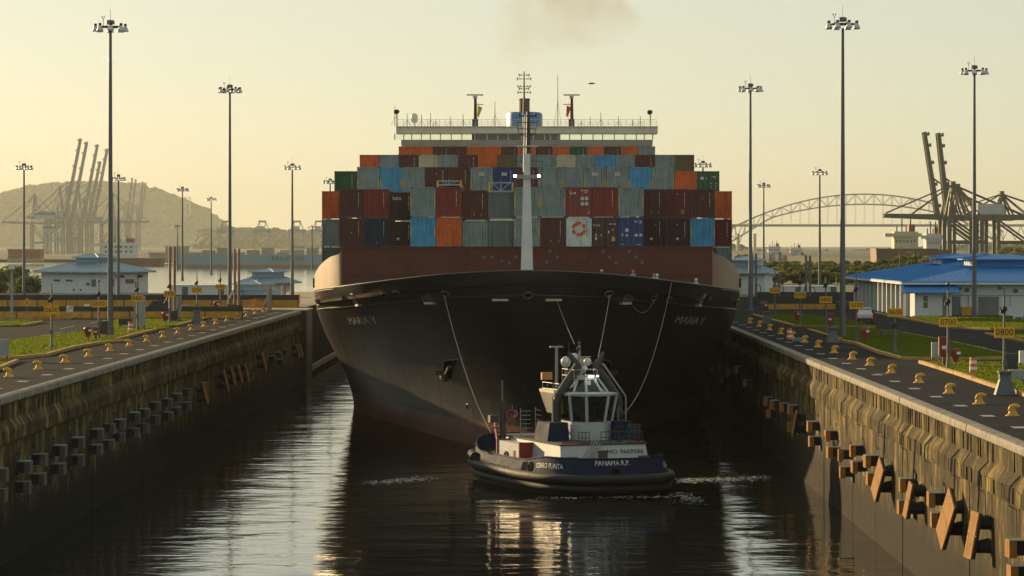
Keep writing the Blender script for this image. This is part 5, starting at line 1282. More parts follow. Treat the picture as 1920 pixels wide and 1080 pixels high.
cabinet(1895, 702, 'dark control box on the near right lawn', 0.9, 1.5, 0.5, darksteel); cabinet(1905, 722, 'pale box beside the right 0800 post', 1.0, 1.0, 0.5, gcab)
cabinet(1755, 680, 'slim grey cabinet left of the red call box', 0.7, 1.6, 0.4, gcab); cabinet(193, 634, 'dark louvred box next to the tallest left mast', 1.0, 1.7, 0.5, darksteel)
cabinet(262, 617, 'tall grey pipe cabinet below the left 0400 sign', 1.2, 3.6, 0.7, gcab); cabinet(236, 616, 'low dark box behind the left striped drum', 1.5, 1.1, 0.6, darksteel)
cabinet(330, 601, 'grey cabinet beside the left twin pipes', 1.2, 3.0, 0.8, gcab); cabinet(5, 676, 'grey pump box at the left edge of the paving', 0.9, 1.7, 0.5, gcab); cabinet(1916, 690, 'white post box at the right edge of the lawn', 0.4, 1.3, 0.4, whitep)
# pipe pairs: tall twin standpipes with collars
rustp = M('rusty_pipe', (0.3, 0.16, 0.1), 0.6, var=0.25, scale=1)
def twin_pipes(px, Y, label, h=8.9, gap=0.55, mat=rustp):
    t = thing('twin_standpipe', label, 'pipe stand', ((px - CX) * Y / F, Y, 0), 0, 'twin standpipes')
    for s in (-1, 1):
        p = MB().cyl((s * gap / 2, 0, 0), (s * gap / 2, 0, h), 0.17, n=10).build('pipe', mat, t, smooth=False)
        MB().cyl((s * gap / 2, 0, h), (s * gap / 2, 0, h + 0.15), 0.2, 0.1, 10).build('cap', polem, p)
    m = MB(); m.box(-1.1, 1.1, -0.5, 0.5, 0, 0.25); m.box(-0.7, 0.7, -0.4, 0.4, 0.25, 1.3)
    m.tube([(-0.6, -0.4, 1.2), (-0.9, -0.5, 2.2), (-0.5, -0.4, 3.0), (-0.3, -0.2, 3.4)], 0.07, 6); m.tube([(0.6, -0.4, 1.2), (1.0, -0.5, 2.4), (0.8, -0.4, 3.2), (0.3, -0.2, 3.0)], 0.07, 6)
    m.build('pump_base', darksteel, t)
twin_pipes(323, 378, 'pair of tall rusty standpipes behind the left 0300 sign'); twin_pipes(444, 415, 'pair of tall rusty standpipes beside the second left light mast', 8.6)
twin_pipes(1414, 480, 'pair of dark standpipes next to the right side of the ship', 7.8, 0.6, M('dark_pipe', (0.13, 0.13, 0.15), 0.5)); twin_pipes(1515, 455, 'pair of dark standpipes behind the right 0300 sign', 7.6, 0.6, MATS['dark_pipe']); twin_pipes(1457, 470, 'shorter pair of dark posts behind the right 0200 sign', 5.0, 0.6, MATS['dark_pipe'])
# camera post at far left, round mooring posts, orange fence
t = thing('camera_post', 'grey lattice camera post at the far left roadside', 'post', GP(22, 603)); m = MB(); m.box(-0.13, 0.13, -0.13, 0.13, 0, 6.3); m.build('post', gcab, t)
m = MB(); [m.cyl((0.15, -0.1, 1 + 0.35 * k), (0.42, -0.1, 1 + 0.35 * k), 0.03, n=4) for k in range(15)]; m.cyl((0.42, -0.1, 0.8), (0.42, -0.1, 6), 0.03, n=4); m.build('ladder', polem, t); MB().box(-0.3, 0.3, -0.5, 0.3, 6.3, 6.75).build('camera', whitep, t)
for px, py, h, label in ((505, 583, 3.4, 'thick grey round post behind the left bollards'), (532, 576, 3.3, 'grey round post just left of the orange fence end')):
    t = thing('guide_post', label, 'post', GP(px, py)); MB().cyl((0, 0, 0), (0, 0, h), 0.33, 0.33, 12).build('post', concrete, t); MB().tube([(-0.2, 0, h * 0.6), (-1.1, 0, 0.1)], 0.1, 6).build('strut', concrete, t)
fo = M('orange_mesh', (0.6, 0.16, 0.04), 0.7, var=0.3, scale=1.5)
t = thing('safety_fence', 'long orange safety fence at the end of the left paving', 'fence', (0, 0, 0))
FP = [GP(*p) for p in ((455, 583), (478, 580), (500, 577), (523, 575), (545, 573), (562, 570))]
for i in range(len(FP)):
    MB().cyl(FP[i], FP[i] + Vector((0, 0, 1.6 + (0.5 if i == 4 else 0))), 0.07, n=6).build('fence_post', fo, t)
    if i + 1 < len(FP):
        a, b = FP[i], FP[i+1]
        for k in range(6):
            z = 0.25 + 0.24 * k; mid = (a + b) / 2 + Vector((0, 0, z - rng.uniform(0.02, 0.12)))
            MB().tube([a + Vector((0, 0, z)), mid, b + Vector((0, 0, z))], 0.05, 4).build('fence_strip', fo, t)
# low yellow and dark barrier walls behind the lawns
def barrier(label, px0, px1, py, h, yf):
    a, b = GP(px0, py), GP(px1, py); Y = a.y
    t = thing('barrier_wall', label, 'barrier', (0, Y, 0)); n = max(2, int((b.x - a.x) / 4.2)); dxx = (b.x - a.x) / n
    for k in range(n):
        x0 = a.x + k * dxx
        MB().box(x0 + 0.02, x0 + dxx - 0.02, 0, 0.5, 0, h * yf).build('yellow_panel', yellow, t)
        MB().box(x0 + 0.02, x0 + dxx - 0.02, 0.06, 0.56, h * yf, h).build('dark_panel', M('barrier_dark', (0.035, 0.035, 0.035), 0.6), t)
    m = MB(); [m.box(a.x + k * dxx - 0.06, a.x + k * dxx + 0.06, -0.06, 0.0, 0, h + 0.05) for k in range(n + 1)]; m.build('clips', darksteel, t)
barrier('long nearer yellow and dark barrier behind the left lawns', -40, 455, 597, 1.5, 0.58); barrier('long farther yellow and dark barrier before the left buildings', -40, 560, 577, 1.9, 0.6)
barrier('yellow and dark barrier behind the right 0300 sign', 1440, 1568, 580, 1.95, 0.4); barrier('dark barrier wall between the white shed and the blue roofed building', 1418, 1640, 566, 1.6, 0.05)
# dark mound and small bits on the left
t = thing('tarp_heap', 'black tarpaulin heap in front of the left barrier', 'tarpaulin', GP(303, 583)); rows = []
for j in range(5):
    rows.append([((2.0 - 0.35 * j) * math.cos(k * math.pi / 7) * (1.1 + 0.15 * math.sin(3 * k + j)), (0.8 - 0.15 * j) * math.sin(k * math.pi / 7), [0, 0.7, 1.15, 1.35, 1.4][j] * (1 + 0.12 * math.sin(2 * k + j))) for k in range(14)])
m = MB(); m.grid(rows, True); m.add(rows[-1], [tuple(range(14))]); m.build('tarpaulin', black, t)
t = thing('skip', 'yellow and grey skip right of the black tarpaulin heap', 'skip', GP(342, 587)); MB().box(-1.2, 1.2, -0.6, 0.6, 0, 0.5).build('lower_half', yellow, t); MB().frus((-1.15, 1.15, -0.55, 0.55), (-1.3, 1.3, -0.65, 0.65), 0.5, 1.1).build('upper_half', gcab, t)
# small roadside signs at left
def small_sign(px, py, h, label, kind):
    t = thing('road_sign', label, 'sign', GP(px, py)); MB().cyl((0, 0, 0), (0, 0, h), 0.05, n=6).build('post', polem, t)
    if kind == 'diamond':
        d = MB().add([(0, -0.06, h + 0.45), (0.5, -0.06, h - 0.1), (0, -0.06, h - 0.65), (-0.5, -0.06, h - 0.1), (0, -0.03, h + 0.45), (0.5, -0.03, h - 0.1), (0, -0.03, h - 0.65), (-0.5, -0.03, h - 0.1)], [(0,1,2,3),(7,6,5,4),(0,4,5,1),(1,5,6,2),(2,6,7,3),(3,7,4,0)]).build('plate', signy, t)
        m = MB(); m.ball((0.02, -0.065, h + 0.12), 0.06, 6, 4); m.tube([(0, -0.065, h + 0.05), (-0.02, -0.065, h - 0.15), (0.1, -0.065, h - 0.38)], 0.03, 4); m.tube([(-0.02, -0.065, h - 0.15), (-0.14, -0.065, h - 0.36)], 0.03, 4); m.tube([(0, -0.065, h), (0.14, -0.065, h - 0.12)], 0.022, 4); m.tube([(0, -0.065, h), (-0.12, -0.065, h - 0.14)], 0.022, 4); m.build('walking_figure', signk, d)
    else:
        wd = 0.42 if kind == 'turn' else 0.38
        d = MB().box(-wd, wd, -0.08, -0.05, h - 0.75, h + 0.05).build('plate', whitep, t)
        if kind == 'turn': m = MB(); m.tube([(-0.14, -0.09, h - 0.62), (-0.14, -0.09, h - 0.3), (0.0, -0.09, h - 0.2), (0.16, -0.09, h - 0.2)], 0.04, 4); m.add([(0.14, -0.09, h - 0.08), (0.3, -0.09, h - 0.2), (0.14, -0.09, h - 0.32)], [(0, 1, 2)]); m.build('turn_arrow', signk, d)
small_sign(51, 600, 2.3, 'yellow diamond walking sign on the far left roadside', 'diamond'); small_sign(131, 598, 1.6, 'white turn arrow sign between the left 0600 and 0500 boards', 'turn'); small_sign(163, 594, 1.6, 'plain white panel on a post left of the 0500 board', 'plain')
# picnic table, saw-horse, car
t = thing('picnic_table', 'wooden picnic table on the right lawn behind the 0600 sign', 'picnic table', GP(1668, 634), R(8)); wd_ = M('old_wood', (0.16, 0.11, 0.07), 0.8, var=0.3)
for k in range(5): MB().box(-1.15, 1.15, -0.4 + 0.165 * k, -0.25 + 0.165 * k, 0.74, 0.79).build('top_plank', wd_, t)
for s in (-1, 1):
    MB().box(-1.15, 1.15, s * 0.75 - 0.13, s * 0.75 + 0.13, 0.43, 0.48).build('bench_plank', wd_, t)
    m = MB(); m.box(s * 0.8 - 0.04, s * 0.8 + 0.04, -0.85, 0.85, 0.38, 0.43); m.box(s * 0.8 - 0.04, s * 0.8 + 0.04, -0.36, 0.36, 0.68, 0.74)
    for q in (-1, 1): m.add([(s * 0.8 - 0.04, q * 0.2, 0.74), (s * 0.8 + 0.04, q * 0.2, 0.74), (s * 0.8 + 0.04, q * 0.32, 0.74), (s * 0.8 - 0.04, q * 0.32, 0.74), (s * 0.8 - 0.04, q * 0.68, 0), (s * 0.8 + 0.04, q * 0.68, 0), (s * 0.8 + 0.04, q * 0.8, 0), (s * 0.8 - 0.04, q * 0.8, 0)], [(0,1,2,3),(4,5,6,7),(0,1,5,4),(1,2,6,5),(2,3,7,6),(3,0,4,7)])
    m.build('trestle_leg', wd_, t)
t = thing('parked_car', 'white pickup truck seen from behind on the right road', 'pickup truck', GP(1622, 606), R(-6)); cw = M('car_white', (0.55, 0.58, 0.6), 0.3, var=0.05)
MB().box(-0.9, 0.9, 0, 5.2, 0.45, 1.05).build('body', cw, t)
MB().frus((-0.88, 0.88, 1.7, 4.0), (-0.68, 0.68, 2.0, 3.5), 1.05, 1.78).build('cab', cw, t)
cg = M('car_glass', (0.02, 0.025, 0.03), 0.08, var=0)
MB().add([(-0.72, 1.77, 1.15), (0.72, 1.77, 1.15), (0.6, 1.95, 1.68), (-0.6, 1.95, 1.68)], [(0, 1, 2, 3)]).build('rear_window', cg, t)
MB().box(-0.85, 0.85, -0.03, -0.002, 0.75, 1.04).build('tailgate', cw, t); MB().box(-0.88, 0.88, -0.14, 0.02, 0.4, 0.62).build('rear_bumper', darksteel, t)
for s in (-1, 1):
    tl = M('tail_light_red', (0.5, 0.02, 0.01), 0.3, var=0, emit=((1, 0.06, 0.03), 0.35)); MB().box(s * 0.82 - 0.08, s * 0.82 + 0.08, -0.04, -0.005, 0.7, 1.0).build('tail_light', tl, t)
    MB().box(s * 1.0 - 0.1, s * 1.0 + 0.1, 3.55, 3.7, 1.1, 1.3).build('wing_mirror', darksteel, t)
    for y in (0.95, 4.2):
        wh_ = MB().cyl((s * 0.72, y, 0.36), (s * 0.92, y, 0.36), 0.36, n=14).build('wheel', black, t); MB().cyl((s * 0.925, y, 0.36), (s * 0.93, y, 0.36), 0.2, n=10).build('rim', alum, wh_)
t = thing('heaving_line', 'pale green heap of line on the right paving beside the drum', 'rope', GP(1500, 642)); m = MB()
m.tube([(0.9 * math.cos(k * 0.9) * (1 - k * 0.02), 0.5 * math.sin(k * 1.3), 0.06 + 0.35 * abs(math.sin(k * 0.37)) * (1 if 8 < k < 24 else 0.2)) for k in range(32)], 0.05, 5); m.build('line_coil', M('green_line', (0.2, 0.36, 0.33), 0.8), t)

# ---------------------------------------------------------------- buildings
roofg = M('metal_roof_blue_grey', (0.24, 0.33, 0.41), 0.38, metal=0.35, var=0.12, scale=0.4)
roofb = M('metal_roof_blue', (0.025, 0.19, 0.5), 0.5, metal=0.1, var=0.12, scale=0.4)
wallw = M('white_building_wall', (0.6, 0.64, 0.66), 0.7, var=0.06, scale=0.3, streak=0.12, streakcol=(0.3, 0.3, 0.28), stfreq=(1, 1, 0.15))
wing = M('window_grey', (0.1, 0.11, 0.12), 0.3, var=0.1)
def hip_roof(parent, x0, x1, y0, y1, z0, z1, mat, rl=0.0, seams=0.6, name='roof', th=0.22):
    cx_, cy_ = (x0 + x1) / 2, (y0 + y1) / 2
    hx = max(0, (x1 - x0) - (y1 - y0)) / 2 + rl; hy = max(0, (y1 - y0) - (x1 - x0)) / 2 + rl
    hx, hy = (hx, rl) if (x1 - x0) >= (y1 - y0) else (rl, hy)
    top_ = [(cx_ - hx, cy_ - hy, z1), (cx_ + hx, cy_ - hy, z1), (cx_ + hx, cy_ + hy, z1), (cx_ - hx, cy_ + hy, z1)]
    bt = [(x0, y0, z0), (x1, y0, z0), (x1, y1, z0), (x0, y1, z0)]
    m = MB(); m.add([(p[0], p[1], z0 - th) for p in bt] + bt + top_, [(3,2,1,0),(0,1,5,4),(1,2,6,5),(2,3,7,6),(3,0,4,7),(4,5,9,8),(5,6,10,9),(6,7,11,10),(7,4,8,11),(8,9,10,11)])
    r = m.build(name, mat, parent)
    sm_ = MB()                                     # standing seams
    for i in range(4):
        a, b, c, d = Vector(bt[i]), Vector(bt[(i+1) % 4]), Vector(top_[(i+1) % 4]), Vector(top_[i])
        ln = (b - a).length; e = (b - a) / ln; s0 = (d - a).dot(e); s1 = (c - a).dot(e); up = ((d - a) - e * s0)
        k = seams * 0.5
        while k < ln:
            if k < s0: f_ = k / s0
            elif k > s1: f_ = (ln - k) / max(1e-6, ln - s1)
            else: f_ = 1.0
            p = a + e * k; q = p + up * min(1, f_); n_ = e.cross(up).normalized() * 0.05
            sm_.add([p - e * 0.03, p + e * 0.03, p + n_, q - e * 0.03, q + e * 0.03, q + n_], [(0, 2, 5, 3), (2, 1, 4, 5), (0, 1, 2)])
            k += seams
    tag(sm_.build('standing_seams', mat, r), kind='stuff')
    m = MB()
    for i in range(4): m.tube([bt[i], top_[i]], 0.09, 5)
    m.build('hip_caps', mat, r)
    return r
def pavilion(label, px, base_py, Y, W_, D_, hw_, hr, rz, z0=0.0, win=()):
    t = thing('white_building', label, 'building', ((px - CX) * Y / F, Y, z0), rz)
    wl = MB().box(-W_ / 2, W_ / 2, -D_ / 2, D_ / 2, 0, hw_).build('wall', wallw, t)
    MB().box(-W_ / 2 - 0.03, W_ / 2 + 0.03, -D_ / 2 - 0.03, D_ / 2 + 0.03, 0, 0.5).build('plinth', M('plinth_grey', (0.35, 0.36, 0.36), 0.8), wl)
    o = 1.1
    rf = hip_roof(t, -W_ / 2 - o, W_ / 2 + o, -D_ / 2 - o, D_ / 2 + o, hw_ + 0.1, hw_ + hr, roofg, rl=1.6)
    cw_ = 2.4
    MB().box(-cw_, cw_, -cw_, cw_, hw_ + hr - 0.9, hw_ + hr + 0.55).build('cupola', roofg, rf)
    hip_roof(t, -cw_ - 0.6, cw_ + 0.6, -cw_ - 0.6, cw_ + 0.6, hw_ + hr + 0.65, hw_ + hr + 1.3, roofg, rl=0.5, name='cupola_roof', th=0.12)
    for face, u, z, w_, h_ in win:
        if face == 'f': MB().box(u - w_ / 2, u + w_ / 2, -D_ / 2 - 0.06, -D_ / 2 - 0.004, z, z + h_).build('window', wing, wl)
        else: MB().box(W_ / 2 + 0.004, W_ / 2 + 0.06, u - w_ / 2, u + w_ / 2, z, z + h_).build('window', wing, wl)
    return t
W1 = [('f', -3.7, 2.6, 1.5, 0.35), ('f', -0.9, 2.6, 1.5, 0.35), ('f', 3.3, 1.9, 0.7, 0.5), ('f', 4.6, 1.7, 0.9, 1.3), ('f', 0.1, 0.9, 0.4, 0.35), ('f', 1.7, 0.9, 0.4, 0.35), ('s', -4.5, 1.7, 0.9, 1.3), ('s', 0.8, 2.2, 2.6, 0.8), ('s', 3.0, 0.9, 0.9, 1.6)]
pav = pavilion('large white building with blue grey hip roof at left', 178, 556, 575, 14.5, 13, 4.3, 2.0, R(-29), 0, W1)
for k, u in enumerate((-3.2, -2.2, 3.5)):
    MB().box(7.26, 8.1, u - 0.25, u + 0.25, 3.3, 3.75).build('floodlight', darksteel, pav)
pavilion('small white pavilion with blue grey roof right of the left twin pipes', 503, 556, 640, 7.8, 7.8, 3.0, 1.6, R(-25), -1.5)
pavilion('lower pavilion roof in front of the small left pavilion', 474, 560, 560, 8.5, 8.5, 0.9, 1.9, R(-20), -1.2)
pavilion('small blue roofed white building partly behind the ship at right', 1400, 556, 560, 8.0, 8.0, 4.2, 1.7, R(-15), 0)
def shed(label, px0, px1, y_top, Y, depth=8, z0=0):
    x0, x1 = (px0 - CX) * Y / F, (px1 - CX) * Y / F; zt_ = H - (y_top - CY) * Y / F
    t = thing('white_shed', label, 'building', ((x0 + x1) / 2, Y, z0)); w2 = (x1 - x0) / 2
    wl = MB().box(-w2, w2, 0, depth, 0, zt_ - z0).build('wall', wallw, t); MB().box(-w2 - 0.1, w2 + 0.1, -0.1, depth + 0.1, zt_ - z0, zt_ - z0 + 0.15).build('parapet', wallw, t)
    for u in (-0.55, 0.75): MB().box(w2 * u, w2 * u + 1.0, -0.05, -0.004, 0.6, 2.0).build('window', wing, wl)
shed('long plain white shed behind the left 0200 sign', 318, 422, 536, 540, 10); shed('plain white shed behind the right 0300 and 0400 signs', 1468, 1570, 538, 545, 10)
# the large blue roofed building
BX, BYY = 49.6, 403.0
bb = thing('blue_roofed_building', 'large white building with bright blue metal roof at right', 'building', (BX, BYY, 0)); BW, BD, BH = 26.0, 72.0, 4.5
wl = MB().box(0, BW, 0, BD, 0, BH).build('wall', wallw, bb)
rf = hip_roof(bb, -1.2, BW + 1.6, -1.4, BD + 1.4, BH + 0.05, 6.8, roofb, rl=2.0, seams=0.75)
MB().box(-1.26, BW + 1.66, -1.46, BD + 1.46, BH - 0.35, BH - 0.08).build('fascia', wallw, rf)
for y0, y1 in ((8.5, 17.5), (40, 50)):
    MB().box(9.2, 17.4, y0, y1, 5.4, 7.35).build('cupola', roofb, rf); hip_roof(bb, 8.3, 18.3, y0 - 0.9, y1 + 0.9, 7.4, 8.0, roofb, rl=1.6, seams=0.75, name='cupola_roof', th=0.15)
    for k in range(5): MB().box(9.05, 9.19, y0 + 0.6 + k * 1.7, y0 + 1.7 + k * 1.7, 6.55, 7.25).build('louvre', whitep, rf)
for k in range(13):                                # columns and garage doors on the long side
    y = 3 + k * 5.2
    MB().box(-0.55, -0.004, y, y + 0.7, 0, BH - 0.4).build('column', wallw, wl); MB().box(-0.06, -0.01, y + 1.2, y + 4.4, 0.1, 3.1).build('garage_door', M('door_steel_grey', (0.16, 0.17, 0.18), 0.5), wl)
    MB().box(-0.06, -0.01, y + 1.3, y + 4.3, 3.4, 4.1).build('window', wing, wl)
dg = MATS['door_steel_grey']
for x0, x1, z0, z1, mm, nm in ((4.9, 6.2, 0.05, 2.6, dg, 'door'), (8.5, 11.1, 0.05, 2.6, dg, 'door'), (5.0, 5.5, 3.2, 3.7, wing, 'vent'), (6.8, 7.3, 3.2, 3.7, wing, 'vent'), (5.9, 6.4, 3.5, 3.8, wing, 'lamp'), (11.0, 11.5, 3.5, 3.9, wing, 'lamp'), (13.0, 13.6, 3.1, 3.6, wing, 'vent'), (11.3, 11.5, 0.8, 1.2, redp, 'extinguisher'), (6.3, 8.0, 0.05, 1.3, orangep, 'orange_cabinet')):
    MB().box(x0, x1, -0.12 if nm != 'orange_cabinet' else -0.5, -0.005, z0, z1).build(nm, mm if nm != 'orange_cabinet' else yellow, wl)
m = MB(); m.tube([(5.2, -0.06, 2.75), (15.5, -0.06, 2.75)], 0.03, 4); m.tube([(7.2, -0.06, 1.3), (7.2, -0.06, 2.75)], 0.04, 4); m.tube([(12.6, -0.06, 1.4), (12.6, -0.06, 2.75)], 0.03, 4); m.build('conduit', darksteel, wl)
pr = MB().box(0.0, 4.75, -2.6, -0.01, 0, 3.2).build('porch', wallw, bb)
m = MB(); m.add([(-1.6, -3.6, 3.05), (5.6, -3.6, 3.05), (5.6, -0.15, 4.0), (-1.6, -0.15, 4.0), (-1.6, -3.6, 3.2), (5.6, -3.6, 3.2), (5.6, -0.15, 4.2), (-1.6, -0.15, 4.2)], [(3,2,1,0),(4,5,6,7),(0,1,5,4),(1,2,6,5),(2,3,7,6),(3,0,4,7)]); po = m.build('porch_roof', roofb, bb)
m = MB(); [m.add([(x, -3.6, 3.2), (x + 0.06, -3.6, 3.2), (x + 0.06, -0.15, 4.2), (x, -0.15, 4.2), (x, -3.6, 3.26), (x + 0.06, -3.6, 3.26), (x + 0.06, -0.15, 4.26), (x, -0.15, 4.26)], [(4,5,6,7),(0,1,5,4),(1,2,6,5),(2,3,7,6),(3,0,4,7)]) for x in [-1.6 + 0.6 * k for k in range(13)]]; tag(m.build('standing_seams', roofb, po), kind='stuff')
for x0, x1, z0, z1, nm, mm in ((1.1, 1.65, 1.2, 1.95, 'window', wing), (1.1, 1.65, 2.05, 2.75, 'window', wing), (1.85, 3.2, 0.1, 2.7, 'door', M('door_white', (0.6, 0.6, 0.6), 0.5)), (3.55, 4.3, 0.1, 2.7, 'door', dg)):
    MB().box(x0, x1, -2.66, -2.605, z0, z1).build(nm, mm, pr)
MB().box(-1.5, -1.35, -3.4, -3.25, 0, 3.0).build('porch_post', wallw, pr)
t = thing('ac_unit', 'white air conditioner unit on the lawn beside the blue roofed building', 'air conditioner', GP(1909, 601)); MB().box(-0.55, 0.55, -0.3, 0.3, 0, 0.55).build('casing', whitep, t); MB().box(-0.45, 0.45, -0.31, -0.302, 0.1, 0.45).build('grille', wing, t)

# ---------------------------------------------------------------- far shore, hills, forest
terr = M('far_terrain', (0.03, 0.033, 0.016), 0.95, var=0.3, scale=0.01)
tag(MB().box(-12000, -330, 3550, 22500, WL - 3, WL + 3).build('far_shore', terr), kind='structure')
tag(MB().box(330, 9000, 1520, 20000, WL - 3, WL + 6).build('far_shore', terr), kind='structure')
def ridge(name, prof, Y, depth, zb, mat):
    """prof: skyline in photo pixels; a rounded ridge whose crest follows it."""
    P = [AT(px, py, Y) for px, py in prof]; rows = []
    r2 = random.Random(11)
    xs_ = []
    for i in range(len(P) - 1):
        for k in range(10): xs_.append(P[i].lerp(P[i+1], k / 10))
    xs_.append(P[-1])
    prof_ = [(-1, 0), (-0.8, 0.3), (-0.55, 0.62), (-0.3, 0.86), (-0.12, 0.97), (0, 1), (0.25, 0.9), (0.6, 0.5), (1, 0)]
    for p in xs_:
        rows.append([(p.x + r2.uniform(-4, 4), Y + a * depth, zb + (p.z - zb) * h * (1 + r2.uniform(-0.015, 0.015))) for a, h in prof_])
    o = MB().grid(rows).build(name, mat); autosmooth(o, 60); tag(o, kind='structure'); return xs_, prof_
folm = M('forest_foliage', (0.032, 0.04, 0.014), 0.9, var=0.45, scale=0.05)
def clump(m, c, r, r2):                            # small irregular crown: jittered low icosahedron
    t = (1 + 5 ** 0.5) / 2
    V = [(-1,t,0),(1,t,0),(-1,-t,0),(1,-t,0),(0,-1,t),(0,1,t),(0,-1,-t),(0,1,-t),(t,0,-1),(t,0,1),(-t,0,-1),(-t,0,1)]
    Fc = [(0,11,5),(0,5,1),(0,1,7),(0,7,10),(0,10,11),(1,5,9),(5,11,4),(11,10,2),(10,7,6),(7,1,8),(3,9,4),(3,4,2),(3,2,6),(3,6,8),(3,8,9),(4,9,5),(2,4,11),(6,2,10),(8,6,7),(9,8,1)]
    m.add([(c[0] + v[0] * r * 0.53 * r2.uniform(0.7, 1.3), c[1] + v[1] * r * 0.53 * r2.uniform(0.7, 1.3), c[2] + v[2] * r * 0.45 * r2.uniform(0.7, 1.35)) for v in V], Fc)
def cover(name, xs_, prof_, Y, depth, zb, n, size, mat=folm):
    r2 = random.Random(5); m = MB()
    for _ in range(n):
        p = xs_[r2.randrange(len(xs_))]; q = xs_[r2.randrange(len(xs_))] if False else p
        a = r2.choice([r2.uniform(-0.95, 0.1), r2.uniform(-0.3, 0.1), r2.uniform(-0.06, 0.05)])
        for i in range(len(prof_) - 1):
            if prof_[i][0] <= a <= prof_[i+1][0]:
                f_ = (a - prof_[i][0]) / (prof_[i+1][0] - prof_[i][0]); h = prof_[i][1] + f_ * (prof_[i+1][1] - prof_[i][1])
        s = size * r2.uniform(0.5, 1.3)
        clump(m, (p.x + r2.uniform(-60, 60), Y + a * depth, zb + (p.z - zb) * h - s * 0.12), s, r2)
    o = m.build(name, mat); tag(o, kind='stuff'); o['label'] = 'far forest covering the hazy hill'; return o
HY = 20000
xs_, pr_ = ridge('hill', [(-260, 420), (-120, 400), (-40, 385), (0, 375), (40, 363), (90, 353), (150, 349), (200, 350), (250, 353), (290, 366), (330, 382), (365, 398), (390, 415), (410, 435), (440, 447), (520, 450), (600, 452), (660, 458)], HY, 900, WL, terr)
cover('forest', xs_, pr_, HY, 900, WL, 5500, 40)
xs_, pr_ = ridge('hill', [(400, 440), (450, 436), (500, 438), (560, 443), (620, 440), (700, 448)], 13000, 500, WL, terr)
cover('forest', xs_, pr_, 13000, 500, WL, 1200, 26)
xs_, pr_ = ridge('hill', [(1340, 468), (1370, 482), (1400, 490), (1440, 492), (1500, 487), (1560, 486), (1640, 480), (1720, 472), (1800, 468), (2000, 460)], 7500, 350, WL, terr)
cover('forest', xs_, pr_, 7500, 350, WL, 900, 16)

# individual trees on the right bank
def leaf_crown(seed, n, rx, rz, nl):
    r2 = random.Random(seed); m = MB(); cs = []
    for _ in range(nl):
        a = r2.uniform(0, 6.28); d = r2.uniform(0.1, 0.8) ** 0.6 * rx * 0.75; z = r2.uniform(-0.7, 0.85)
        cs.append((Vector((d * math.cos(a) * (1 - 0.3 * abs(z)), d * math.sin(a) * (1 - 0.3 * abs(z)), z * rz * 0.75)), r2.uniform(0.28, 0.5) * rx))
    for _ in range(n):
        c, r = r2.choice(cs)
        v = Vector((r2.gauss(0, 1), r2.gauss(0, 1), r2.gauss(0, 1))).normalized() * r * r2.uniform(0.6, 1.05); v.z *= 0.75; p = c + v
        nrm = (v.normalized() + Vector((r2.uniform(-.6, .6), r2.uniform(-.6, .6), r2.uniform(-.3, .9)))).normalized()
        a = nrm.orthogonal().normalized(); b = nrm.cross(a); s = r2.uniform(0.2, 0.46)
        m.add([p - a * s, p - b * s * 0.7, p + a * s, p + b * s * 0.7], [(0, 1, 2, 3)])
    return m, cs
leafms = [M('leaf_dark_green', (0.07, 0.1, 0.025), 0.7, var=0.4, scale=0.6), M('leaf_olive', (0.12, 0.135, 0.035), 0.7, var=0.4, scale=0.6), M('leaf_yellowish', (0.19, 0.165, 0.04), 0.7, var=0.35, scale=0.6)]
def translucent(m, col):
    t = m.node_tree; N = t.nodes; L = t.links; p = N['Principled BSDF']; o = N['Material Output']
    tr = N.new('ShaderNodeBsdfTranslucent'); tr.inputs[0].default_value = (*col, 1); mx = N.new('ShaderNodeMixShader'); mx.inputs[0].default_value = 0.45
    L.new(p.outputs[0], mx.inputs[1]); L.new(tr.outputs[0], mx.inputs[2]); L.new(mx.outputs[0], o.inputs['Surface'])
for m_, c_ in zip(leafms, ((0.16, 0.2, 0.03), (0.26, 0.27, 0.05), (0.38, 0.32, 0.06))): translucent(m_, c_)
bark = M('bark', (0.07, 0.055, 0.04), 0.9, var=0.3)
tree_pro = []
for k in range(5):
    m, cs = leaf_crown(20 + k, 1500, 3.2, 3.0, 20); me = m.mesh('crown'); me.materials.append(leafms[0])
    tr = MB(); tr.tube([(0, 0, -5.2), (0.15, 0, -3), (0.05, 0.1, -1), (0, 0, 1)], [0.3, 0.24, 0.18, 0.08], 7)
    for c, r in cs[:7]: tr.tube([(0.1, 0, -2.6), c * 0.5 + Vector((0, 0, -1)), c], [0.13, 0.08, 0.03], 5)
    mt_ = tr.mesh('trunk'); mt_.materials.append(bark); tree_pro.append((me, mt_))
trng = random.Random(42)
def tree(px, top_py, Y, k, lm, label, sc_=None, base=0.0):
    top = H - (top_py - CY) * Y / F; h = max(4.0, top - base); s = h / 8.0
    t = thing('broadleaf_tree', label, 'tree', ((px - CX) * Y / F, Y, base), trng.uniform(0, 6.28), 'trees on the right bank')
    s2 = s * 1.6 * trng.uniform(0.95, 1.35)
    for nm, me, mm in (('crown', tree_pro[k][0], leafms[lm]), ('trunk', tree_pro[k][1], bark)):
        o = link(nm, me, t, (0, 0, 3.3 * s), mat=mm); o.scale = (s2, s2, s * 1.3)
line = [(1400, 500), (1430, 492), (1460, 490), (1490, 488), (1515, 493), (1540, 489), (1565, 490), (1590, 486), (1612, 492), (1640, 486), (1665, 480), (1690, 478), (1710, 472), (1735, 474), (1760, 476), (1790, 472), (1815, 470), (1840, 468), (1865, 462), (1890, 458), (1915, 462), (1940, 458)]
def sky_at(px):
    for (a, b), (c, d) in zip(line, line[1:]):
        if a <= px <= c: return b + (d - b) * (px - a) / (c - a)
    return 475
cols_ = ['dark green', 'olive', 'yellowish green']
n_t = 0
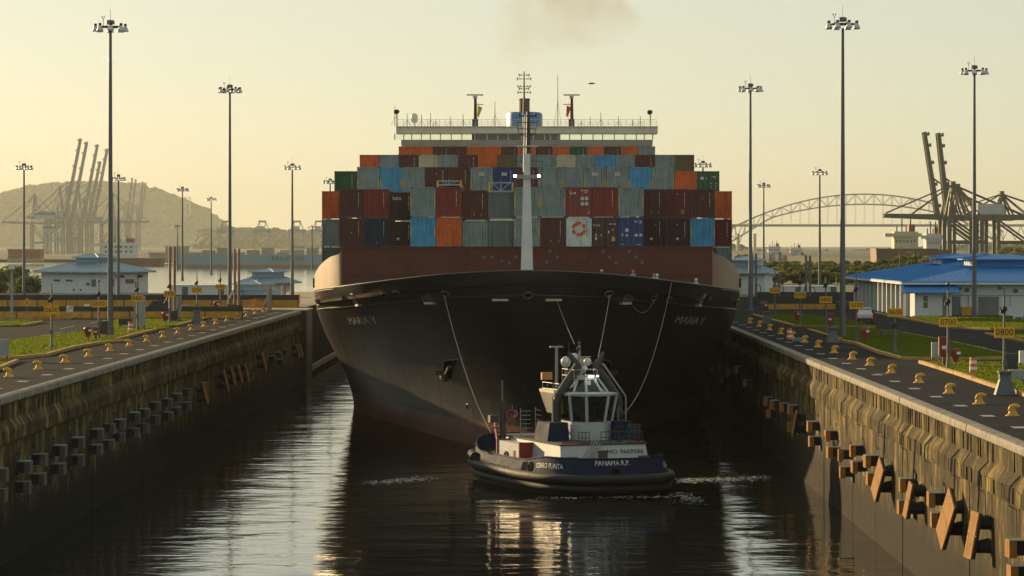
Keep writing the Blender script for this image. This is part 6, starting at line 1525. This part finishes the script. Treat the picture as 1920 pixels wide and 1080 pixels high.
for row, (Y, off, step) in enumerate(((1150, 0, 21), (980, 9, 23), (840, 22, 25), (730, 38, 28))):
    px = 1395 + row * 7; i = 0
    while px < 1950:
        i += 1; lm = trng.choice([0, 0, 1, 1, 2]) if row < 3 else trng.choice([1, 1, 2])
        tree(px, sky_at(px) + off + trng.uniform(-4, 5), Y, trng.randrange(5), lm, f"{cols_[lm]} tree, {ordinal(i)} from the left in the {['farthest', 'third', 'second', 'nearest'][row]} right bank row")
        px += step * trng.uniform(0.75, 1.25)
for i, (px, py, Y) in enumerate(((20, 488, 900), (-15, 495, 880), (52, 508, 860))):
    tree(px, py, Y, i, 0, f'dark tree at the left edge behind the {["slim light mast", "camera post", "roadside barrier"][i]}', base=-6)
tag(MB().box(-900, -135, 830, 1000, WL - 1, -6).build('left_islet', terr), kind='structure')
tag(MB().poly([(60, 610), (900, 610), (900, 1480), (40, 1480)], 0.004, 0.05).build('rough_grass', M('dry_grass', (0.13, 0.12, 0.04), 0.9, var=0.4, scale=0.2, bump=0.5)), kind='structure')
# palm
Yp = 800; p = AT(1716, 462, Yp); t = thing('palm_tree', 'palm tree standing above the roof of the blue building', 'tree', (p.x, Yp, 0))
MB().tube([(0, 0, 0), (0.2, 0, p.z * 0.5), (0, 0, p.z - 1)], [0.25, 0.18, 0.14], 7).build('trunk', bark, t)
for k in range(13):
    a = k * 0.52; rows = []
    for j in range(7):
        q = j / 6; r_ = 2.9 * q; z = p.z - 1 + 1.5 * q - 2.6 * q * q; wv = 0.42 * (1 - q) * (0.3 + 1.4 * min(1, q * 4)) + 0.03
        rows.append([(r_ * math.cos(a) - wv * math.sin(a), r_ * math.sin(a) + wv * math.cos(a), z - 0.15), (r_ * math.cos(a), r_ * math.sin(a), z), (r_ * math.cos(a) + wv * math.sin(a), r_ * math.sin(a) - wv * math.cos(a), z - 0.15)])
    MB().grid(rows).build('frond', leafms[0], t)

# ---------------------------------------------------------------- arched steel bridge
BRY = 7000.0; bs = F / BRY
brm = M('bridge_steel', (0.2, 0.2, 0.19), 0.6, var=0.05)
br = thing('arch_bridge', 'long steel arch bridge faint in the haze behind the right cranes', 'bridge', (0, BRY, 0))
def bx(px): return (px - CX) / bs
def bz(py): return H - (py - CY) / bs
def arc(px, top): # upper chord / lower chord heights in px
    u = (px - 1620) / 245.0
    return (364 + 62 * u * u) if top else (383 + 50 * u * u if abs(u) < 0.72 else 383 + 50 * 0.5184 + (abs(u) - 0.72) * 150)
N_ = 30
Xs = [1362 + (1880 - 1362) * k / N_ for k in range(N_ + 1)]
for yy in (-10, 10):
    m = MB()
    for ch in (True, False): m.tube([(bx(x), yy, bz(arc(x, ch))) for x in Xs], 1.9, 4)
    m.build('arch_chord', brm, br)
    m = MB()
    for k, x in enumerate(Xs):
        m.cyl((bx(x), yy, bz(arc(x, True))), (bx(x), yy, bz(arc(x, False))), 0.6, n=4)
        if k < N_: m.cyl((bx(x), yy, bz(arc(x, k % 2 == 0))), (bx(Xs[k+1]), yy, bz(arc(Xs[k+1], k % 2 == 1))), 0.55, n=4)
    m.build('arch_lattice', brm, br)
    m = MB()
    for x in Xs:
        if arc(x, False) < 418: m.cyl((bx(x), yy, bz(arc(x, False))), (bx(x), yy, bz(421)), 0.3, n=4)
    m.build('hangers', brm, br)
MB().box(bx(1200), bx(2300), -11, 11, bz(425), bz(420.5)).build('bridge_deck', brm, br)
m = MB(); m2 = MB()
for x in range(1200, 1380, 22): m.cyl((bx(x), 0, bz(424)), (bx(x + 11), 0, bz(455)), 1.0, n=4); m.cyl((bx(x + 11), 0, bz(455)), (bx(x + 22), 0, bz(424)), 1.0, n=4)
for x in range(1870, 2100, 22): m2.cyl((bx(x), 0, bz(424)), (bx(x + 11), 0, bz(450)), 1.0, n=4); m2.cyl((bx(x + 11), 0, bz(450)), (bx(x + 22), 0, bz(424)), 1.0, n=4)
m.build('approach_truss', brm, br); m2.build('approach_truss', brm, br)
for x in (1384, 1415, 1868, 1950): MB().box(bx(x) - 3, bx(x) + 3, -9, 9, WL + 3, bz(438)).build('pier', M('bridge_pier', (0.35, 0.34, 0.3), 0.8), br)

# ---------------------------------------------------------------- quay cranes
def crane(px, Y, label, gz, apex, boom_len, ang, d=1, mat=None, base_z=0.0, sc_=1.0, group='ship to shore cranes'):
    """d = +1 outreach to image right. gz girder height, apex height (m above datum), ang boom angle."""
    t = thing('quay_crane', label, 'crane', ((px - CX) * Y / F, Y, 0), 0, group); k = sc_
    lx = 24
    def rod(a, b, r, nm='brace'): return MB().cyl((a[0] * d, a[1], a[2]), (b[0] * d, b[1], b[2]), r, n=6).build(nm, mat, t)
    for x in (0, -lx):
        for y in (-9 * k, 9 * k):
            w_ = 1.9 * k; xx = x * d
            MB().box(xx - w_ / 2, xx + w_ / 2, y - w_ / 2, y + w_ / 2, base_z, gz).build('leg', mat, t)
    MB().box(min(0, -lx * d) - 0.6, max(0, -lx * d) + 0.6, -9.6 * k, -8.4 * k, base_z + (gz - base_z) * 0.35, base_z + (gz - base_z) * 0.35 + 2 * k).build('portal_beam', mat, t)
    rod((0, -9 * k, gz), (-lx, -9 * k, base_z + (gz - base_z) * 0.38), 0.6 * k); rod((0, 9 * k, gz), (-lx, 9 * k, base_z + (gz - base_z) * 0.38), 0.6 * k)
    x0, x1 = sorted((2 * k * d, -(lx + 24 * k) * d))
    for y in (-3.2 * k, 3.2 * k): MB().box(x0, x1, y - 0.8 * k, y + 0.8 * k, gz, gz + 2.6 * k).build('girder', mat, t)
    xa, xb = sorted((-(lx - 2) * d, -(lx + 12 * k) * d)); MB().box(xa, xb, -4 * k, 4 * k, gz + 2.7 * k, gz + 8 * k).build('machinery_house', M('crane_house', (0.4, 0.42, 0.42), 0.6), t)
    for y in (-4 * k, 4 * k):
        rod((0, y * 2, gz), (-3 * k, y * 0.5, apex), 0.9 * k, 'apex_frame'); rod((-lx * 0.55, y * 2, gz), (-3 * k, y * 0.5, apex), 0.6 * k, 'apex_frame')
        rod((-3 * k, y * 0.6, apex), (-(lx + 22 * k), y, gz + 2.4 * k), 0.35 * k, 'backstay'); rod((-3 * k, y * 0.6, apex), (-lx, y, gz + 2.4 * k), 0.35 * k, 'backstay')
    MB().box(-3 * k * d - 1.2 * k, -3 * k * d + 1.2 * k, -3 * k, 3 * k, apex - 1 * k, apex + 1.6 * k).build('apex_head', mat, t)
    a = R(ang); hx, hz = 2.5 * k, gz + 1.3 * k
    ex, ez = hx + boom_len * math.cos(a), hz + boom_len * math.sin(a)
    nx, nz = -math.sin(a) * 1.5 * k, math.cos(a) * 1.5 * k
    for y in (-3.2 * k, 3.2 * k):
        P = [(hx - nx, hz - nz), (ex - nx * 0.7, ez - nz * 0.7), (ex + nx * 0.7, ez + nz * 0.7), (hx + nx, hz + nz)]
        MB().add([(p[0] * d, y - 0.7 * k, p[1]) for p in P] + [(p[0] * d, y + 0.7 * k, p[1]) for p in P], [(0,1,2,3),(7,6,5,4),(0,4,5,1),(1,5,6,2),(2,6,7,3),(3,7,4,0)]).build('boom', mat, t)
    for q in (0.15, 0.4, 0.65, 0.85, 0.98):
        x, z = hx + (ex - hx) * q, hz + (ez - hz) * q
        MB().cyl((x * d, -3.2 * k, z), (x * d, 3.2 * k, z), 0.6 * k, n=6).build('boom_tie', mat, t)
        if ang > 40: MB().box(x * d - d * 2.4 * k - 0.8, x * d - d * 2.4 * k + 0.8, -2, 2, z - 1 * k, z + 1 * k).build('boom_bracket', mat, t)
    for q in ((0.5, 0.95) if ang < 40 else (0.45,)):
        for y in (-3 * k, 3 * k): rod((-3 * k, y * 0.6, apex), (hx + (ex - hx) * q, y, hz + (ez - hz) * q + 1.4 * k), 0.3 * k, 'forestay')
    return t
cg1 = M('crane_dark_green', (0.045, 0.055, 0.04), 0.6, var=0.1); cg2 = M('crane_haze_grey', (0.34, 0.33, 0.3), 0.6, var=0.1)  # second grey is lightened so the colour stands in for distance haze
RYc = 2300.0; zr = lambda py, Y=RYc: H - (py - CY) * Y / F
crane(1775, RYc, 'dark crane with its lowered boom pointing left', zr(412), zr(346), 43, 1.5, -1, cg1, 0.0, 1.45)
crane(1785, RYc + 60, 'dark crane with the right hand raised boom', zr(412, RYc + 60), zr(350, RYc + 60), 64, 83.5, -1, cg1, 0.0, 1.35)
crane(1766, RYc + 130, 'dark crane with the left hand raised boom, tip highest', zr(414, RYc + 130), zr(352, RYc + 130), 68, 81, -1, cg1, 0.0, 1.3)
crane(1868, RYc + 40, 'dark crane at the right edge with a lowered boom', zr(412, RYc), zr(362, RYc), 40, 1.0, -1, cg1, 0.0, 1.3)
LYc = 5600.0; zl = lambda py, Y=LYc: H - (py - CY) * Y / F
for i, (px, tip, dy, lab) in enumerate(((118, 262, 0, 'leftmost'), (131, 268, 90, 'second from the left'), (152, 273, 180, 'middle'), (163, 305, 260, 'shortest'), (172, 281, 330, 'rightmost'))):
    Y = LYc + dy; L_ = (zl(tip, Y) - zl(410, Y)) / math.sin(R(79))
    crane(px, Y, f'hazy left crane with raised boom, {lab} of the cluster', zl(410, Y), zl(352 if i != 3 else 372, Y), L_, 79, 1, cg2, WL + 3, 1.7)
crane(60, LYc + 60, 'hazy crane at far left with boom lowered to the left', zl(420), zl(365), 50, 2, -1, cg2, WL + 3, 1.5)
crane(215, LYc + 120, 'hazy crane with its boom lowered to the right over the white ship', zl(418), zl(360), 60, 1, 1, cg2, WL + 3, 1.5)
for i, (px, tip) in enumerate(((241, 335), (248, 337), (262, 341), (267, 342))):
    Y = 8000.0; L_ = (H - (tip - CY) * Y / F - (H - (415 - CY) * Y / F)) / math.sin(R(83))
    crane(px - 5, Y + 40 * i, f'faint small crane boom above the hill, {ordinal(i + 1)} from the left', H - (415 - CY) * Y / F, H - (385 - CY) * Y / F, L_, 83, 1, cg2, WL + 3, 1.3)
def rtg(px, Y, label):                            # A-frame topped gantry seen end on
    t = thing('gantry_crane', label, 'crane', ((px - CX) * Y / F, Y, 0), 0, 'distant gantry cranes'); s = Y / F
    for q in (-13, 13): MB().box(q * s - 1, q * s + 1, -6, 6, WL + 3, H - (433 - CY) * s).build('leg', cg2, t)
    MB().box(-17 * s, 17 * s, -6, 6, H - (436 - CY) * s, H - (430 - CY) * s).build('girder', cg2, t)
    for a, b in ((-12, -6), (12, 6), (-4, -6), (4, 6)): MB().cyl((a * s, 0, H - (430 - CY) * s), (b * s, 0, H - (416 - CY) * s), 0.9, n=5).build('frame_strut', cg2, t)
    MB().box(-7 * s, 7 * s, -3, 3, H - (417 - CY) * s, H - (413.5 - CY) * s).build('head_beam', cg2, t); MB().box(-9 * s, 3 * s, -4, 4, H - (430 - CY) * s, H - (424 - CY) * s).build('machinery_house', MATS['crane_house'], t)
for i, px in enumerate((424, 492, 557, 598)): rtg(px, 6500, f'distant gantry crane with an A frame top, {ordinal(i + 1)} from the left between hill and ship')
t = thing('lookout_tower', 'small lattice tower on the slope of the hazy hill', 'tower', ((352 - CX) * 19200 / F, 19200, 0)); s = 19200 / F
m = MB(); zt0, zt1 = H - (405 - CY) * s, H - (370 - CY) * s
for a in (-5, 5):
    for b in (-5, 5): m.cyl((a * 3, b * 3, zt0), (a * 3, b * 3, zt1), 2.2, n=4)
for k in range(4): z = zt0 + (zt1 - zt0) * k / 3; m.box(-18, 18, -18, 18, z - 1.5, z + 1.5)
m.build('lattice', cg2, t)

# ---------------------------------------------------------------- distant ships
t = thing('moored_ship', 'long pale blue hull with faint lettering moored across the left water', 'ship', ((520 - CX) * 2700 / F, 2700, WL)); s = 2700 / F
hb = M('pale_blue_hull', (0.2, 0.33, 0.4), 0.5, var=0.05)
MB().frus((-190 * s, 150 * s, 0, 32), (-196 * s, 150 * s, -1, 33), 2.5, 11.0).build('hull', hb, t); MB().frus((-188 * s, 150 * s, 0.2, 31.8), (-190 * s, 150 * s, 0, 32), -1, 2.5).build('boot_topping', M('boot_brown', (0.25, 0.15, 0.1), 0.7), t)
text_obj('hull_lettering', 'MAERSK', 5.2, M('hull_letters', (0.1, 0.12, 0.14), 0.6, var=0), t, (20 * s, -1.1, 7.5), sx=1.5)
m = MB(); [m.box((-170 + 28 * k) * s, (-150 + 28 * k) * s, 4, 28, 11, 13 + 2 * (k % 3)) for k in range(10)]; m.build('deck_cargo', M('cargo_tan', (0.3, 0.27, 0.2), 0.7), t)
def far_ship(label, px0, px1, ytop, ydeck, Y, wcol, d=1):
    s = Y / F; t = thing('distant_ship', label, 'ship', (((px0 + px1) / 2 - CX) * s, Y, WL)); w_ = (px1 - px0) / 2 * s; zt_ = H - (ytop - CY) * s - WL; zd = H - (ydeck - CY) * s - WL
    wm = M('ship_block_' + wcol, {'white': (0.6, 0.6, 0.55), 'cream': (0.5, 0.45, 0.28), 'pale': (0.45, 0.47, 0.47)}[wcol], 0.6, var=0.06)
    MB().frus((-w_ * 1.7, w_ * 1.7, 0, 30), (-w_ * 1.8, w_ * 1.8, -1, 30), -1, zd).build('hull', M('far_hull_brown', (0.12, 0.06, 0.04), 0.6), t)
    sup = MB().box(-w_ * 0.7, w_ * 0.7, 2, 16, zd, zt_).build('superstructure', wm, t); MB().box(-w_ * 1.25, w_ * 0.9, 1.5, 8, zt_ - 3, zt_ - 1).build('bridge_wing', wm, t)
    m = MB(); [m.cyl((w_ * q, 6, zt_), (w_ * q, 6, zt_ + 3 + 4 * (i % 2)), 0.35, n=5) for i, q in enumerate((-0.5, -0.2, 0.05, 0.3, 0.5))]; m.build('masts', darksteel, t)
    for j in range(2):
        for i in range(6): MB().box(-w_ * 0.6 + i * w_ * 0.21, -w_ * 0.6 + i * w_ * 0.21 + w_ * 0.09, 1.9, 1.995, zd + (zt_ - zd) * (0.35 + 0.3 * j), zd + (zt_ - zd) * (0.5 + 0.3 * j)).build('window', wing, sup)
    MB().box(w_ * 0.25, w_ * 0.6, 9, 15, zt_, zt_ + 4).build('funnel', M('funnel_red', (0.3, 0.06, 0.04), 0.6), t)
    return t
far_ship('white superstructure of a ship behind the roof of the left building', 178, 268, 455, 484, 2900, 'white')
far_ship('cream tanker superstructure behind the right trees', 1668, 1732, 434, 466, 1750, 'cream')
far_ship('pale ship block between the tanker and the dark crane legs', 1732, 1770, 438, 468, 1800, 'pale')
for i, (px0, px1, yt, lab) in enumerate(((1436, 1468, 462, 'left'), (1478, 1508, 465, 'right'))):
    Y = 4000; s = Y / F; t = far_ship(f'tiny hazy container ship under the arch bridge, {lab} one of two', px0, px1, yt, 487, Y, 'pale')
    for k in range(7):
        c = ['orange', 'white', 'red', 'grey', 'white', 'brown', 'grey'][k]; x = (px0 - (px0 + px1) / 2 - 6 + k * 6.0) * s; MB().box(x, x + 5.4 * s, -0.9, -0.1, H - (489 - CY) * s - WL, H - (477 - 4 * (k % 2) - CY) * s - WL).build('container_stack', cmat(c), t)
for i, (px, py, wd, h, Y) in enumerate(((92, 432, 24, 9, 3300), (80, 406, 30, 8, 3300), (45, 476, 60, 14, 3200), (330, 470, 40, 12, 3300), (300, 480, 40, 8, 3200), (395, 483, 46, 14, 3100), (540, 476, 26, 8, 3300), (560, 470, 16, 12, 3400))):
    p = AT(px, py + h / 2, Y); s = Y / F; t = thing('port_block', f"hazy port {'container stack' if i % 2 else 'building'} on the left shore, {ordinal(i + 1)} listed from the nearest hill side", 'port building', (p.x, Y, p.z))
    t['label'] = ['pale block hanging from a hazy crane at far left', 'white machinery box high on a hazy crane at far left', 'reddish stack low at the far left shore', 'tan block at the foot of the hazy hill', 'low tan block left of the long blue hull', 'white storage block above the left end of the blue hull', 'pale low block above the lettered blue hull', 'pale narrow block at the right end of the left shore'][i]
    MB().box(-wd / 2 * s, wd / 2 * s, 0, 25, 0, h * s).build('block_wall', M(['pale_block', 'pale_block', 'red_block', 'tan_block', 'tan_block', 'pale_block', 'pale_block', 'pale_block'][i], [(0.6, 0.6, 0.55), (0.6, 0.6, 0.55), (0.3, 0.1, 0.05), (0.35, 0.3, 0.2), (0.35, 0.3, 0.2), (0.6,) * 3, (0.6,) * 3, (0.6,) * 3][i], 0.7), t)
    MB().box(-wd / 2 * s - 1, wd / 2 * s + 1, -0.5, 25.5, h * s, h * s + 1.5).build('block_roof', M('block_roof', (0.3, 0.3, 0.28), 0.7), t)
    if py > 440: MB().box(-wd / 2 * s * 1.05, wd / 2 * s * 1.05, 1, 24, WL + 2.5 - p.z, 0).build('block_base', M('tan_block', (0.35, 0.3, 0.2), 0.7), t)

# ---------------------------------------------------------------- crew on the forecastle
def person_mesh():
    V = [(0, 0, 0.95), (0, 0, 1.15), (0, 0.0, 1.42), (0, 0.01, 1.53), (0, 0, 1.66), (0, 0, 1.74),
         (0.1, 0, 0.9), (0.12, 0.0, 0.5), (0.12, 0.03, 0.08), (0.12, -0.1, 0.03), (-0.1, 0, 0.9), (-0.12, 0, 0.5), (-0.12, 0.03, 0.08), (-0.12, -0.1, 0.03),
         (0.2, 0, 1.4), (0.27, -0.06, 1.15), (0.22, -0.26, 1.05), (0.2, -0.33, 1.06), (-0.2, 0, 1.4), (-0.27, -0.06, 1.15), (-0.22, -0.26, 1.05), (-0.2, -0.33, 1.06)]
    E = [(0, 1), (1, 2), (2, 3), (3, 4), (4, 5), (0, 6), (6, 7), (7, 8), (8, 9), (0, 10), (10, 11), (11, 12), (12, 13), (2, 14), (14, 15), (15, 16), (16, 17), (2, 18), (18, 19), (19, 20), (20, 21)]
    rad = [0.15, 0.14, 0.16, 0.06, 0.1, 0.085, 0.09, 0.065, 0.045, 0.04, 0.09, 0.065, 0.045, 0.04, 0.07, 0.05, 0.04, 0.035, 0.07, 0.05, 0.04, 0.035]
    me = bpy.data.meshes.new('pb'); me.from_pydata(V, E, []); o = bpy.data.objects.new('pb', me); C.objects.link(o)
    sk = o.modifiers.new('s', 'SKIN'); sub = o.modifiers.new('u', 'SUBSURF'); sub.levels = 1
    for i, r in enumerate(rad): me.skin_vertices[0].data[i].radius = (r, r)
    me.skin_vertices[0].data[0].use_root = True
    bpy.context.view_layer.update()
    res = bpy.data.meshes.new_from_object(o.evaluated_get(bpy.context.evaluated_depsgraph_get())); C.objects.unlink(o); bpy.data.objects.remove(o)
    res.name = 'body'; res.materials.clear(); res.materials.append(M('overall_blue', (0.1, 0.14, 0.22), 0.8)); return res
pmesh = person_mesh()
for px, py, hel, vest, label in ((1128, 505, (0.5, 0.6, 0.05), (0.4, 0.05, 0.04), 'person in red top and yellow green helmet on the bow'), (1187, 506, (0.55, 0.12, 0.04), (0.3, 0.28, 0.25), 'person in orange helmet and harness on the bow'),
                                 (1226, 512, (0.5, 0.1, 0.05), (0.35, 0.45, 0.55), 'person in red helmet and pale blue shirt on the bow'), (1232, 513, (0.65, 0.65, 0.62), (0.4, 0.5, 0.6), 'person in white helmet and pale blue shirt beside another on the bow'), (1305, 522, (0.65, 0.65, 0.62), (0.4, 0.5, 0.6), 'person in white helmet and blue shirt alone near the right bow edge')):
    x = (px - CX) / 20.2; Y = 289.0 + abs(x) * 0.5 + (0.5 if px == 1226 else 0); x = (px - CX) * Y / F
    base = AT(px, py, Y).z - 1.86
    MB().box(x - 0.7, x + 0.7, Y - 0.5, Y + 0.7, 4.0, base).build('mooring_platform', reddeck, ship)
    t = thing('person', label, 'person', (x, Y, base), R(200 + rng.uniform(-40, 40))); k = 1.0
    o = link('body', pmesh, t, mat=M('shirt_%d' % px, vest, 0.8, var=0.05)); o.scale = (k, k, k)
    h_ = MB().lathe([(0.17, -0.02), (0.15, 0.0), (0.135, 0.08), (0.09, 0.14), (0.02, 0.16)], (0, 0, 1.7 * k), 10).build('helmet', M('helmet_%d' % px, hel, 0.4, var=0), t, smooth=True)
    MB().lathe([(0.21, 1.08 * k), (0.22, 1.3 * k), (0.16, 1.46 * k)], (0, 0, 0), 10, sx=1, sy=0.85).build('vest', M('vest_%d' % px, vest, 0.8, var=0.05), t)
# bird
p = AT(1108, 157, 330); t = thing('bird', 'small dark bird flying right of the signal mast', 'bird', p); bk = M('bird_dark', (0.05, 0.045, 0.04), 0.8)
MB().tube([(-0.3, 0, 0), (0, 0, 0.02), (0.32, 0, -0.02)], [0.02, 0.09, 0.02], 6).build('body', bk, t)
for s in (-1, 1): MB().add([(0.08, 0, 0.03), (-0.1, 0, 0.03), (0.1 - s * 0.1 + s * 0.25, s * 0.5, 0.16), (0.25 + s * 0.35, s * 0.95, 0.05)], [(0, 1, 2), (0, 2, 3)]).build('wing', bk, t)

# ---------------------------------------------------------------- air: haze round everything, exhaust smoke
hz = bpy.data.materials.new('haze_air'); hz.use_nodes = True; n_ = hz.node_tree.nodes; n_.clear()
o_ = n_.new('ShaderNodeOutputMaterial'); v_ = n_.new('ShaderNodeVolumePrincipled')
v_.inputs['Color'].default_value = (0.78, 0.82, 0.74, 1); v_.inputs['Density'].default_value = HAZE = 0.000032; v_.inputs['Anisotropy'].default_value = 0.2
hz.node_tree.links.new(v_.outputs[0], o_.inputs['Volume'])
tag(MB().box(-15000, 15000, -600, 26000, WL - 6, 440).build('haze', hz), kind='stuff')

sm_m = bpy.data.materials.new('exhaust_smoke'); sm_m.use_nodes = True; N = sm_m.node_tree.nodes; L = sm_m.node_tree.links; N.clear()
o_ = N.new('ShaderNodeOutputMaterial'); v_ = N.new('ShaderNodeVolumePrincipled'); tc = N.new('ShaderNodeNewGeometry'); nz = N.new('ShaderNodeTexNoise')
nz.inputs['Scale'].default_value = 0.16; nz.inputs['Detail'].default_value = 4; nz.inputs['Roughness'].default_value = 0.6
mr = N.new('ShaderNodeMapRange'); mr.inputs[1].default_value = 0.36; mr.inputs[2].default_value = 0.7; mr.inputs[3].default_value = 0.0; mr.inputs[4].default_value = 0.036
L.new(tc.outputs['Position'], nz.inputs['Vector']); L.new(nz.outputs['Fac'], mr.inputs[0]); L.new(mr.outputs[0], v_.inputs['Density'])
v_.inputs['Color'].default_value = (0.85, 0.6, 0.33, 1); L.new(v_.outputs[0], o_.inputs['Volume'])
m = MB(); rows = []
P = [(982.5, 184, 0.8), (980, 150, 1.9), (974, 110, 3.6), (978, 70, 5.6), (1008, 30, 8.5), (1060, -10, 12), (1120, -60, 14)]
m.tube([AT(a, b, 549) for a, b, r_ in P], [r_ for a, b, r_ in P], 14)
sp = m.build('smoke_plume', sm_m); tag(sp, 'thin brown exhaust smoke drifting above the funnel', None, None, 'stuff')

fm_ = MB(); r6 = random.Random(3)
def wash(px0, py0, px1, py1, spread, n):
    a, b = GP(px0, py0, WL), GP(px1, py1, WL)
    for _ in range(n):
        q = r6.random(); p = a.lerp(b, q) + Vector((r6.gauss(0, 0.5), r6.gauss(0, spread), 0)); w_ = r6.uniform(0.04, 0.28) * (1.2 - q); d_ = r6.uniform(0.05, 0.2)
        an = r6.uniform(0, 3.14); c_, s_ = math.cos(an), math.sin(an); P = [(w_, 0), (w_ * 0.3, d_), (-w_ * 0.8, d_ * 0.6), (-w_, -d_ * 0.4), (w_ * 0.1, -d_)]
        fm_.add([(p.x + x * c_ - y * s_, p.y + x * s_ + y * c_, WL + 0.03 + r6.uniform(0, 0.03)) for x, y in P], [(0, 1, 2, 3, 4)])
wash(1275, 902, 1440, 896, 1.4, 420); wash(1270, 925, 1310, 945, 1.5, 160); wash(800, 898, 690, 906, 1.2, 260); wash(1255, 932, 1000, 935, 0.6, 120)
tag(fm_.build('foam', M('water_foam', (0.32, 0.33, 0.32), 0.8, var=0.1)), 'white propeller wash on the water either side of the tug', None, None, 'stuff')
